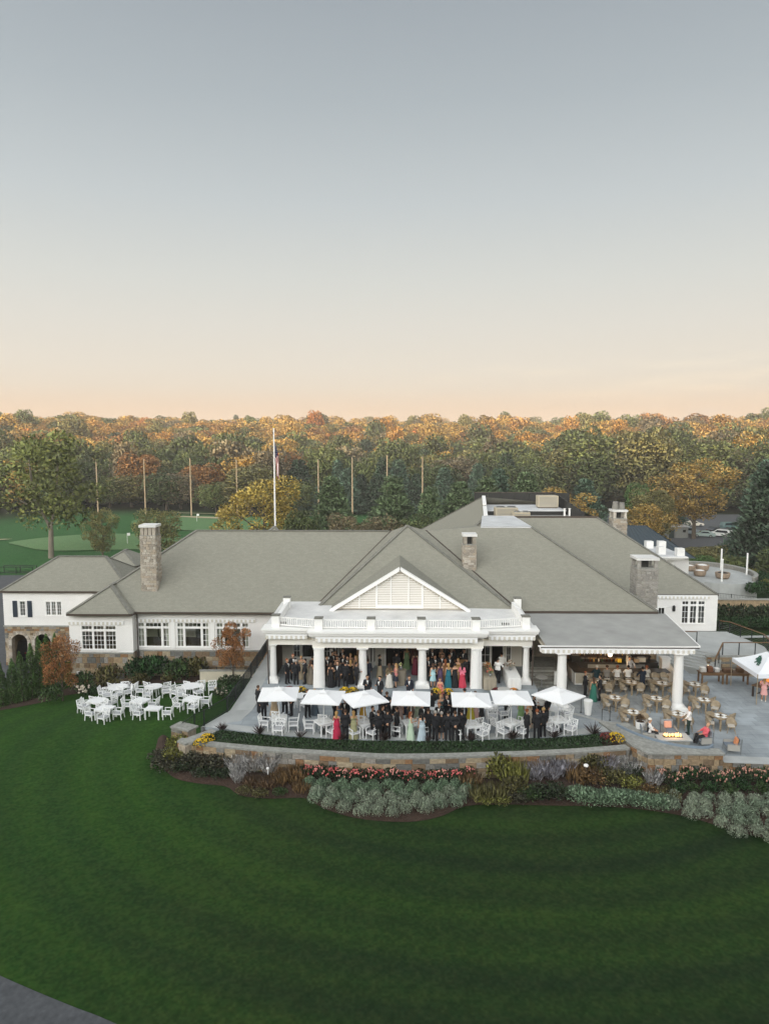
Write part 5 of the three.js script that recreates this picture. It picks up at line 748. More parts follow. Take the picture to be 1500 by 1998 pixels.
// ================================================================ flagpole, range net poles
{
  const gyf = gy(-12.9, -75), o = thing('flagpole', 'tall white flagpole with a hanging striped flag behind the roof', 'flagpole', [-12.95, gyf, -75]); const H = 18.62 - gyf;
  new MB().cyl(0, 0, H, 0, 0.13, 0.06, 12).build('pole', M.trim, o); new MB().ball(0, H + 0.08, 0, 0.1).build('finial', M.yellow, o);
  const cv = document.createElement('canvas'); cv.width = 380; cv.height = 200; const c = cv.getContext('2d'); for (let k = 0; k < 13; k++) { c.fillStyle = k % 2 ? '#efece6' : '#9e2f33'; c.fillRect(0, k * 200 / 13, 380, 200 / 13 + 1); } c.fillStyle = '#2b3354'; c.fillRect(0, 0, 152, 108); c.fillStyle = '#efece6'; for (let r = 0; r < 9; r++) for (let k = 0; k < (r % 2 ? 5 : 6); k++) { c.beginPath(); const cx = 13 + k * 25.3 + (r % 2 ? 12.6 : 0), cy = 11 + r * 10.8; for (let q = 0; q < 10; q++) { const a = q * PI / 5 - PI / 2, rd = q % 2 ? 2 : 4.6; c.lineTo(cx + cos(a) * rd, cy + sin(a) * rd); } c.fill(); }
  const t = new THREE.CanvasTexture(cv); t.colorSpace = THREE.SRGBColorSpace;
  const P = [], U = [], I = [], n = 30, m = 24, top = 17.35 - gyf; for (let i = 0; i <= n; i++) for (let j = 0; j <= m; j++) { const a = i / n, b = j / m; const w = 0.5 * smooth(0, 0.5, a) * (1 - 0.35 * a); P.push(0.1 + a * 0.12 + w * (0.5 + 0.5 * sin(b * 8.5 + 0.6)) * 0.8, top - b * 1.9 * (1 - 0.72 * smooth(0, 0.9, a)) - a * 3.2 - 0.5 * b * a, 0.14 * sin(b * 17 + a * 3) * smooth(0, 0.3, a)); U.push(a, 1 - b); } for (let i = 0; i < n; i++) for (let j = 0; j < m; j++) { const a = i * (m + 1) + j; I.push(a, a + 1, a + m + 1, a + 1, a + m + 2, a + m + 1); }
  const g = new THREE.BufferGeometry(); g.setAttribute('position', new THREE.Float32BufferAttribute(P, 3)); g.setAttribute('uv', new THREE.Float32BufferAttribute(U, 2)); g.setIndex(I); g.computeVertexNormals(); mesh('flag', g, new THREE.MeshStandardMaterial({ map: t, roughness: 0.9, side: THREE.DoubleSide }), o);
}
[[-87.6, 10.6], [-73.6, 11.5], [-60.1, 11.8], [-46.6, 11.25], [-22.8, 11.4], [-12.95, 12], [-2.85, 12.6], [7.4, 12.3]].forEach(([x, y], i) => { const g = gy(x, -206), o = thing('net_pole', `bare wooden range pole before the wood, ${ORD[i]} from the left`, 'pole', [x, g, -206]); new MB().cyl(0, 0, y - g, 0, 0.24, 0.16, 8).build('shaft', S(0xb19a7c, 0.9), o); new MB().cyl(0, y - g, y - g + 0.08, 0, 0.18, 0.18, 8).build('cap', M.steel, o); });
for (const [i, [x, z]] of [[-53.5, -139], [-54, -190]].entries()) { const o = thing('golf_flag', ['small white golf flag on the near putting green', 'small white golf flag on the far green'][i], 'golf flag', [x, gy(x, z), z]); new MB().cyl(0, 0, 2.3, 0, 0.04, 0.04, 6).build('stick', M.trim, o); new MB().box(0.32, 2.0, 0, 0.62, 0.5, 0.02).build('flag', M.trim, o); }
{ const o = thing('barrier_frame', 'long black tubular barrier on the asphalt lot', 'barrier', [-62, gy(-62, -113), -113.2]); for (const dz of [0, 1.3]) for (const y of [0.25, 1.15]) new MB().beam([-2.7, y, -dz], [2.7, y, -dz], 0.09, 0.09).build('rail', M.iron, o); for (const x of [-2.7, 0, 2.7]) for (const dz of [0, 1.3]) new MB().box(x, 0.6, -dz, 0.09, 1.2, 0.09).build('post', M.iron, o); }
// ================================================================ car park
function car(x, z, ry, label, color, kind, y) {
  const o = thing('parked_car', label, 'car', [x, y ?? gy(x, z) + 0.2, z], ry), L = kind === 'suv' ? 4.7 : 4.6, h = kind === 'suv' ? 1.68 : 1.42, paint = new THREE.MeshPhysicalMaterial({ color, roughness: 0.35, clearcoat: 0.8, clearcoatRoughness: 0.1 });
  const s = new THREE.Shape(), q = L / 2; const prof = kind === 'suv' ? [[-q, 0.35], [-q, 0.9], [-q + 0.1, 1.05], [-q + 0.3, h - 0.05], [-q + 0.6, h], [0.5, h], [1.15, 1.08], [q - 0.15, 0.92], [q, 0.7], [q, 0.35]] : [[-q, 0.35], [-q, 0.85], [-q + 0.5, 0.98], [-q + 1.3, h], [0.2, h], [1.1, 0.95], [q - 0.2, 0.8], [q, 0.62], [q, 0.35]];
  prof.forEach(([a, b], i) => i ? s.lineTo(a, b) : s.moveTo(a, b)); s.closePath(); const g = new THREE.ExtrudeGeometry(s, { depth: 1.6, bevelEnabled: true, bevelSize: 0.08, bevelThickness: 0.1, bevelSegments: 2 }); new MB().add(g, new THREE.Matrix4().makeTranslation(0, 0, -0.8)).build('body', paint, o);
  const gl = S(0x20282e, 0.1); const w = new THREE.Shape(), y0 = kind === 'suv' ? 1.06 : 0.98; (kind === 'suv' ? [[-q + 0.4, y0], [-q + 0.62, h - 0.1], [0.45, h - 0.1], [0.98, y0]] : [[-q + 1.0, y0], [-q + 1.45, h - 0.09], [0.12, h - 0.09], [0.8, y0]]).forEach(([a, b], i) => i ? w.lineTo(a, b) : w.moveTo(a, b)); w.closePath(); for (const zz of [-0.92, 0.91]) new MB().add(new THREE.ExtrudeGeometry(w, { depth: 0.014, bevelEnabled: false }), new THREE.Matrix4().makeTranslation(0, 0, zz)).build('side_window', gl, o);
  new MB().beam([0.55, h - 0.06, 0], [1.08, 1.02, 0], 1.5, 0.03).build('windscreen', gl, o); kind === 'suv' ? new MB().beam([-q + 0.2, h - 0.14, 0], [-q + 0.05, 1.05, 0], 1.4, 0.03).build('rear_window', gl, o) : new MB().beam([-q + 1.22, h - 0.05, 0], [-q + 0.6, 1.03, 0], 1.4, 0.03).build('rear_window', gl, o);
  for (const a of [-1.4, 1.42]) for (const b of [-0.86, 0.86]) { const t = new MB().add(new THREE.CylinderGeometry(0.34, 0.34, 0.22, 18), new THREE.Matrix4().makeRotationX(PI / 2).setPosition(a, 0.34, b)).build('wheel', M.black, o); new MB().add(new THREE.CylinderGeometry(0.2, 0.2, 0.03, 12), new THREE.Matrix4().makeRotationX(PI / 2).setPosition(a, 0.34, b + Math.sign(b) * 0.11)).build('rim', M.steel, t); }
  for (const b of [-0.65, 0.65]) { new MB().rbox(q + 0.05, 0.68, b, 0.06, 0.14, 0.32, 0.02).build('headlight', M.trim, o); new MB().rbox(-q - 0.05, 0.85, b, 0.06, 0.16, 0.26, 0.02).build('tail_light', S(0x8e1f1f, 0.3), o); }
}
car(77.8, -186.4, 0.1, 'cream white saloon at the back of the car park', 0xe6ddcb, 'saloon'); car(72.6, -185, 0.3, 'pale grey saloon behind the thin tree at the back', 0x9aa1a8, 'saloon'); car(69.3, -167.3, -0.35, 'large silver estate car in the front row', 0x8f9aa0, 'suv'); car(69.6, -161.2, 2.8, 'silver green saloon partly behind the bushes', 0x9fb0ab, 'saloon'); car(76.3, -170.3, 0.5, 'dark saloon between the silver and white cars', 0x23282d, 'saloon'); car(73.4, -161.2, 2.35, 'white off-roader showing its tail in the front row', 0xe8e8e6, 'suv'); car(78.0, -166.5, 0.4, 'black car at the right of the white off-roader', 0x1d2226, 'saloon'); car(84.2, -180, 0.2, 'teal grey car under the dark pine', 0x55706f, 'suv'); car(61.9, -127.8, 0.2, 'white car half hidden by the lower bushes', 0xe2e4e4, 'saloon'); car(61.2, -121.3, 0.1, 'black car at the right edge below the bushes', 0x15181b, 'suv'); car(88.5, -176, -0.6, 'silver car at the right behind the pine branches', 0xb5bdc0, 'saloon');
car(-34.2, -66.3, 1.2, 'dark vehicle parked inside the left stone arch', 0x15171a, 'suv', gy(-34.2, -66.3) + 0.07);
{ const o = thing('garage_hut', 'grey boarded hut with flat white roof beside the cars', 'hut', [63.2, gy(63, -160), -160]); new MB().ext(-2.4, 2.4, 0, 2.7, -3, 0).build('wall', S(0x7e7f7b, 0.8), o); for (let k = 0; k < 9; k++) new MB().ext(-0.3, 2.38, 0.1 + k * 0.28, 0.1 + k * 0.28 + 0.26, 0.002, 0.03).build('board', S(0x8a8b86, 0.8), o); new MB().ext(-1.9, -0.7, 0, 2.2, 0.003, 0.04).build('door', S(0x23302d, 0.6), o); new MB().ext(1.2, 1.8, 1.5, 2.1, 0.032, 0.05).build('window', S(0x15191b, 0.2), o); new MB().ext(-2.6, 2.6, 2.7, 2.95, -3.2, 0.2).build('roof', M.membrane, o); }
{ const o = thing('white_house', 'small white gabled house far off among the trees', 'house', [-60.5, gy(-60, -300) + 6, -400]); o.position.set(-57.5, 0.6, -300); new MB().poly([[-3.4, 0, 0], [3.4, 0, 0], [3.4, 3.4, 0], [0, 6.2, 0], [-3.4, 3.4, 0]]).ext(-3.4, 3.4, -3, 3.4, -9, -0.01).build('wall', M.trim, o); new MB().poly([[-3.7, 3.2, 0.3], [0, 6.4, 0.3], [0, 6.4, -9.3], [-3.7, 3.2, -9.3]]).poly([[0, 6.4, 0.3], [3.7, 3.2, 0.3], [3.7, 3.2, -9.3], [0, 6.4, -9.3]]).build('roof', M.membrane, o); new MB().ext(-0.5, 0.5, 2.8, 4.2, 0.005, 0.05).build('window', S(0x333b44, 0.2), o); }
// ================================================================ terrace behind the house on the right
{
  const z = -80; const b = new MB().ext(28.36, 31.4, 1, 3.9, -86, -80).build('wall', M.trim, house); new MB().ext(28.36, 32.3, 3.9, 4.15, -86.6, -79.4).ext(28.36, 32.6, 4.152, 4.3, -86.9, -79.1).build('cornice', M.trim, house); new MB().ext(28.36, 32.4, 4.302, 4.36, -86.7, -79.3).build('flat_roof', M.membrane, house); for (const [x, zz] of [[30.2, -81], [31.9, -79.9], [30.4, -85.5], [31.9, -85.5]]) new MB().ext(x - 0.42, x + 0.42, 4.362, 5.2, zz - 0.42, zz + 0.42).build('parapet_post', M.trim, house);
  const tm = S(0x4b555b, 0.45, { metalness: 0.4 }), T1 = [29.5, 6.3, -92], T2 = [32.2, 6.3, -92], e = [[28.5, 3.2, -86.5], [36.6, 2.9, -86.5], [36.6, 2.9, -97], [28.5, 3.2, -97]]; const rf = new MB().poly([e[0], e[1], T2, T1]).poly([e[1], e[2], T2]).poly([e[2], e[3], T1, T2]).build('roof', tm, house); const sm = new MB(); for (let k = 0; k <= 9; k++) { sm.beam([mix(e[0][0], e[1][0], k / 9), mix(e[0][1], e[1][1], k / 9) + 0.03, -86.5], [mix(T1[0], T2[0], k / 9), 6.33, -92], 0.06, 0.06); sm.beam([36.6, 2.93, mix(-86.5, -97, k / 9)], [T2[0], 6.33, -92], 0.06, 0.06); } sm.build('standing_seam', tm, rf); new MB().ext(28.5, 36, -3, 2.9, -96, -87.2).build('wall', M.white, house);
  const C = [41.2, -92.8], n = 40, mb = new MB(), pts = []; for (let i = 0; i < n; i++) { const a = i / n * 6.283; pts.push([C[0] + cos(a) * 5.2, C[1] + sin(a) * 6.6]); } mb.poly(pts.map(([x, zz]) => [x, -0.2, zz])); for (let i = 0; i < n; i++) { const p = pts[i], q = pts[(i + 1) % n]; mb.poly([[p[0], -4.5, p[1]], [q[0], -4.5, q[1]], [q[0], -0.2, q[1]], [p[0], -0.2, p[1]]]); } mb.ext(31.5, 38, -4, -0.204, -98, -87); structure(mb.build('rear_patio', M.slab));
  const w = thing('patio_wall', 'low curved stone wall round the rear patio', 'wall'), arc = (r) => { const o = []; for (let i = 0; i <= 24; i++) { const a = mix(-1.9, 0.9, i / 24); o.push([C[0] + cos(a) * (5.2 + r), C[1] + sin(a) * (6.6 + r)]); } return o; }; wallSolid(arc(0), arc(-0.4), -0.19, 0.3).build('core', STONES[4], w); wallSolid(arc(0.06), arc(-0.46), 0.302, 0.38).build('coping', M.coping, w);
  for (const [k, [x, zz]] of [[36.9, -95.5], [43.9, -95.8], [40.3, -87.6], [45.6, -92.2]].entries()) { const o = thing('patio_post', ['slim white post behind the white porch', 'slim white post at the back of the rear patio', 'slim white post at the near edge of the rear patio', 'slim white post at the right end of the rear patio'][k], 'post', [x, -0.4, zz]); new MB().cyl(0, 0, 3.0, 0, 0.11, 0.11, 12).build('shaft', M.trim, o); new MB().cyl(0, 3.0, 3.08, 0, 0.13, 0.1, 12).build('cap', M.trim, o); }
  const sc = S(0xb29c86, 0.9, { map: T.speck }); for (const [k, [x, zz, r]] of [[39.3, -95.0, 0.75], [41.2, -95.4, 0.85], [39.2, -91.4, 0.75], [41.4, -89.8, 0.85]].entries()) { const o = thing('wicker_seat', ['round covered wicker seat at the back left of the rear patio', 'round covered wicker seat at the back of the rear patio', 'round wicker table in the middle of the rear patio', 'open wicker lounge seat at the front of the rear patio'][k], 'seat', [x, -0.2, zz]); new MB().lathe(0, 0, [[0, 0.02], [r * 0.8, 0.02], [r, 0.3], [r * 1.05, 0.75], [r * 0.95, 0.78], [r * 0.9, 0.45], [0, 0.45]], 22).build('base', sc, o); new MB().ball(0, 0.62, 0, r * 0.8, 0.35, 16).build('cushion', k === 3 ? M.darkmetal : M.linen, o); }
}
// ================================================================ boxes of yellow flowers on the porch edge are in the planting section
// ================================================================ people
// a smooth field of tapered limbs, meshed with surface nets
function nets(f, lo, hi, h) {
  const n = lo.map((v, i) => Math.ceil((hi[i] - v) / h) + 2), [nx, ny, nz] = n, g = new Float32Array(nx * ny * nz), id = (i, j, k) => (i * ny + j) * nz + k;
  for (let i = 0; i < nx; i++) for (let j = 0; j < ny; j++) for (let k = 0; k < nz; k++) g[id(i, j, k)] = f(lo[0] + i * h, lo[1] + j * h, lo[2] + k * h);
  const vid = new Int32Array(nx * ny * nz).fill(-1), P = [], I = [];
  for (let i = 0; i < nx - 1; i++) for (let j = 0; j < ny - 1; j++) for (let k = 0; k < nz - 1; k++) {
    let c = 0, x = 0, y = 0, z = 0, m = 0; const v = [];
    for (let q = 0; q < 8; q++) { v.push(g[id(i + (q & 1), j + ((q >> 1) & 1), k + (q >> 2))]); if (v[q] < 0) m++; }
    if (m === 0 || m === 8) continue;
    for (const [a, b] of NE) if ((v[a] < 0) !== (v[b] < 0)) { const t = v[a] / (v[a] - v[b]); x += mix(a & 1, b & 1, t); y += mix((a >> 1) & 1, (b >> 1) & 1, t); z += mix(a >> 2, b >> 2, t); c++; }
    vid[id(i, j, k)] = P.length / 3; P.push(lo[0] + (i + x / c) * h, lo[1] + (j + y / c) * h, lo[2] + (k + z / c) * h);
  }
  for (let i = 1; i < nx - 1; i++) for (let j = 1; j < ny - 1; j++) for (let k = 1; k < nz - 1; k++) {
    const s = g[id(i, j, k)] < 0;
    const quad = (a, b, c, d, fl) => { if (min(a, b, c, d) < 0) return; fl ? I.push(a, b, c, a, c, d) : I.push(a, c, b, a, d, c); };
    if (s !== g[id(i + 1, j, k)] < 0) quad(vid[id(i, j - 1, k - 1)], vid[id(i, j, k - 1)], vid[id(i, j, k)], vid[id(i, j - 1, k)], s);
    if (s !== g[id(i, j + 1, k)] < 0) quad(vid[id(i - 1, j, k - 1)], vid[id(i - 1, j, k)], vid[id(i, j, k)], vid[id(i, j, k - 1)], s);
    if (s !== g[id(i, j, k + 1)] < 0) quad(vid[id(i - 1, j - 1, k)], vid[id(i, j - 1, k)], vid[id(i, j, k)], vid[id(i - 1, j, k)], s);
  }
  const G = new THREE.BufferGeometry(); G.setAttribute('position', new THREE.Float32BufferAttribute(P, 3)); G.setIndex(I); G.computeVertexNormals(); return uvBox(flat(G));
}
const NE = [[0, 1], [2, 3], [4, 5], [6, 7], [0, 2], [1, 3], [4, 6], [5, 7], [0, 4], [1, 5], [2, 6], [3, 7]];
const cap = (a, b, ra, rb = ra) => { const d = [b[0] - a[0], b[1] - a[1], b[2] - a[2]], l = d[0] * d[0] + d[1] * d[1] + d[2] * d[2] || 1e-9; return (x, y, z) => { const px = x - a[0], py = y - a[1], pz = z - a[2], t = min(1, max(0, (px * d[0] + py * d[1] + pz * d[2]) / l)); return hyp(px - d[0] * t, py - d[1] * t, pz - d[2] * t) - mix(ra, rb, t); }; };
const blend = (l, k) => (x, y, z) => { let r = 9; for (const f of l) { const d = f(x, y, z), hh = max(k - abs(r - d), 0) / k; r = min(r, d) - hh * hh * k * 0.25; } return r; };
const POSE = {
  side: { L: [[0.25, 1.17, -0.03], [0.26, 0.92, 0.05]], R: [[-0.25, 1.17, -0.03], [-0.26, 0.92, 0.05]] },
  hold: { L: [[0.25, 1.17, -0.02], [0.25, 0.93, 0.05]], R: [[-0.25, 1.16, 0.0], [-0.13, 1.2, 0.25]] },
  talk: { L: [[0.27, 1.16, 0.03], [0.17, 1.24, 0.26]], R: [[-0.25, 1.16, 0.0], [-0.11, 1.17, 0.24]] },
  behind: { L: [[0.28, 1.17, -0.1], [0.05, 0.97, -0.2]], R: [[-0.28, 1.17, -0.1], [-0.05, 0.99, -0.21]] },
  pocket: { L: [[0.3, 1.17, -0.06], [0.2, 0.95, 0.06]], R: [[-0.27, 1.16, 0.02], [-0.18, 1.13, 0.24]] },
  drink: { L: [[0.25, 1.17, -0.03], [0.25, 0.93, 0.05]], R: [[-0.26, 1.24, 0.12], [-0.09, 1.47, 0.2]] },
  lean: { L: [[0.3, 1.2, 0.15], [0.24, 1.0, 0.34]], R: [[-0.3, 1.2, 0.15], [-0.22, 1.0, 0.34]] },
  sit: { L: [[0.27, 1.2, 0.1], [0.16, 1.06, 0.33]], R: [[-0.27, 1.2, 0.1], [-0.14, 1.1, 0.33]], seat: 0.43 },
  stool: { L: [[0.28, 1.22, 0.14], [0.17, 1.1, 0.38]], R: [[-0.28, 1.22, 0.14], [-0.15, 1.12, 0.38]], seat: 0.14 },
};
const cacheG = new Map(); const once = (k, f) => { if (!cacheG.has(k)) cacheG.set(k, f()); return cacheG.get(k); };
function figure(sex, pose) {
  const p = POSE[pose], w = sex === 'm' ? 1 : 0.88, sh = 0.185 * w, dy = p.seat ?? 0, out = { p, w, dy };
  const J = (a) => [a[0] * w, a[1], a[2]];
  out.arms = [[sh, p.L, 1], [-sh, p.R, -1]].map(([x, [e, wr]]) => ({ s: [x, 1.41, 0], e: J(e), w: J(wr) }));
  const hx = 0.095 * (sex === 'm' ? 1 : 1.02);
  out.legs = [1, -1].map((s) => p.seat ? { h: [s * hx, 0.93, 0], k: [s * 0.12, 0.9 - (pose === 'stool' ? 0.12 : 0), pose === 'stool' ? 0.36 : 0.42], a: [s * 0.12, 0.09 + dy + (pose === 'stool' ? 0.26 - 0 : 0), pose === 'stool' ? 0.3 : 0.42] } : { h: [s * hx, 0.92, 0], k: [s * (hx + 0.012), 0.5, 0.012 + (s > 0 ? 0.03 : 0)], a: [s * (hx + 0.02), 0.09, -0.03 + (s > 0 ? 0.05 : 0)] });
  const torso = (i) => [cap([-0.085 * w, 1.33, 0.0], [0.085 * w, 1.33, 0.0], 0.115 * (0.5 + w / 2) + i), cap([-0.06 * w, 1.12, 0.005], [0.06 * w, 1.12, 0.005], (sex === 'm' ? 0.112 : 0.09) + i), cap([-0.075, 0.96, -0.005], [0.075, 0.96, -0.005], 0.115 + i), cap([-sh * 0.85, 1.415, -0.01], [sh * 0.85, 1.415, -0.01], 0.055 + i * 0.6)];
  const arm = (i, to = 1) => out.arms.flatMap((a) => [cap(a.s, a.e, 0.05 * w + i, 0.041 * w + i), cap(a.e, a.w.map((v, k) => mix(a.e[k], v, to)), 0.04 * w + i, 0.029 * w + i)]);
  const leg = (i) => out.legs.flatMap((a) => [cap(a.h, a.k, 0.082 + i, 0.055 + i), cap(a.k, a.a, 0.054 + i, 0.036 + i)]);
  out.torso = torso; out.arm = arm; out.leg = leg; return out;
}
const headField = blend([cap([0, 1.64, 0.012], [0, 1.69, -0.004], 0.088, 0.09), cap([0, 1.585, 0.042], [0, 1.6, 0.03], 0.05, 0.06), cap([0, 1.645, 0.1], [0, 1.615, 0.112], 0.009, 0.015), cap([-0.09, 1.65, 0], [-0.09, 1.62, 0], 0.018), cap([0.09, 1.65, 0], [0.09, 1.62, 0], 0.018), cap([0, 1.46, -0.012], [0, 1.58, -0.002], 0.05)], 0.025);
const headG = nets(headField, [-0.13, 1.5, -0.13], [0.13, 1.8, 0.15], 0.02);
const B0 = [-0.5, 0, -0.42], B1 = [0.5, 1.6, 0.62];
function hands(mb, arms) {                                          // palm, four fingers and a thumb, lightly curled
  for (const a of arms) {
    const d = V(a.w[0] - a.e[0], a.w[1] - a.e[1], a.w[2] - a.e[2]).normalize(), side = V(0, 0, 1).cross(d).lengthSq() > 0.1 ? V(0, 0, 1).cross(d).normalize() : V(1, 0, 0), nrm = d.clone().cross(side), W0 = V(...a.w), at = (l, s, n) => W0.clone().addScaledVector(d, l).addScaledVector(side, s).addScaledVector(nrm, n).toArray();
    [-0.027, -0.009, 0.009, 0.027].forEach((s, i) => { const L = [0.06, 0.075, 0.08, 0.07][i]; mb.bar(at(0.07, s, 0), at(0.07 + L * 0.55, s * 1.05, 0.008), 0.0095, 0.0085, 5); mb.bar(at(0.07 + L * 0.55, s * 1.05, 0.008), at(0.07 + L, s, 0.026), 0.0085, 0.007, 5); });
    mb.bar(at(0.02, 0.028, 0), at(0.055, 0.052, 0.018), 0.011, 0.009, 5); mb.bar(at(0.055, 0.052, 0.018), at(0.085, 0.05, 0.03), 0.009, 0.007, 5);
  }
}
function bodyG(sex, pose) {
  return once('body' + sex + pose, () => { const F0 = figure(sex, pose); const palms = F0.arms.map((a) => { const d = a.w.map((v, k) => v - a.e[k]), l = hyp(...d); return cap(a.w, a.w.map((v, k) => v + d[k] / l * 0.06), 0.03, 0.034); }); const feet = F0.legs.map((a) => cap([a.a[0], a.a[1] - 0.05, a.a[2] - 0.02], [a.a[0], a.a[1] - 0.06, a.a[2] + 0.13], 0.036, 0.03)); const g = nets(blend([...F0.torso(0), ...F0.arm(0), ...F0.leg(0), ...palms, ...feet, cap([0, 1.42, -0.012], [0, 1.56, -0.004], 0.05)], 0.04), B0, B1, 0.037); const mb = new MB(); mb.raw(g).raw(headG); hands(mb, F0.arms); return mb.geo(); });
}
function outfitG(kind, sex, pose) {
  return once(kind + sex + pose, () => {
    const A = figure(sex, pose);
    if (kind === 'jacket') { const f = blend([...A.torso(0.026), ...A.arm(0.02, 0.9), ...(A.dy ? [] : [cap([0, 1.0, 0], [0, 0.84, 0], 0.15, 0.17)])], 0.05); return nets((x, y, z) => max(f(x, y, z), (A.dy ? 0.86 : 0.79) - y, y - 1.49), B0, B1, 0.037); }
    if (kind === 'shirt') { const f = blend([...A.torso(0.02), ...A.arm(0.016, 0.55)], 0.05); return nets((x, y, z) => max(f(x, y, z), 0.93 - y, y - 1.48), B0, B1, 0.037); }
    if (kind === 'shirt_front') { const f = blend([...A.torso(0.026), ...A.arm(0.02, 0.9)], 0.05); return nets((x, y, z) => max(f(x, y, z) - 0.012, abs(x) - 0.07 * (y - 1.14) / 0.32, 1.14 - y, y - 1.47, 0.02 - z), [-0.12, 1.1, 0], [0.12, 1.52, 0.2], 0.018); }
    if (kind === 'trousers') { const f = blend([...A.leg(0.022), cap([-0.07, 0.98, -0.005], [0.07, 0.98, -0.005], 0.125), ...(A.dy ? [] : A.legs.map((l) => cap(l.k, l.a, 0.072, 0.068)))], 0.03); return nets((x, y, z) => max(f(x, y, z), (A.dy ? 0.04 : 0.045) - y, y - 1.05), B0, B1, 0.037); }
    if (kind === 'shoes') { const f = blend(A.legs.flatMap((a) => [cap([a.a[0], a.a[1] - 0.04, a.a[2] - 0.03], [a.a[0] * 1.1, a.a[1] - 0.05, a.a[2] + 0.16], 0.05, 0.04)]), 0.02); const y0 = A.legs[0].a[1] - 0.088; return nets((x, y, z) => max(f(x, y, z), y0 - y), [-0.25, y0 - 0.06, -0.15], [0.25, y0 + 0.16, 0.75], 0.03); }
    if (kind === 'bodice') { const f = blend(A.torso(0.018), 0.05); return nets((x, y, z) => max(f(x, y, z), 0.95 - y, y - 1.37 + 0.35 * abs(x) * 0), [-0.35, 0.9, -0.25], [0.35, 1.45, 0.25], 0.028); }
    if (kind === 'gown' || kind === 'skirt') { const hem = kind === 'gown' ? 0.015 : 0.5, R0 = kind === 'gown' ? 0.31 : 0.235; if (A.dy) return nets((x, y, z) => max(blend([...A.leg(0.05)], 0.1)(x, y, z), 0.5 - y, y - 1.05), B0, B1, 0.037); return nets((x, y, z) => { const t = min(1, max(0, (1.06 - y) / (1.06 - hem))), a = Math.atan2(z, x), r = mix(0.135, R0, Math.pow(t, 0.85)) + 0.05 * sin(min(1, t * 4) * PI) * 0.6 + t * 0.016 * sin(a * 9 + 1.3) + t * 0.012 * sin(a * 5); return max((hyp(x, z / 0.86) - r) * 0.8, hem - y, y - 1.06); }, [-0.4, 0, -0.4], [0.4, 1.12, 0.4], 0.034); }
    if (kind === 'hair_short') return nets((x, y, z) => max(headField(x, y, z) - 0.014, -((y - 1.665) - z * 0.85)), [-0.15, 1.5, -0.15], [0.15, 1.82, 0.15], 0.022);
    if (kind === 'hair_long') { const f = cap([0, 1.66, -0.055], [0, 1.36, -0.1], 0.088, 0.06); return nets((x, y, z) => min(max(headField(x, y, z) - 0.018, -((y - 1.655) - z * 0.75)), max(f(x, y, z), abs(x) - 0.1)), [-0.17, 1.25, -0.22], [0.17, 1.83, 0.15], 0.024); }
    if (kind === 'hair_bun') return nets((x, y, z) => min(max(headField(x, y, z) - 0.014, -((y - 1.655) - z * 0.75)), cap([0, 1.68, -0.12], [0, 1.66, -0.13], 0.05)(x, y, z)), [-0.15, 1.5, -0.22], [0.15, 1.82, 0.15], 0.018);
    if (kind === 'vest') { const f = blend(A.torso(0.03), 0.05); return nets((x, y, z) => max(f(x, y, z), 0.93 - y, y - 1.45, abs(x) - 0.17), B0, B1, 0.037); }
    if (kind === 'flat_cap') return nets((x, y, z) => max(headField(x, y, z) - 0.022, -((y - 1.69) - z * 0.1)) , [-0.15, 1.6, -0.15], [0.15, 1.84, 0.17], 0.018);
  });
}
const matC = new Map(); const cloth = (hex, r = 0.85) => { if (!matC.has(hex)) matC.set(hex, S(hex, r)); return matC.get(hex); };
const eyeG = new THREE.SphereGeometry(0.0085, 8, 6);
function person(x, y, z, deg, sex, pose, look, label) {
  const o = thing('person', label, 'person', [x, y, z], deg * PI / 180), A = POSE[pose], dy = A.seat ?? 0, h = (sex === 'm' ? 1.015 : 0.955) * (look.h ?? 1);
  o.scale.setScalar(h); const skin = cloth(look.skin ?? 0xc79a7c), put = (name, g, c) => { const m = mesh(name, g, typeof c === 'number' ? cloth(c) : c, o); m.position.y = -dy; return m; };
  put('body', bodyG(sex, pose), skin); for (const s of [-1, 1]) { const e = mesh('eye', eyeG, cloth(0x1b1512), o); e.position.set(s * 0.032, 1.652 - dy, 0.094); }
  if (look.hair !== 0) put('hair', outfitG(look.cut ?? (sex === 'm' ? 'hair_short' : 'hair_long'), sex, 'side'), look.hair ?? 0x3a2a1e);
  if (sex === 'm') {
    const suit = look.suit ?? 0x14151a;
    if (look.shirt === undefined) { put('jacket', outfitG('jacket', sex, pose), suit); put('shirt', outfitG('shirt_front', sex, pose), 0xece9e4); const b = new MB(); b.box(0, 1.475 - dy, 0.098, 0.1, 0.045, 0.03); b.build('bow_tie', cloth(0x0c0c0e), o); } else { put('shirt', outfitG('shirt', sex, pose), look.shirt); if (look.vest) put('vest', outfitG('vest', sex, pose), look.vest); }
    put('trousers', outfitG('trousers', sex, pose), look.legs ?? suit); put('shoes', outfitG('shoes', sex, pose), look.shoes ?? 0x0d0d0e);
  } else {
    put('top', outfitG(look.sleeves ? 'shirt' : 'bodice', sex, pose), look.top ?? look.dress); put('skirt', outfitG(look.short ? 'skirt' : 'gown', sex, pose), look.dress); if (look.short) put('shoes', outfitG('shoes', sex, pose), look.shoes ?? 0x2a2220);
  }
  if (look.cap) put('cap', outfitG('flat_cap', sex, 'side'), look.cap);
  return o;
}
const BLOND = 0xb08a55, BROWN = 0x4a3323, DARK = 0x1d1613, GREY = 0x9d978f, RED = 0x8a4a26, NAVY = 0x171d2b;
const mm = (x, z, deg, pose, label, o = {}, y = 0) => person(x, y, z, deg, 'm', pose, o, label);
const ww = (x, z, deg, pose, dress, label, o = {}, y = 0) => person(x, y, z, deg, 'f', pose, { dress, ...o }, label);
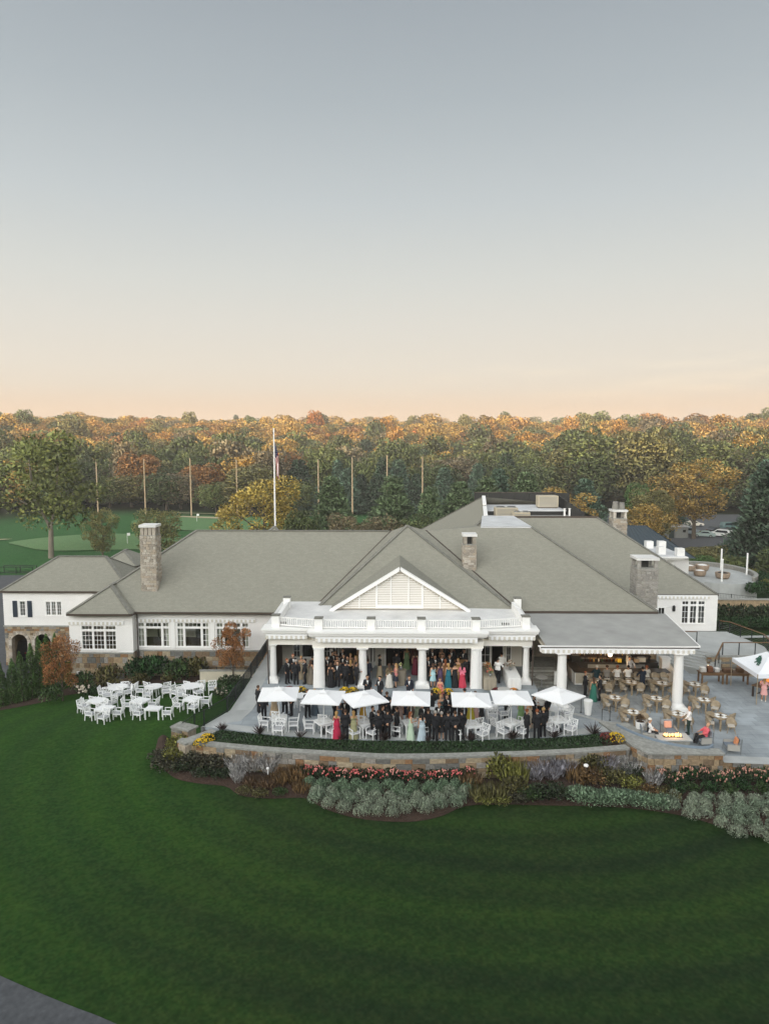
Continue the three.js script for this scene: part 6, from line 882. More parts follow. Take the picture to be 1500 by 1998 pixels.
// along the umbrellas
mm(-8.84, -43.9, 130, 'drink', 'man in black suit raising his hand at the ramp, left of the umbrellas', { hair: BROWN });
mm(-8.3, -42.8, 170, 'side', 'man in black suit standing under the left edge of the leftmost umbrella', { hair: DARK });
ww(-7.75, -43.5, 200, 'talk', 0xb79f80, 'woman in beige dress behind the leftmost umbrella pole', { hair: BLOND });
mm(-7.1, -43.6, 20, 'hold', 'broad man in black under the leftmost umbrella, beside a woman in beige', { hair: DARK }); mm(-6.65, -43.5, -60, 'pocket', 'man in black under the right half of the leftmost umbrella', { hair: GREY });
ww(-3.49, -39.95, 170, 'talk', 0xb32446, 'woman in bright crimson midi dress at the planter edge', { hair: BLOND, short: 0 });
mm(-2.98, -39.95, 175, 'side', 'man in black seen from behind, between crimson and sage dresses', { hair: BROWN }); ww(-2.5, -40.0, 190, 'side', 0x9c9a74, 'woman in long sage gold gown seen from behind', { hair: BLOND });
mm(-3.85, -42.7, 80, 'hold', 'man in black in the gap between the second and third umbrellas', { hair: DARK }); ww(-3.5, -41.9, 60, 'talk', 0x5d7690, 'woman in blue with long blond hair behind the crimson dress', { hair: BLOND }); mm(-3.12, -41.7, -10, 'hold', 'man facing out with white shirt front behind the crimson dress', { hair: DARK });
mm(-2.6, -42.4, 140, 'side', 'man in black half hidden by the third umbrella', { hair: BROWN }); ww(-2.1, -42.7, -120, 'talk', 0xc99a2f, 'woman in mustard yellow under the third umbrella', { hair: BROWN });
mm(-1.05, -39.85, 185, 'side', 'man in black seen from behind at the front right of the third umbrella table', { hair: BROWN }); mm(-1.4, -40.35, 60, 'hold', 'bearded man in black looking right beside the third umbrella table', { hair: BROWN, h: 1.03 });
mm(-0.52, -40.05, 180, 'behind', 'man in black seen from behind in the left front group of three', { hair: DARK }); mm(-0.82, -40.6, 70, 'hold', 'man in black with white collar in the left front group of three', { hair: BROWN }); mm(0.02, -40.4, -110, 'hold', 'man in black with light shirt at the right of the left front group', { hair: BROWN });
mm(-0.3, -41.5, 0, 'pocket', 'tall man facing out with open jacket behind the left front group', { hair: DARK, h: 1.04 }); mm(-0.95, -42.0, 110, 'hold', 'man in black behind the left front group, looking right', { hair: DARK });
ww(0.2, -41.9, 175, 'side', 0xa88e86, 'woman in long dusty mauve gown near the middle umbrella', { hair: BROWN }); ww(0.5, -42.6, 180, 'side', 0x1c2438, 'woman in navy dress with blond hair under the middle umbrella', { hair: BLOND, short: 1 });
ww(0.83, -39.95, 100, 'talk', 0xb9cdb4, 'woman in patterned pale green gown at the middle umbrella table', { hair: RED }); ww(1.48, -39.75, 200, 'hold', 0xb4c3cc, 'woman in pale blue gown with long dark hair at the planter edge', { hair: DARK });
ww(1.3, -42.2, -20, 'hold', 0x8f9a83, 'woman in grey sage dress under the middle umbrella', { hair: BROWN }); mm(1.85, -42.3, -140, 'hold', 'man in black under the right edge of the middle umbrella', { hair: BROWN });
mm(1.86, -40.2, 165, 'pocket', 'man in black turned away just right of the pale blue gown', { hair: BROWN });
mm(2.25, -39.85, 150, 'side', 'first man from the left in the front row of black suits', { hair: GREY }); ww(2.62, -40.0, 180, 'side', 0x121216, 'grey haired woman in short black dress in the front row of suits', { hair: GREY, short: 1, cut: 'hair_bun', sleeves: 1 }); mm(3.0, -39.85, 185, 'pocket', 'middle man in the front row of black suits', { hair: DARK }); mm(3.4, -39.8, 180, 'behind', 'man with hands clasped behind his back in the front row of suits', { hair: BROWN }); mm(3.78, -39.9, 200, 'side', 'last man on the right in the front row of black suits', { hair: DARK, h: 1.03 });
mm(3.5, -42.4, 0, 'talk', 'man facing out with white shirt under the third umbrella from the right', { hair: DARK }); mm(3.1, -42.5, 40, 'hold', 'man in black left of the facing man under that umbrella', { hair: BROWN }); mm(3.95, -42.6, -50, 'hold', 'man in black right of the facing man under that umbrella', { hair: GREY });
ww(2.75, -42.7, 20, 'hold', 0x2e5b5e, 'woman in teal with long blond hair between two umbrellas', { hair: BLOND }); ww(4.6, -42.7, 170, 'side', 0xbfae3a, 'woman in yellow green dress behind the third umbrella from the right', { hair: BROWN }); mm(5.12, -41.4, -100, 'drink', 'man in black drinking between the two right front tables', { hair: DARK });
ww(4.95, -43.4, 20, 'talk', 0xd2a9a2, 'woman in pale pink behind the drinking man', { hair: BROWN });
ww(7.7, -42.6, 150, 'side', 0x7fa06c, 'woman in leaf green gown under the second umbrella from the right', { hair: BLOND }); mm(7.62, -40.2, 110, 'side', 'stout man in black at the right of the second umbrella from the right', { hair: RED }); ww(8.05, -41.8, -150, 'hold', 0xb9ae9d, 'woman in cream dress behind the stout man in black', { hair: BLOND });
mm(8.2, -40.2, 180, 'side', 'red haired man in black with his back turned near the rightmost table', { hair: RED }); mm(8.62, -40.45, 190, 'side', 'fair haired man in black beside the red haired man', { hair: 0xa98958 }); mm(8.45, -42.5, 60, 'hold', 'man in black under the left corner of the rightmost umbrella', { hair: DARK }); mm(8.95, -43.0, -10, 'hold', 'white haired man in white shirt under the rightmost umbrella', { hair: 0xd8d4cc, shirt: 0xe9e7e2, legs: 0x17181c }); mm(9.35, -42.9, -60, 'side', 'man in black under the middle of the rightmost umbrella', { hair: DARK });
mm(-5.6, -43.2, 30, 'hold', 'man in black between the first and second umbrellas from the left', { hair: BROWN }); ww(-5.2, -43.6, -40, 'talk', 0x3c4a55, 'woman in slate dress between the first and second umbrellas from the left', { hair: BLOND }); mm(-0.6, -42.9, 160, 'side', 'man in black with his back turned behind the third umbrella', { hair: BROWN }); mm(2.2, -43.2, 190, 'hold', 'man in black behind the right edge of the middle umbrella', { hair: DARK }); ww(0.9, -43.4, 20, 'hold', 0x5a4b3c, 'woman in brown dress behind the middle umbrella', { hair: BROWN }); mm(4.3, -43.6, 170, 'side', 'man in black deep behind the third umbrella from the right', { hair: DARK }); mm(6.9, -43.2, 40, 'hold', 'man in black behind the second umbrella from the right', { hair: BROWN }); mm(1.55, -41.0, 40, 'talk', 'man in black looking right beside the middle umbrella pole', { hair: DARK }); mm(2.55, -41.1, -20, 'hold', 'man facing out with white shirt behind the front row of suits', { hair: RED });
// inside the portico
const pm = (x, z, d, p, l, o = {}) => mm(x, z, d, p, l, o, F), pw = (x, z, d, p, c, l, o = {}) => ww(x, z, d, p, c, l, o, F);
pm(-7.6, -47.9, 60, 'side', 'red haired man in black at the left end of the portico', { hair: RED }); pm(-7.3, -48.7, 20, 'hold', 'tall man in black facing out in the left portico bay', { hair: RED, h: 1.05 }); pm(-6.95, -47.7, 190, 'side', 'grey haired man in black seen from behind in the left portico bay', { hair: GREY }); pm(-6.35, -47.9, -80, 'drink', 'man in black drinking in the left portico bay', { hair: DARK });
pw(-6.75, -48.9, 10, 'hold', 0xb6a58b, 'woman in beige behind the drinking man in the left bay', { hair: BLOND }); pm(-5.9, -48.6, 200, 'side', 'man in black beside the left square pier', { hair: DARK });
pw(-4.5, -47.3, 170, 'hold', 0x131317, 'woman in long black gown just right of the left square pier', { hair: BROWN }); pm(-4.05, -47.4, -10, 'hold', 'man facing out with white shirt and glass near the left pier', { hair: BROWN }); pm(-3.5, -47.35, 180, 'side', 'man in dark suit seen from behind between the pier and round column', { hair: DARK }); pw(-3.2, -48.0, 185, 'talk', 0x17171a, 'woman in black with blond hair in the dense left group', { hair: BLOND }); pm(-2.75, -47.2, 110, 'pocket', 'man in black with white shirt left of the left round column', { hair: DARK }); pm(-2.0, -47.9, 190, 'side', 'man in navy suit behind the left round column', { hair: BROWN, suit: NAVY });
pw(-2.75, -51.3, 0, 'hold', 0xb99c74, 'tall woman in tan gown in the left doorway', { hair: BLOND }); pw(-4.2, -48.9, 30, 'talk', 0xa3876a, 'woman in tan dress in the second rank of the left group', { hair: BROWN }); pm(-3.75, -49.0, -30, 'talk', 'man in black in the second rank of the left group', { hair: BROWN }); pw(-3.3, -49.5, 0, 'hold', 0x8a7a55, 'woman in olive gold dress in front of the left doorway', { hair: BLOND }); pm(-4.6, -49.6, 50, 'hold', 'man in black beside the left folding doors', { hair: DARK }); pw(-2.9, -49.0, -60, 'talk', 0xc2a377, 'woman in sand dress with blond hair before the left doorway', { hair: BLOND }); pm(-3.9, -50.3, 0, 'hold', 'man in black on the threshold of the left doorway', { hair: BROWN });
pw(-1.2, -49.3, 100, 'side', 0xa89a80, 'dark haired woman in black top and long beige skirt by the middle doorway', { hair: DARK, top: 0x151518, cut: 'hair_bun', sleeves: 1 }); pw(-0.5, -47.3, 190, 'hold', 0xd9d4ca, 'woman in olive jacket and white trousers at the porch edge', { hair: BROWN, top: 0x6b5d44, sleeves: 1 }); pw(-0.05, -47.3, -70, 'talk', 0x1d2433, 'woman in pink top and navy skirt beside the floral high table', { hair: BLOND, top: 0xcf7f7f, short: 1 });
pw(0.75, -51.2, 190, 'side', 0x7f9a6f, 'woman in long sage green gown in the middle doorway', { hair: BLOND }); pm(0.05, -52.6, 160, 'side', 'man in black inside the middle doorway', { hair: DARK }); pw(1.35, -50.0, 180, 'side', 0x6d2335, 'woman in maroon dress just left of the right round column', { hair: BROWN }); mm(0.85, -45.9, -5, 'hold', 'man in navy jacket with white shirt front at the foot of the porch', { hair: BROWN, suit: NAVY }); mm(-1.95, -46.0, 10, 'hold', 'man in dark suit at the foot of the left round column', { hair: DARK }); mm(-1.1, -45.8, -40, 'hold', 'man in dark suit looking left at the foot of the porch', { hair: DARK });
pw(2.5, -47.35, -160, 'hold', 0xa9cdd2, 'woman in short light blue dress right of the right round column', { hair: BROWN, short: 1 }); pw(3.0, -47.6, 185, 'side', 0x54415e, 'woman in plum dress in the middle of the right group', { hair: BROWN }); ww(2.95, -46.95, 10, 'sit', 0xd88272, 'woman in coral floral dress sitting on the porch edge, right bay', { hair: BROWN }, 0.05); pw(3.55, -47.4, 190, 'side', 0x1f6a77, 'woman in bright teal gown in the right group', { hair: BLOND }); pw(4.0, -47.4, 180, 'side', 0x121215, 'short haired woman in black seen from behind in the right group', { hair: DARK, cut: 'hair_short' }); pw(4.5, -47.4, 170, 'talk', 0xc23a4f, 'woman in red dress with pink shawl near the right pier', { hair: DARK, top: 0xe0788c, sleeves: 1 }); pm(4.9, -48.4, 190, 'side', 'tall man in black beside the right square pier', { hair: DARK });
pm(2.2, -48.6, 30, 'hold', 'man in black just right of the right round column', { hair: BROWN }); pm(2.7, -48.9, 20, 'talk', 'man with white shirt front in the second rank of the right group', { hair: BROWN }); pm(3.25, -49.2, -10, 'drink', 'man drinking with white shirt front in the second rank', { hair: DARK }); pm(3.75, -49.0, 10, 'hold', 'man facing out left of the red dress, second rank', { hair: RED }); pw(3.4, -48.3, 180, 'talk', 0x9c7146, 'woman with curly chestnut hair and bronze dress in the right group', { hair: RED }); pw(4.3, -48.5, -30, 'hold', 0xb48c5a, 'woman in gold dress behind the red dress', { hair: BLOND }); pm(3.0, -52.5, 0, 'hold', 'man in black inside the right doorway, left side', { hair: DARK }); pm(3.7, -53.2, 30, 'hold', 'man in black deep inside the right doorway', { hair: BROWN }); pm(4.65, -52.6, -20, 'side', 'man in black inside the right doorway, right side', { hair: DARK });
pm(7.05, -48.3, 150, 'lean', 'server in white shirt and black trousers at the buffet', { hair: DARK, shirt: 0xeceae5, legs: 0x131316 }); pm(7.5, -49.6, 200, 'side', 'second server in white shirt behind the buffet', { hair: DARK, shirt: 0xe6e3dd, legs: 0x131316 }); pm(10.2, -53.2, -40, 'side', 'server in white shirt and black vest on the landing', { hair: DARK, shirt: 0xe6e3dd, vest: 0x151517, legs: 0x131316 });
pm(-4.9, -48.6, 30, 'hold', 'man in black behind the black gown, close to the left square pier', { hair: BROWN }); pm(-3.45, -48.6, -20, 'talk', 'man in black with white shirt in the middle of the dense left group', { hair: DARK }); pw(-4.45, -50.2, 20, 'hold', 0x2a2530, 'woman in dark plum dress at the back of the left group', { hair: BROWN }); pw(-2.5, -48.4, -50, 'hold', 0x9a7f5a, 'woman in bronze dress close to the left round column', { hair: BLOND }); pm(-2.3, -49.8, -30, 'hold', 'man in black at the right side of the left doorway', { hair: DARK }); pm(2.05, -50.3, 40, 'hold', 'man in black behind the right round column by the doors', { hair: BROWN }); pm(2.6, -50.6, 10, 'talk', 'man with white shirt on the left of the right doorway', { hair: DARK }); pw(3.3, -50.8, -20, 'hold', 0x7d5c3a, 'woman in copper dress on the threshold of the right doorway', { hair: BLOND }); pm(4.0, -50.6, 0, 'drink', 'man drinking on the threshold of the right doorway', { hair: BROWN }); pm(4.9, -50.4, -40, 'hold', 'man in black before the right folding doors', { hair: DARK }); pw(-5.95, -47.9, 150, 'talk', 0x6e6558, 'woman in grey brown dress half behind the left square pier', { hair: BROWN }); pm(0.0, -49.6, 170, 'side', 'man in black on the threshold of the middle doorway', { hair: DARK });
// bar and dining floor
const dm = (x, z, d, p, l, o = {}, y = DY) => mm(x, z, d, p, l, o, y);
dm(13.15, -48.3, 70, 'hold', 'man in black suit left of the woman in green by the bar tables', { hair: RED }); ww(13.45, -47.3, 180, 'hold', 0x2f6f5e, 'woman in long emerald green gown by the bar tables', { hair: BROWN }, DY); dm(13.95, -47.5, -100, 'hold', 'man in black suit right of the woman in green by the bar tables', { hair: DARK });
dm(17.45, -49.3, 190, 'lean', 'man in navy suit leaning to the bar between stools', { hair: DARK, suit: 0x1a2536 });
const st = (x, l, o) => dm(x, -50.0, 180, 'stool', l, o, DY + 0.02); st(14.4, 'seated guest in dark teal with white hair at the bar', { hair: 0xd6d2c8, suit: 0x16353c }); st(15.14, 'seated guest in grey shirt at the bar', { hair: BROWN, shirt: 0x8c867e, legs: 0x4d4a46 }); st(15.88, 'seated guest in white shirt below the globe lamp', { hair: RED, shirt: 0xe9e6e0, legs: 0x5a544a }); st(16.66, 'broad seated guest in white shirt right of the globe lamp', { hair: DARK, shirt: 0xece9e3, legs: 0x5a544a }); st(17.98, 'seated guest in pale shirt right of the man in navy', { hair: RED, shirt: 0xcfc9bf, legs: 0x5a544a });
dm(17.3, -51.7, 20, 'lean', 'bartender in pale shirt behind the bar', { hair: DARK, shirt: 0xc9c6c4, legs: 0x1b1b1e });
dm(17.75, -41.95, -100, 'lean', 'waiter in white shirt and dark green trousers by a dining table', { hair: 0xb28a72, shirt: 0xefedea, legs: 0x14302a, h: 0.97 });
dm(15.05, -41.0, 78, 'sit', 'man in white flat cap and black vest seated at the fire table', { cap: 0xe9e4da, hair: GREY, shirt: 0xe3e2e0, vest: 0x1a1b20, legs: 0x23272c }, DY + 0.02); { const p = dm(17.9, -40.4, -85, 'sit', 'man in coral shirt and shorts leaning back at the fire table', { hair: 0, shirt: 0xd7606a, legs: 0x1c1f24 }, DY + 0.04); p.rotation.order = 'YXZ'; p.rotation.x = -0.28; }
person(25.1, DY, -47.5, 150, 'f', 'lean', { dress: 0xe3a9a4, top: 0xe3a9a4, short: 1, sleeves: 1, hair: BLOND, shoes: 0xe9e4da }, 'woman in pink tunic and white shoes bending at the tent table');
// ================================================================ planting
// leaf clouds: many small leaf faces spread through clumps; vertex colours carry the leaves' own light and dark
class Leaves {
  constructor(seed) { this.f = rng(seed); this.P = []; this.N = []; this.C = []; this.U = []; }
  leaf(p, dir, out, w, l, c, bend = 0.15) {                         // one leaf or spray: two faces folded along the rib
    const f = this.f, d = dir, s = V(f() - 0.5, f() - 0.5, f() - 0.5).cross(d).normalize().multiplyScalar(w / 2), n = s.clone().cross(d).normalize(), b = p.clone(), t = p.clone().addScaledVector(d, l), m = p.clone().addScaledVector(d, l * 0.5).addScaledVector(n, -l * bend);
    const L = m.clone().add(s).addScaledVector(n, l * bend), Rr = m.clone().sub(s).addScaledVector(n, l * bend), no = out.clone().multiplyScalar(0.75).addScaledVector(n.dot(out) < 0 ? n.clone().negate() : n, 0.45).normalize();
    for (const [a, q, r] of [[b, L, t], [b, t, Rr]]) for (const v of [a, q, r]) { this.P.push(v.x, v.y, v.z); this.N.push(no.x, no.y, no.z); this.C.push(...c); this.U.push(0, 0); }
  }
  ball(cx, cy, cz, rx, ry, rz, n, w, l, tone, { shell = 0.62, up = 0.25, low = -0.5, var_ = 0.35, tint = null, cen = null } = {}) {
    const f = this.f, c0 = V(cx, cy, cz);
    for (let i = 0; i < n; i++) {
      const y = mix(low, 1, f()), a = f() * 2 * PI, q = Math.sqrt(max(0, 1 - y * y)), o = V(cos(a) * q, y, sin(a) * q), k = mix(shell, 1.03, Math.pow(f(), 0.6)), p = V(cx + o.x * rx * k, cy + o.y * ry * k, cz + o.z * rz * k);
      const d = V(o.x + (f() - 0.5) * 1.3, o.y + up + (f() - 0.5) * 1.3, o.z + (f() - 0.5) * 1.3).normalize(), g = tone * (1 + (f() - 0.5) * 2 * var_);
      if (cen) { const k2 = p.clone().sub(cen).normalize(); k2.y += 0.15; o.multiplyScalar(0.45).addScaledVector(k2, 0.75).normalize(); } const tt = tint && f() < tint[3] ? tint : [1, 1, 1]; this.leaf(p, d, o, w * mix(0.7, 1.2, f()), l * mix(0.7, 1.25, f()), [g * tt[0], g * tt[1], g * tt[2]]);
    }
    return this;
  }
  geo() { const g = new THREE.BufferGeometry(); for (const [k, a, n] of [['position', this.P, 3], ['normal', this.N, 3], ['uv', this.U, 2], ['color', this.C, 3]]) g.setAttribute(k, new THREE.Float32BufferAttribute(a, n)); return g; }
}
const leafM = new Map();
const LM = (r, g, b) => { const k = [r, g, b].join(); if (!leafM.has(k)) leafM.set(k, new THREE.MeshPhysicalMaterial({ color: new THREE.Color().setRGB(r, g, b), roughness: 0.9, vertexColors: true, side: THREE.DoubleSide, transmission: 0.3, thickness: 0, specularIntensity: 0.3 })); return leafM.get(k); };
// unit crowns, about one unit tall, base of the tree at y = 0
function crownG(kind, seed, n, size) {
  const L = new Leaves(seed), f = L.f;
  if (kind === 'round' || kind === 'oval') {
    const wide = kind === 'round' ? 0.37 : 0.27, k = 26, cen = V(0, 0.45, 0);
    for (let i = 0; i < k; i++) { const a = i * 2.4 + f() * 0.8, t = (i + 0.5) / k, y = mix(0.24, 0.9, Math.pow(t, 0.85)), q = wide * Math.sqrt(max(0.03, 1 - Math.pow((y - 0.47) / 0.5, 2))) * mix(0.62, 0.9, f()), r = mix(0.095, 0.165, f()) * (kind === 'round' ? 1.08 : 0.85); L.ball(cos(a) * q, y, sin(a) * q, r, r * 0.85, r, Math.round(n / k), size * 0.85, size, mix(0.8, 1.18, f()), { low: -0.6, shell: 0.72, tint: [1.15, 1.0, 0.85, 0.15], cen, var_: 0.14 }); }
    L.ball(0, 0.52, 0, wide * 0.8, 0.37, wide * 0.8, Math.round(n * 0.22), size * 1.4, size * 1.4, 0.92, { low: -0.9, cen, shell: 0.92, var_: 0.2 });
  } else if (kind === 'pine') {
    for (let t = 0; t < 1; t += 0.075) { const y = mix(0.1, 0.96, t), R0 = mix(0.25, 0.03, Math.pow(t, 1.15)), m = Math.max(3, Math.round(8 - 5 * t)); for (let i = 0; i < m; i++) { const a = i / m * 6.283 + t * 9 + f() * 0.6, q = R0 * mix(0.45, 0.95, f()); L.ball(cos(a) * q, y + rr(-0.02, 0.02, f) - q * 0.12, sin(a) * q, R0 * 0.42 + 0.025, 0.035, R0 * 0.42 + 0.025, Math.round(n / 75), size * 0.55, size * 1.25, mix(0.75, 1.2, f()), { low: -0.5, shell: 0.3, up: 0.5, var_: 0.2 }); } }
  } else if (kind === 'sparse') {
    for (let i = 0; i < 17; i++) { const a = i * 2.4 + f(), t = (i + 0.5) / 17, y = mix(0.3, 0.95, t), q = mix(0.1, 0.36, f()) * (1 - 0.4 * abs(t - 0.45)); const r = mix(0.085, 0.15, f()); L.ball(cos(a) * q, y, sin(a) * q, r * 1.2, r * 0.85, r * 1.2, Math.round(n / 17), size * 0.8, size, mix(0.75, 1.2, f()), { low: -0.8, shell: 0.35, tint: [1.15, 1.05, 0.85, 0.15], var_: 0.2 }); }
  } else if (kind === 'column') { for (let i = 0; i < 14; i++) { const t = i / 13, r = 0.125 * Math.pow(1 - t, 0.62) + 0.012; L.ball(rr(-0.015, 0.015, f), mix(0.07, 0.95, t), rr(-0.015, 0.015, f), r, 0.08, r, Math.round(n / 14 * (1.25 - t * 0.7)), size * 0.5, size * 1.1, mix(0.8, 1.15, f()), { up: 0.9, low: -0.9, shell: 0.7 }); } }
  return L.geo();
}
function trunkG(kind, seed) {
  const f = rng(seed), m = new MB();
  if (kind === 'pine' || kind === 'column') { m.bar([0, -0.02, 0], [0, 0.9, 0], 0.018, 0.004, 7); return m.geo(); }
  m.bar([0, -0.02, 0], [0.012, 0.22, 0.005], 0.022, 0.017, 8); m.bar([0.012, 0.22, 0.005], [0, 0.5, 0.01], 0.017, 0.009, 7); m.bar([0, 0.5, 0.01], [0.01, 0.86, 0], 0.009, 0.003, 5);
  for (let i = 0; i < 9; i++) { const a = i * 2.4, y = 0.2 + i * 0.055, q = rr(0.17, 0.3, f), p = [cos(a) * q, y + rr(0.14, 0.26, f), sin(a) * q]; m.bar([0.006, y, 0.005], p, 0.009, 0.004, 5); m.bar(p.map((v, k) => v * 0.6 + [0.006, y, 0.005][k] * 0.4), [cos(a + 0.6) * q * 1.05, p[1] + 0.06, sin(a + 0.6) * q * 1.05], 0.005, 0.002, 4); }
  return m.geo();
}
const CR = { round: [1, 2, 3].map((s) => crownG('round', s, 14000, 0.022)), oval: [4, 5].map((s) => crownG('oval', s, 7000, 0.028)), pine: [6, 7].map((s) => crownG('pine', s, 13000, 0.027)), sparse: [8, 9].map((s) => crownG('sparse', s, 8000, 0.022)), thin: [18].map((s) => crownG('sparse', s, 6000, 0.026)), column: [10, 11].map((s) => crownG('column', s, 6000, 0.026)), roundB: [12, 13, 14].map((s) => crownG('round', s, 6000, 0.031)), ovalB: [15].map((s) => crownG('oval', s, 5000, 0.03)), pineB: [16, 17].map((s) => crownG('pine', s, 5000, 0.04)) };
const TRK = { round: trunkG('round', 1), oval: trunkG('oval', 2), pine: trunkG('pine', 3), sparse: trunkG('sparse', 4), thin: trunkG('sparse', 4), column: trunkG('column', 5) };
const COL = { deep: [0.17, 0.215, 0.085], mid: [0.26, 0.31, 0.11], olive: [0.33, 0.31, 0.12], gold: [0.7, 0.46, 0.13], amber: [0.68, 0.39, 0.11], orange: [0.7, 0.29, 0.085], rust: [0.52, 0.27, 0.1], pine: [0.26, 0.36, 0.18], bluepine: [0.2, 0.31, 0.21], darkpine: [0.11, 0.17, 0.105], taupe: [0.36, 0.3, 0.18], yellow: [0.72, 0.55, 0.15], ochre: [0.62, 0.42, 0.13], bright: [0.17, 0.31, 0.09], leafgreen: [0.32, 0.36, 0.12], maple: [0.62, 0.3, 0.12] };
let vn = 0;
function tree(name, label, kind, col, x, z, h, w, group, y) {       // h height, w breadth in metres
  const o = thing(name, label, 'tree', [x, y ?? gy(x, z) - 0.1, z], (vn * 2.399) % 6.283, group), k = CR[kind + (name === 'wood_tree' ? 'B' : '')], span = { round: 0.78, oval: 0.58, pine: 0.55, sparse: 0.75, thin: 0.75, column: 0.27 }[kind];
  o.scale.set(w / span, h, w / span); mesh('trunk', TRK[kind], M.bark, o); mesh('crown', k[vn++ % k.length], LM(...COL[col].map((v) => v * 1)), o); return o;
}
// ---- trees one can pick out behind the house
tree('shade_tree', 'tall leaning shade tree with bare pale trunk at the left', 'thin', 'leafgreen', -62.5, -126, 22.5, 18);
{ const o = scene.children[scene.children.length - 1]; const t = new MB().bar([0, 0, 0], [0.01, 0.24, 0], 0.021, 0.017, 10).bar([0.01, 0.24, 0], [-0.1, 0.5, 0.02], 0.013, 0.009, 8).bar([0.01, 0.24, 0], [0.06, 0.55, -0.02], 0.012, 0.008, 8).bar([-0.05, 0.38, 0], [-0.24, 0.5, 0.04], 0.01, 0.006, 6).bar([0.03, 0.4, 0], [0.2, 0.52, 0.02], 0.01, 0.005, 6).bar([-0.1, 0.5, 0.02], [-0.13, 0.8, 0], 0.014, 0.005, 6).bar([0.06, 0.55, -0.02], [0.1, 0.85, 0.02], 0.011, 0.004, 6); o.rotation.y = 0; o.children[0].geometry = t.geo(); o.children[0].material = S(0x9a8f80, 0.95, { map: T.speck }); o.children[1].rotation.y = 1; }
tree('small_tree', 'thin grey green tree beside the putting green, left of the pale chimney', 'sparse', 'olive', -50.5, -120, 9.8, 6); tree('small_tree', 'wider grey green tree directly behind the pale stone chimney', 'sparse', 'olive', -40, -117, 10.2, 9.5);
tree('yellow_tree', 'broad golden yellow tree behind the flagpole', 'sparse', 'yellow', -22.0, -116, 15.6, 14.5); tree('dark_shrub_tree', 'dark green bush at the left foot of the golden yellow tree', 'round', 'deep', -27.5, -114, 6.4, 5.5);
tree('dark_tree', 'dark olive tree right of the flagpole', 'round', 'deep', -15.2, -112, 10.8, 6.5); tree('pine_tree', 'green pine right of the flagpole behind the dark olive tree', 'pine', 'pine', -11.5, -126, 15.6, 11); tree('taupe_tree', 'thin taupe tree behind the roof, first of two', 'sparse', 'taupe', -7.5, -108, 10.5, 7.5); tree('taupe_tree', 'thin taupe tree behind the roof, second of two', 'sparse', 'taupe', -3.0, -108, 9.9, 8.5);
tree('pine_tree', 'pale green pine left of the roof peak', 'pine', 'pine', -0.8, -134, 15.5, 12); tree('dark_tree', 'dark green tree right behind the roof peak', 'round', 'deep', 2.6, -112, 9.8, 8.5); tree('pine_tree', 'slim pine right of the roof peak', 'pine', 'pine', 6.0, -127, 13.8, 9); tree('pine_tree', 'green pine left of the machinery well', 'pine', 'pine', 11.5, -131, 14.5, 11); tree('pine_tree', 'dense pine just left of the machinery well', 'pine', 'pine', 16.8, -133, 15, 11); tree('pine_tree', 'green pine behind the machinery well', 'pine', 'pine', 25, -138, 16, 12); tree('pine_tree', 'pine between two others behind the well', 'pine', 'bluepine', 20.8, -146, 16.5, 10); tree('pine_tree', 'blue green pine right of the golden tree behind the well', 'pine', 'bluepine', 37, -140, 14.5, 10.5);
tree('yellow_tree', 'golden tree right behind the machinery well', 'sparse', 'ochre', 31, -130, 12.8, 12); tree('yellow_tree', 'ochre tree right of the rear chimney', 'sparse', 'ochre', 42.5, -122, 10.5, 10); tree('yellow_tree', 'wide spreading golden tree over the parked cars', 'sparse', 'ochre', 66, -158, 17.5, 18); tree('olive_tree', 'olive tree between the two ochre trees on the right', 'round', 'olive', 52, -146, 12, 9.5);
tree('pine_tree', 'huge dark pine at the right edge of the picture', 'pine', 'darkpine', 56.5, -108, 18.5, 12.5); tree('pine_tree', 'blue green pine behind the huge dark pine', 'pine', 'bluepine', 66, -128, 18, 12); tree('green_tree', 'bright green round tree in front of the dark wood', 'round', 'bright', 58, -168, 12.5, 9); tree('blue_spruce', 'pale blue spruce right of the bright green tree', 'pine', 'bluepine', 67, -172, 9.5, 6.5); tree('dark_tree', 'dark green tree at the right edge below the pine', 'round', 'deep', 54, -97, 7.5, 9);
for (const [i, [x, z, h, w, c, n]] of [[46.5, -110, 5.2, 7, 'olive', 'olive bush left of the row below the parked cars'], [51, -112, 5.2, 7.5, 'olive', 'ochre bush in the row below the parked cars'], [55.5, -114, 5.2, 8, 'taupe', 'olive green bush at the right of the row below the cars'], [49.5, -105, 4.8, 5.5, 'mid', 'green bush in front of the row below the cars'], [44.6, -104, 5, 5, 'bright', 'light green bush beside the white post behind the patio'], [58.5, -106, 6, 7, 'rust', 'rust tinted bush near the dark pine']].entries()) tree('bush', n, 'round', c, x, z, h, w);
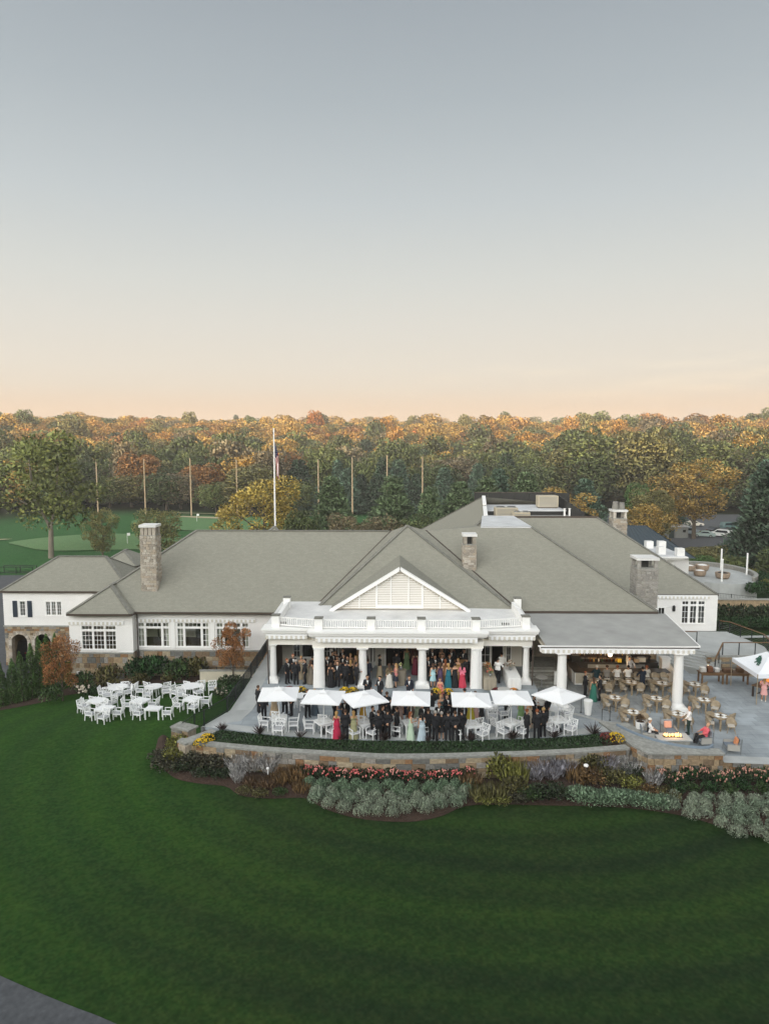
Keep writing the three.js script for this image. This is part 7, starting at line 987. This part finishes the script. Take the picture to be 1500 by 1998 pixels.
// ---- edge of the wood: single trees, then the wood itself
{
  const f = rng(808), names = { deep: 'dark green', mid: 'mid green', olive: 'olive green', gold: 'golden', amber: 'amber', orange: 'orange', rust: 'rust red', pine: 'green pine', bluepine: 'blue green pine', darkpine: 'dark pine', taupe: 'taupe brown', ochre: 'ochre' };
  let i = 0; const edge = [];
  for (let x = -165; x < 165; x += 8.2) for (let row = 0; row < 4; row++) {
    const xx = x + rr(-3.6, 3.6, f) + row * 3.4, z = -213 - row * 12 - rr(0, 9, f) + (x > 40 ? 8 : 0) - 0.0006 * x * x; if (xx > 48 && xx < 112 && z > -222) continue;
    const q = f(), pinezone = xx > -34 && xx < 40 && row < 2, c = pinezone ? (q < 0.45 ? 'darkpine' : q < 0.7 ? 'bluepine' : q < 0.85 ? 'deep' : 'mid') : xx < -100 && row < 1 ? (q < 0.6 ? 'darkpine' : 'deep') : q < 0.3 ? 'deep' : q < 0.56 ? 'mid' : q < 0.76 ? 'olive' : q < 0.83 ? 'taupe' : q < (row > 2 ? 0.92 : 0.855) ? 'gold' : q < 0.92 && xx < -30 ? 'rust' : xx > 40 || row < 3 ? (q < 0.95 ? 'mid' : 'deep') : 'ochre';
    const pine = c.includes('pine'), big = xx > 55 ? 1.25 : 1; edge.push([xx, z, (row ? rr(12, 21, f) : rr(9, 18, f)) * big * (pine ? 0.95 : 1), rr(10.5, 17.5, f) * big * (pine ? 0.8 : 1), pine ? 'pine' : f() < 0.75 ? 'round' : 'oval', c, names[c]]);
  }
  edge.sort((a, b) => a[0] - b[0]); for (const [x, z, h, w, k, c, n] of edge) { tree('wood_tree', `${n} ${c.includes('pine') ? 'tree' : 'broadleaf tree'} at the near edge of the wood`, k, c, x, z, h, w, `${n} trees along the near edge of the wood`); i++; }
  const far = [crownG('round', 21, 2600, 0.05), crownG('round', 22, 2600, 0.05), crownG('oval', 23, 2200, 0.05), crownG('pine', 24, 2600, 0.055)], sets = far.map(() => []);
  for (let r = 250; r < 1500;) {
    const step = 7.2 + (r - 250) * 0.012; for (let a = -0.72; a < 0.72; a += step / r) {
      const rad = r + rr(-step, step, f) * 0.6, an = a + rr(-1, 1, f) * step / r * 0.5, x = sin(an) * rad, z = -cos(an) * rad, t = smooth(275, 400, rad + (n2(x / 30 + 5, z / 30) - 0.5) * 170), q = f(), side = smooth(40, 150, x);
      const zone = n2(x / 45, z / 45 + 40), warm = q < mix(0.07, 0.76, t) - side * 0.14; const u = f();  // gold grows with distance: autumn leaf colour plus painted low-sun glow
      const c = warm ? (u < 0.56 ? 'gold' : u < 0.74 ? 'amber' : u < 0.76 + (zone > 0.62 ? 0.12 : 0) ? 'orange' : u < 0.86 ? 'rust' : 'olive') : (u < 0.4 ? 'deep' : u < 0.6 ? 'mid' : u < 0.8 ? 'olive' : u < 0.9 ? 'darkpine' : 'taupe');
      const vi = c.includes('pine') ? 3 : f() < 0.8 ? (f() < 0.5 ? 0 : 1) : 2, h = rr(10, 17, f) * (1 + 0.35 * (f() > 0.86)), w = rr(9, 16.5, f) * (1 + (r - 250) * 0.0004);
      sets[vi].push([x, gy(x, z) - 1, z, h, w, f() * 6.28, c, rr(0.8, 1.2, f)]);
    }
    r += step * 0.95;
  }
  sets.forEach((s, k) => {
    const im = new THREE.InstancedMesh(far[k], LM(1, 1, 1), s.length); im.name = numbered('wood'); im.castShadow = im.receiveShadow = true; const m = new THREE.Matrix4(), q = new THREE.Quaternion(), cc = new THREE.Color();
    s.forEach(([x, y, z, h, w, ry, c, g], j) => { const sp = [0.78, 0.78, 0.58, 0.55][k]; m.compose(V(x, y, z), q.setFromAxisAngle(V(0, 1, 0), ry), V(w / sp, h, w / sp)); im.setMatrixAt(j, m); im.setColorAt(j, cc.setRGB(...COL[c].map((v) => v * g))); });
    scene.add(im); tag(im, ['autumn wood of round crowns on the far hills with sunlit gold painted in', 'second kind of round crowned trees mixed through the far hills', 'taller narrow crowned trees mixed through the far hills', 'dark conifers mixed through the far hills'][k], 'wood', null, 'stuff');
  });
  // added wood, unseen behind the camera, keeps the low sun off house and lawn
  const b = []; for (let x = -330; x < 300; x += 6.5) for (let row = 0; row < 4; row++) b.push([x + rr(-2, 2, f), 76 + row * 9 + rr(-3, 3, f), rr(26, 31, f), rr(13, 17, f), f() * 6.28]);
  const im = new THREE.InstancedMesh(crownG('round', 31, 1500, 0.085), LM(...COL.deep), b.length); im.name = numbered('wood'); im.castShadow = im.receiveShadow = true; const m = new THREE.Matrix4(), q = new THREE.Quaternion(); b.forEach(([x, z, h, w, ry], j) => { m.compose(V(x, gy(x, z) - 4, z), q.setFromAxisAngle(V(0, 1, 0), ry), V(w / 0.78, h + 4, w / 0.78)); im.setMatrixAt(j, m); }); scene.add(im); tag(im, 'added unseen wood on the rise behind the camera, blocking the low sun', 'wood', null, 'stuff');
}
// ---- trees beside the house
{ const h = [['arborvitae', -29.9, -51.6, 3.4], [0, -29.3, -52.1, 3.5], [0, -28.75, -52.4, 3.9], [0, -28.3, -53.0, 4.3], [0, -28.0, -53.7, 4.6], [0, -27.7, -54.4, 4.6], [0, -30.8, -51.4, 3.3], [0, -27.4, -55.2, 4.4]]; const nm = ['second', 'third', 'fourth', 'fifth', 'sixth', 'seventh', 'first', 'eighth']; h.forEach(([, x, z, t], i) => tree('arborvitae', `narrow dark green cypress, ${nm[i]} from the left in the hedge row`, 'column', 'bright', x, z, t, 1.15)); }
tree('maple_tree', 'small orange maple at the corner of the stone base', 'sparse', 'maple', -25.2, -51.5, 5.0, 2.5); tree('maple_tree', 'small orange maple beside the ramp, in front of the hall window', 'sparse', 'maple', -12.6, -53.2, 4.5, 2.6);
// ---- shrubs: unit clumps, radius one
const shrubG = {
  leafy: [1, 2].map((s) => { const L = new Leaves(60 + s); for (let k = 0; k < 9; k++) { const a = k * 2.4, q = k ? 0.5 : 0; L.ball(cos(a) * q, 0.42 + 0.25 * L.f(), sin(a) * q, 0.5, 0.48, 0.5, 90, 0.12, 0.17, mix(0.75, 1.2, L.f()), { low: -0.5, shell: 0.55 }); } return L.geo(); }),
  mound: [1, 2, 3].map((s) => { const L = new Leaves(70 + s); for (let k = 0; k < 7; k++) { const a = k * 2.4, q = k ? 0.42 : 0; L.ball(cos(a) * q, 0.3 + (k ? 0 : 0.2), sin(a) * q, 0.5, 0.5, 0.5, 150, 0.06, 0.17, mix(0.88, 1.12, L.f()), { low: -0.3, shell: 0.75, up: 0.5, cen: V(0, 0, 0), var_: 0.3 }); } return L.geo(); }),
  spike: [1, 2].map((s) => { const L = new Leaves(80 + s); for (let k = 0; k < 620; k++) { const a = L.f() * 6.28, q = Math.sqrt(L.f()) * 0.85, h = mix(0.7, 1.35, L.f()) * (1 - 0.3 * q), g = mix(0.65, 1.3, L.f()); L.leaf(V(cos(a) * q, mix(0, 0.5, L.f()), sin(a) * q), V(cos(a) * q * 0.45 + (L.f() - 0.5) * 0.3, 1, sin(a) * q * 0.45 + (L.f() - 0.5) * 0.3).normalize(), V(cos(a) * 0.6, 0.8, sin(a) * 0.6).normalize(), 0.05, h * 0.62, [g, g, g]); } return L.geo(); }),
  wisp: [1, 2].map((s) => { const L = new Leaves(90 + s); for (let k = 0; k < 760; k++) { const a = L.f() * 6.28, q = Math.sqrt(L.f()) * 0.8, g = mix(0.7, 1.25, L.f()), y = L.f(); L.leaf(V(cos(a) * q * (0.5 + y * 0.6), y * 0.9, sin(a) * q * (0.5 + y * 0.6)), V(cos(a) * 0.5 + (L.f() - 0.5) * 0.7, 1, sin(a) * 0.5 + (L.f() - 0.5) * 0.7).normalize(), V(cos(a) * 0.5, 0.8, sin(a) * 0.5).normalize(), 0.032, 0.32, [g, g * 0.99, g * (0.96 + 0.05 * y)]); } return L.geo(); }),
};
let sn = 0;
function shrub(kind, name, col, x, z, r, h, label, group, y) { const o = thing(name, label, name === 'rose_bush' ? 'rose bush' : 'shrub', [x, (y ?? gy(x, z)) + 0.02, z], (sn * 2.399) % 6.283, group); o.scale.set(r, h, r); const k = shrubG[kind]; mesh('foliage', k[sn++ % k.length], LM(...col), o); return o; }
const C2 = { silver: [0.56, 0.64, 0.47], sage: [0.46, 0.57, 0.4], grey: [0.66, 0.64, 0.61], lav: [0.52, 0.5, 0.54], bronze: [0.298, 0.184, 0.079], brown: [0.210, 0.131, 0.070], deep: [0.070, 0.108, 0.049], dull: [0.131, 0.131, 0.079], yg: [0.350, 0.350, 0.088], green: [0.105, 0.184, 0.061], olive: [0.228, 0.210, 0.079], box: [0.061, 0.140, 0.049], mint: [0.34, 0.48, 0.3] };
const bedY = (x, z) => gy(x, z) + 0.12;
// central bed of silver mounds
{ const f = rng(12); let row = 0; for (let t = 0.06; t < 1.01; t += 0.23, row++) { let k = 0; const xa = mix(-4.5, -4.1, t), xb = mix(4.2, 3.0, t); for (let x = xa; x < xb; x += 0.78, k++) { const u = (x + 0.4) / 4.3, zf = -33.15 - 1.75 * u * u * 0.9, z = mix(-36.15, zf - 0.3, t) + rr(-0.15, 0.15, f); if (z > zf - 0.05) continue; const xx = x + rr(-0.16, 0.16, f) + (row % 2) * 0.36; shrub('mound', 'silver_mound', row < 2 ? C2.mint : f() < 0.5 ? C2.silver : C2.sage, xx, z, rr(0.37, 0.46, f), rr(0.5, 0.64, f), `silver mound in the middle bed, ${ORD[k]} from left in ${['the back row', 'the second row', 'the third row', 'the fourth row', 'the front row'][row]}`, null, bedY(xx, z)); } } }
// right hand bed of silver mounds
{ const f = rng(13); let row = 0; for (let z0 = -35.0; z0 < -30.6; z0 += 0.75, row++) { let k = 0; for (let x = 13.6 + max(0, (z0 + 34.2)) * 1.15; x < 21; x += 0.8, k++) { const xx = x + rr(-0.15, 0.15, f) + (row % 2) * 0.35, z = z0 + rr(-0.12, 0.12, f) - 0.0; shrub('mound', 'silver_mound', f() < 0.6 ? C2.silver : C2.sage, xx, z, rr(0.37, 0.47, f), rr(0.48, 0.62, f), `silver mound in the right bed, ${ORD[k]} from left in its ${ORD[row]} row`, null, bedY(xx, z)); } } }
// low grey-green hedge drift
for (let k = 0; k < 9; k++) { const t = k / 8, x = mix(9.35, 13.6, t), z = -35.05 + 0.12 * sin(k) + 0.45 * t; shrub('mound', 'catmint_mound', C2.mint, x, z, 0.72, rr(0.7, 0.85) - 0.2 * t, `soft grey green plant, ${ORD[k]} from left in the drift before the bronze shrubs`, null, bedY(x, z)); }
// roses with their flowers
const roseG = (() => { const mb = new MB(), f = rng(5); for (let k = 0; k < 24; k++) { const a = f() * 6.28, q = Math.sqrt(f()) * 0.95, y = 0.55 + 0.42 * Math.sqrt(max(0, 1 - q * q)) + rr(-0.05, 0.15, f); mb.add(new THREE.IcosahedronGeometry(rr(0.07, 0.12, f), 0), new THREE.Matrix4().makeTranslation(cos(a) * q, y, sin(a) * q)); } return mb.geo(); })();
for (let k = 0; k < 14; k++) { const x = mix(-4.9, 3.9, k / 13), z = -36.95 - 0.05 * sin(k * 3) + (abs(x) > 3.5 ? -0.25 : 0), o = shrub('leafy', 'rose_bush', C2.deep, x, z, 0.5, rr(0.48, 0.62), `rose bush with salmon pink flowers below the curved wall, ${ORD[k]} from the left`, null, bedY(x, z)); mesh('blossom', roseG, S([0xd9706c, 0xe08a80, 0xc9605c, 0xe59a8c][k % 4], 0.8), o); }
for (let k = 0; k < 10; k++) { const x = mix(14.4, 21, k / 9), z = -36.9 + 0.25 * sin(k * 2), o = shrub('leafy', 'rose_bush', k % 3 ? C2.box : C2.deep, x, z, 0.5, rr(0.6, 0.85), `dark green rose bush with few pale flowers under the right wall, ${ORD[k]} from the left`, null, bedY(x, z)); const b = mesh('blossom', roseG, S(0xcf9a86, 0.8), o); b.scale.set(0.9, 1, 0.9); }
for (let k = 0; k < 8; k++) { const x = mix(14.6, 21, k / 7), z = -35.9 + 0.2 * cos(k * 2.3); shrub('leafy', 'green_shrub', k % 2 ? C2.green : C2.box, x, z, 0.45, rr(0.45, 0.6), `round green shrub between the right roses and mounds, ${ORD[k]} from the left`, null, bedY(x, z)); }
// mixed perennials, hand placed: [kind, colour, x, z, r, h, label]
for (const [kind, col, x, z, r, h, label] of [
  ['leafy', C2.yg, -12.95, -40.30, 0.75, 0.89, 'tall yellow green shrub at the left end of the retaining wall'], ['leafy', C2.yg, -12.7, -39.00, 0.75, 0.73, 'yellow green shrub in front of the left wall corner'], ['leafy', C2.olive, -11.9, -39.33, 0.7, 0.63, 'olive shrub right of the yellow green one at the wall corner'], ['leafy', C2.dull, -13.6, -39.20, 0.75, 0.53, 'dull brown green shrub at the left tip of the bed'], ['leafy', C2.dull, -13.0, -38.20, 0.8, 0.53, 'dark dull shrub at the front left of the bed'], ['leafy', C2.dull, -11.6, -38.48, 0.9, 0.66, 'large dull brown green shrub below the left wall'], ['leafy', C2.deep, -12.0, -38.10, 0.7, 0.40, 'low dark shrub on the lawn edge at the left'], ['leafy', C2.dull, -10.3, -38.24, 0.9, 0.69, 'dull shrub left of the silvery grey grasses'], ['leafy', C2.deep, -10.7, -37.48, 0.7, 0.40, 'low dark green shrub before the dull ones'], ['leafy', C2.deep, -9.6, -37.28, 0.6, 0.36, 'low dark plant just left of the silvery sage'],
  ['wisp', C2.grey, -8.9, -37.69, 0.75, 0.83, 'silvery grey sage, leftmost clump'], ['wisp', C2.grey, -8.0, -37.96, 0.8, 0.96, 'silvery grey sage, middle clump behind'], ['wisp', C2.grey, -7.1, -37.83, 0.8, 0.92, 'silvery grey sage, right clump by the wall lamp'], ['wisp', C2.grey, -8.6, -36.73, 0.55, 0.59, 'silvery grey sage, small front clump'],
  ['spike', C2.brown, -7.7, -36.31, 0.6, 0.49, 'brown seed head plant, first of the brown drift'], ['spike', C2.brown, -6.9, -36.17, 0.65, 0.53, 'brown seed head plant, second of the brown drift'], ['spike', C2.bronze, -6.1, -36.73, 0.75, 0.69, 'bronze leafy perennial beside the brown drift'], ['spike', C2.bronze, -5.4, -37.00, 0.75, 0.79, 'bronze perennial against the wall left of the roses'], ['spike', C2.bronze, -5.0, -35.76, 0.55, 0.53, 'bronze perennial at the left edge of the silver mounds'], ['leafy', C2.olive, -8.0, -35.56, 0.45, 0.28, 'small olive plant on the lawn edge below the brown drift'], ['leafy', C2.olive, -7.1, -35.28, 0.45, 0.28, 'small yellowish plant on the lawn edge beside the olive one'], ['leafy', C2.green, -6.1, -35.49, 0.4, 0.23, 'low green plant at the lawn edge left of the mounds'],
  ['spike', C2.olive, 4.4, -35.21, 0.75, 0.68, 'ochre spiky plant right of the silver mounds'], ['spike', C2.olive, 5.2, -35.35, 0.75, 0.72, 'ochre spiky plant beside the first one'], ['leafy', C2.yg, 4.5, -34.75, 0.5, 0.30, 'low lime green edging left part'], ['leafy', C2.yg, 5.4, -34.75, 0.5, 0.30, 'low lime green edging right part'], ['spike', C2.bronze, 4.0, -36.31, 0.7, 0.77, 'bronze plant behind the ochre spikes'], ['leafy', C2.yg, 5.7, -37.00, 0.85, 1.23, 'tall yellow green shrub against the wall right of the roses'], ['spike', C2.yg, 6.4, -36.73, 0.8, 1.23, 'tall grassy yellow green plant at the wall'], ['leafy', C2.olive, 6.2, -35.62, 0.7, 0.81, 'olive shrub in front of the tall yellow green ones'], ['leafy', C2.green, 6.9, -35.21, 0.6, 0.51, 'dull green plant near the lawn edge in the middle right'],
  ['wisp', C2.lav, 7.6, -37.28, 0.8, 0.85, 'lavender grey sage, left clump right of the tall shrubs'], ['wisp', C2.lav, 8.5, -37.41, 0.85, 0.88, 'lavender grey sage, middle clump'], ['wisp', C2.lav, 9.3, -37.69, 0.75, 0.82, 'lavender grey sage, right clump'], ['leafy', C2.deep, 7.4, -35.35, 0.75, 0.51, 'dark shrub below the lavender grey sage, left'], ['leafy', C2.deep, 8.3, -35.35, 0.8, 0.58, 'round very dark shrub before the grey green drift'], ['leafy', C2.dull, 6.3, -34.87, 0.5, 0.38, 'low dark dull plant on the lawn edge'],
  ['spike', C2.bronze, 9.9, -37.14, 0.75, 0.88, 'bronze shrub left of the white marker light'], ['leafy', C2.bronze, 10.5, -36.73, 0.75, 0.76, 'bronze leafy shrub above the grey green drift'], ['leafy', C2.olive, 10.9, -38.10, 0.8, 0.92, 'olive shrub with pale dots under the wall corner'], ['leafy', C2.olive, 11.6, -36.86, 0.8, 0.68, 'olive brown shrub in the right half of the bed'], ['wisp', C2.lav, 11.7, -38.10, 0.75, 0.88, 'lavender sage below the fire pit wall, left clump'], ['wisp', C2.grey, 12.9, -37.83, 0.7, 0.88, 'silver sage below the fire pit wall, middle clump'], ['wisp', C2.grey, 13.7, -36.50, 0.65, 0.80, 'silver sage below the fire pit wall, right clump'], ['leafy', C2.yg, 12.5, -36.31, 0.7, 0.60, 'yellowish shrub in front of the silver sage'], ['leafy', C2.bronze, 13.2, -35.50, 0.65, 0.52, 'bronze shrub at the right of the grey green drift'], ['leafy', C2.olive, 14.0, -35.20, 0.65, 0.52, 'olive shrub where the right mounds begin'], ['leafy', C2.deep, 13.0, -37.70, 0.6, 0.56, 'dark plant in the angle of the stone walls'],
  ['leafy', C2.green, -24.3, -53.00, 0.9, 1.40, 'green shrub under the bay, leftmost'], ['leafy', C2.olive, -22.6, -53.60, 1.05, 1.60, 'yellowish green rhododendron right of the basement window'], ['leafy', C2.box, -20.6, -54.60, 1.1, 1.60, 'dark rhododendron left of the downspout'], ['leafy', C2.olive, -20.1, -53.90, 0.7, 0.80, 'yellow green shrub in front of the downspout'], ['leafy', C2.box, -19.3, -54.70, 1.15, 1.75, 'large dark rhododendron right of the downspout'], ['leafy', C2.green, -17.3, -54.60, 1.1, 1.50, 'green rhododendron below the middle hall window'], ['leafy', C2.olive, -18.0, -54.20, 0.6, 0.70, 'low yellowish shrub between the rhododendrons'], ['leafy', C2.olive, -15.9, -54.90, 0.8, 1.50, 'upright olive shrub left of the iron gate'], ['leafy', C2.green, -25.8, -51.00, 0.8, 1.20, 'green bush at the foot of the corner maple'], ['leafy', C2.box, -23.4, -52.40, 0.7, 0.50, 'low dark green plants on the lawn edge near the maple'], ['leafy', C2.deep, -12.4, -51.30, 1.0, 0.90, 'dark green shrub beside the fence and ramp'], ['leafy', C2.box, -11.6, -49.60, 0.9, 0.90, 'dark green shrub halfway down the fence'], ['leafy', C2.deep, -12.6, -49.60, 0.6, 0.70, 'small dark shrub with white blooms by the fence'],
]) shrub(kind, 'garden_shrub', col, x, z, r, h, label, null, z < -42 ? gy(x, z) : bedY(x, z));
{ const hy = new MB(), f = rng(9); for (const [x, y, z] of [[-23.9, 0.8, -52.0], [-12.6, 0.65, -49.6], [-12.9, 0.5, -50.4]]) for (let k = 0; k < 26; k++) hy.add(new THREE.IcosahedronGeometry(rr(0.05, 0.1, f), 0), new THREE.Matrix4().makeTranslation(x + rr(-0.45, 0.45, f), gy(x, z) + y * rr(0.5, 1.1, f), z + rr(-0.3, 0.3, f))); const o = thing('hydrangea', 'cream hydrangea blooms in the planting along the lawn', 'flowers'); stuff(hy.build('blossom', S(0xd8cbb8, 0.9), o)); }
// clipped hedge in the planter: one long mat of leaves
{
  const L = new Leaves(500), A = offset(EDGE, 0.22), B = offset(curve(WALL, 40), -0.46);
  for (let i = 0; i < A.length; i++) if (A[i][0] > -10.8 && A[i][0] < 12.2) for (let k = 0; k < 290; k++) { const j = min(A.length - 1, i + 1), u = L.f(), t = L.f(), a = [mix(A[i][0], A[j][0], u), mix(A[i][1], A[j][1], u)], b = [mix(B[i][0], B[j][0], u), mix(B[i][1], B[j][1], u)], x = mix(a[0], b[0], t), z = mix(a[1], b[1], t), e = min(1, min(t, 1 - t) * 7), y = -0.12 + 0.28 * Math.pow(e, 0.5) * mix(0.85, 1.05, n2(x * 1.5, z * 1.5)), g = mix(0.55, 1.3, L.f()) * (0.8 + 0.4 * n2(x * 2, z * 2)); L.leaf(V(x, y - 0.06, z), V(L.f() - 0.5, 0.9, L.f() - 0.5 + (t > 0.8 ? 0.8 : 0)).normalize(), V(0, 1, t > 0.85 ? 0.8 : 0.1).normalize(), 0.06, 0.1, [g, g, g]); }
  const o = thing('clipped_hedge', 'long low clipped green hedge filling the curved planter', 'hedge'); mesh('foliage', L.geo(), LM(0.06, 0.125, 0.045), o);
  const core = new MB(); for (let i = 0; i < A.length - 1; i++) if (A[i][0] > -10.8 && A[i + 1][0] < 12.2) { const q = (p, b, t, y) => [mix(p[0], b[0], t), y, mix(p[1], b[1], t)]; core.poly([q(A[i], B[i], 0.05, 0.06), q(A[i + 1], B[i + 1], 0.05, 0.06), q(A[i + 1], B[i + 1], 0.93, 0.06), q(A[i], B[i], 0.93, 0.06)]); core.poly([q(A[i], B[i], 0.96, -0.2), q(A[i + 1], B[i + 1], 0.96, -0.2), q(A[i + 1], B[i + 1], 0.93, 0.06), q(A[i], B[i], 0.93, 0.06)]); } core.build('twigs', S(0x2a3a20, 1), o);
}
// dark spiky accents along the terrace border
{ const g = (() => { const L = new Leaves(33); for (let k = 0; k < 46; k++) { const a = k * 2.4, e = 0.25 + 0.9 * (k / 46), q = mix(0.7, 1.3, L.f()); L.leaf(V(0, 0.03, 0), V(cos(a) * cos(PI / 2 - e * 0.9) * 1, sin(PI / 2 - e * 0.9), sin(a) * cos(PI / 2 - e * 0.9)).normalize(), V(cos(a) * 0.3, 0.9, sin(a) * 0.3).normalize(), 0.05, 0.55 * q, [q, q, q], 0.05); } return L.geo(); })();
  EDGE.forEach(([x, z], i) => { if (i % 4 !== 2) return; const o = thing('cordyline', `dark purple spiky plant on the terrace border, ${ORD[(i - 2) / 4]} from the left`, 'plant', [x, 0.0, z + 0.25], i); mesh('foliage', g, LM(0.08, 0.05, 0.045), o); o.scale.setScalar(i === 38 ? 1.3 : rr(0.85, 1.1)); }); }
// yellow chrysanthemums
function mum(x, y, z, r, label, col = 0xd2ac22, dark = false) { const o = thing('chrysanthemum', label, 'flowers', [x, y, z]); const L = new Leaves(Math.floor(abs(x * 31 + z * 7)) + 1); L.ball(0, 0.05, 0, r, r * 0.75, r, 240, 0.06, 0.08, 0.9, { low: -0.1, shell: 0.85 }); mesh('foliage', L.geo(), dark ? LM(0.09, 0.03, 0.03) : LM(0.07, 0.1, 0.03), o); const b = new MB(), f = rng(Math.floor(abs(x * 13)) + 3); for (let k = 0; k < 95; k++) { const a = f() * 6.28, e = f() * 1.45; b.add(new THREE.IcosahedronGeometry(rr(0.03, 0.05, f), 0), new THREE.Matrix4().makeTranslation(cos(a) * sin(e) * r * 1.03, 0.05 + cos(e) * r * 0.82, sin(a) * sin(e) * r * 1.03)); } b.build('blossom', S(col, 0.8), o); }
mum(-11.0, 0.0, -39.6, 0.42, 'yellow flower cushion at the left end of the hedge planter'); mum(-11.25, -0.05, -39.05, 0.4, 'front yellow flower cushion at the left end of the planter'); mum(12.75, 0.0, -40.0, 0.5, 'large yellow flower cushion at the right end of the planter'); mum(12.3, -0.02, -40.2, 0.42, 'dark red flower cushion beside the large yellow one', 0x6b2a26, true);
for (const [k, [x, z, c, n]] of [[-7.3, -46.75, 0, 'dark red planter of flowers under the left portico bay'], [-6.5, -46.7, 1, 'yellow flowers beside the dark red ones at the left portico bay'], [-3.5, -46.65, 1, 'left one of two yellow flower cushions by the left pier'], [-2.95, -46.62, 1, 'right one of two yellow flower cushions by the left pier'], [2.7, -46.6, 1, 'left yellow flowers at the foot of the right portico group'], [3.45, -46.5, 1, 'right yellow flowers at the foot of the right portico group'], [6.8, -46.7, 0, 'dark red flowers in front of the buffet'], [7.9, -46.65, 2, 'orange flowers in front of the white buffet']].entries()) { const p = thing('porch_planter', `low dark planter holding the ${n}`.split(' ').slice(0, 15).join(' '), 'planter', [x, 0, z]); new MB().lathe(0, 0, [[0, 0], [0.26, 0], [0.34, 0.36], [0.3, 0.36], [0, 0.34]], 18).build('pot', M.darkmetal, p); mum(x, 0.36, z, 0.36, n, [0x6e2428, 0xd2ac22, 0xc07a28][c], c === 0); }
// pot foliage, clipped balls and hedges at the right
{ const o = shrub('leafy', 'pot_plant', C2.brown, 14.7, -41.6, 0.28, 0.4, 'dark foliage in the tall white pot', null, DY + 0.86); }
for (let k = 0; k < 9; k++) { const a = mix(-0.75, 1.25, k / 8), x = 41.2 + cos(a) * 6.6, z = -92.8 + sin(a) * 7.6; shrub('leafy', 'clipped_ball', k % 4 === 2 ? C2.yg : C2.box, x, z, 0.95, 1.5, `clipped round bush before the rear patio, ${ORD[k]} from the back`, null, -1.6); }
for (let k = 0; k < 8; k++) shrub('leafy', 'clipped_ball', C2.box, 33.2 + k * 1.35, -70.8 - 0.1 * k, 0.85, 1.15, `low clipped ball along the lawn path, ${ORD[k]} from the left`);
for (let k = 0; k < 9; k++) shrub('leafy', 'dark_hedge', C2.deep, 32.0 + k * 1.45, -73.2, 1.15, 2.0, `dense dark hedge plant behind the clipped balls, ${ORD[k]} from the left`);
for (let k = 0; k < 4; k++) shrub('leafy', 'dark_hedge', C2.deep, 29.4 + 0.3 * k, -66.5 - k * 2.2, 1.0, 3.2, `tall dark hedge plant against the right house corner, ${ORD[k]} from the front`);
{ const w = thing('garden_wall', 'tan stone wall behind the dark hedge on the right', 'wall'); new MB().ext(30.5, 47, -3, 0.2, -76.2, -75.8).build('core', STONES[2], w); new MB().ext(30.4, 47, 0.2, 0.28, -76.3, -75.7).build('coping', M.coping, w); }
ironFence('iron_fence', 'black iron fence on the slope above the right hand hedge', [[34.5, -1.0, -80], [37.5, -1.1, -79], [41, -1.3, -78.2], [45, -1.4, -77.6], [49, -1.4, -77.2]], 1.2, 0.16);
{ const p = thing('wall_light', 'small white path light in front of the curved wall', 'light', [-7.0, -0.72, -36.95]); new MB().cyl(0, 0, 0.3, 0, 0.03, 0.03, 8).build('stem', M.trim, p); new MB().ball(0, 0.34, 0, 0.09, 0.8, 12).build('shade', M.trim, p); const q = thing('wall_light', 'white marker light among the shrubs near the wall corner', 'light', [10.3, -0.75, -37.2]); new MB().cyl(0, 0, 0.5, 0, 0.03, 0.03, 8).build('stem', M.trim, q); new MB().ball(0, 0.56, 0, 0.14, 0.7, 12).build('shade', M.trim, q); }
scene.updateMatrixWorld(true);
renderer.render(scene, camera);
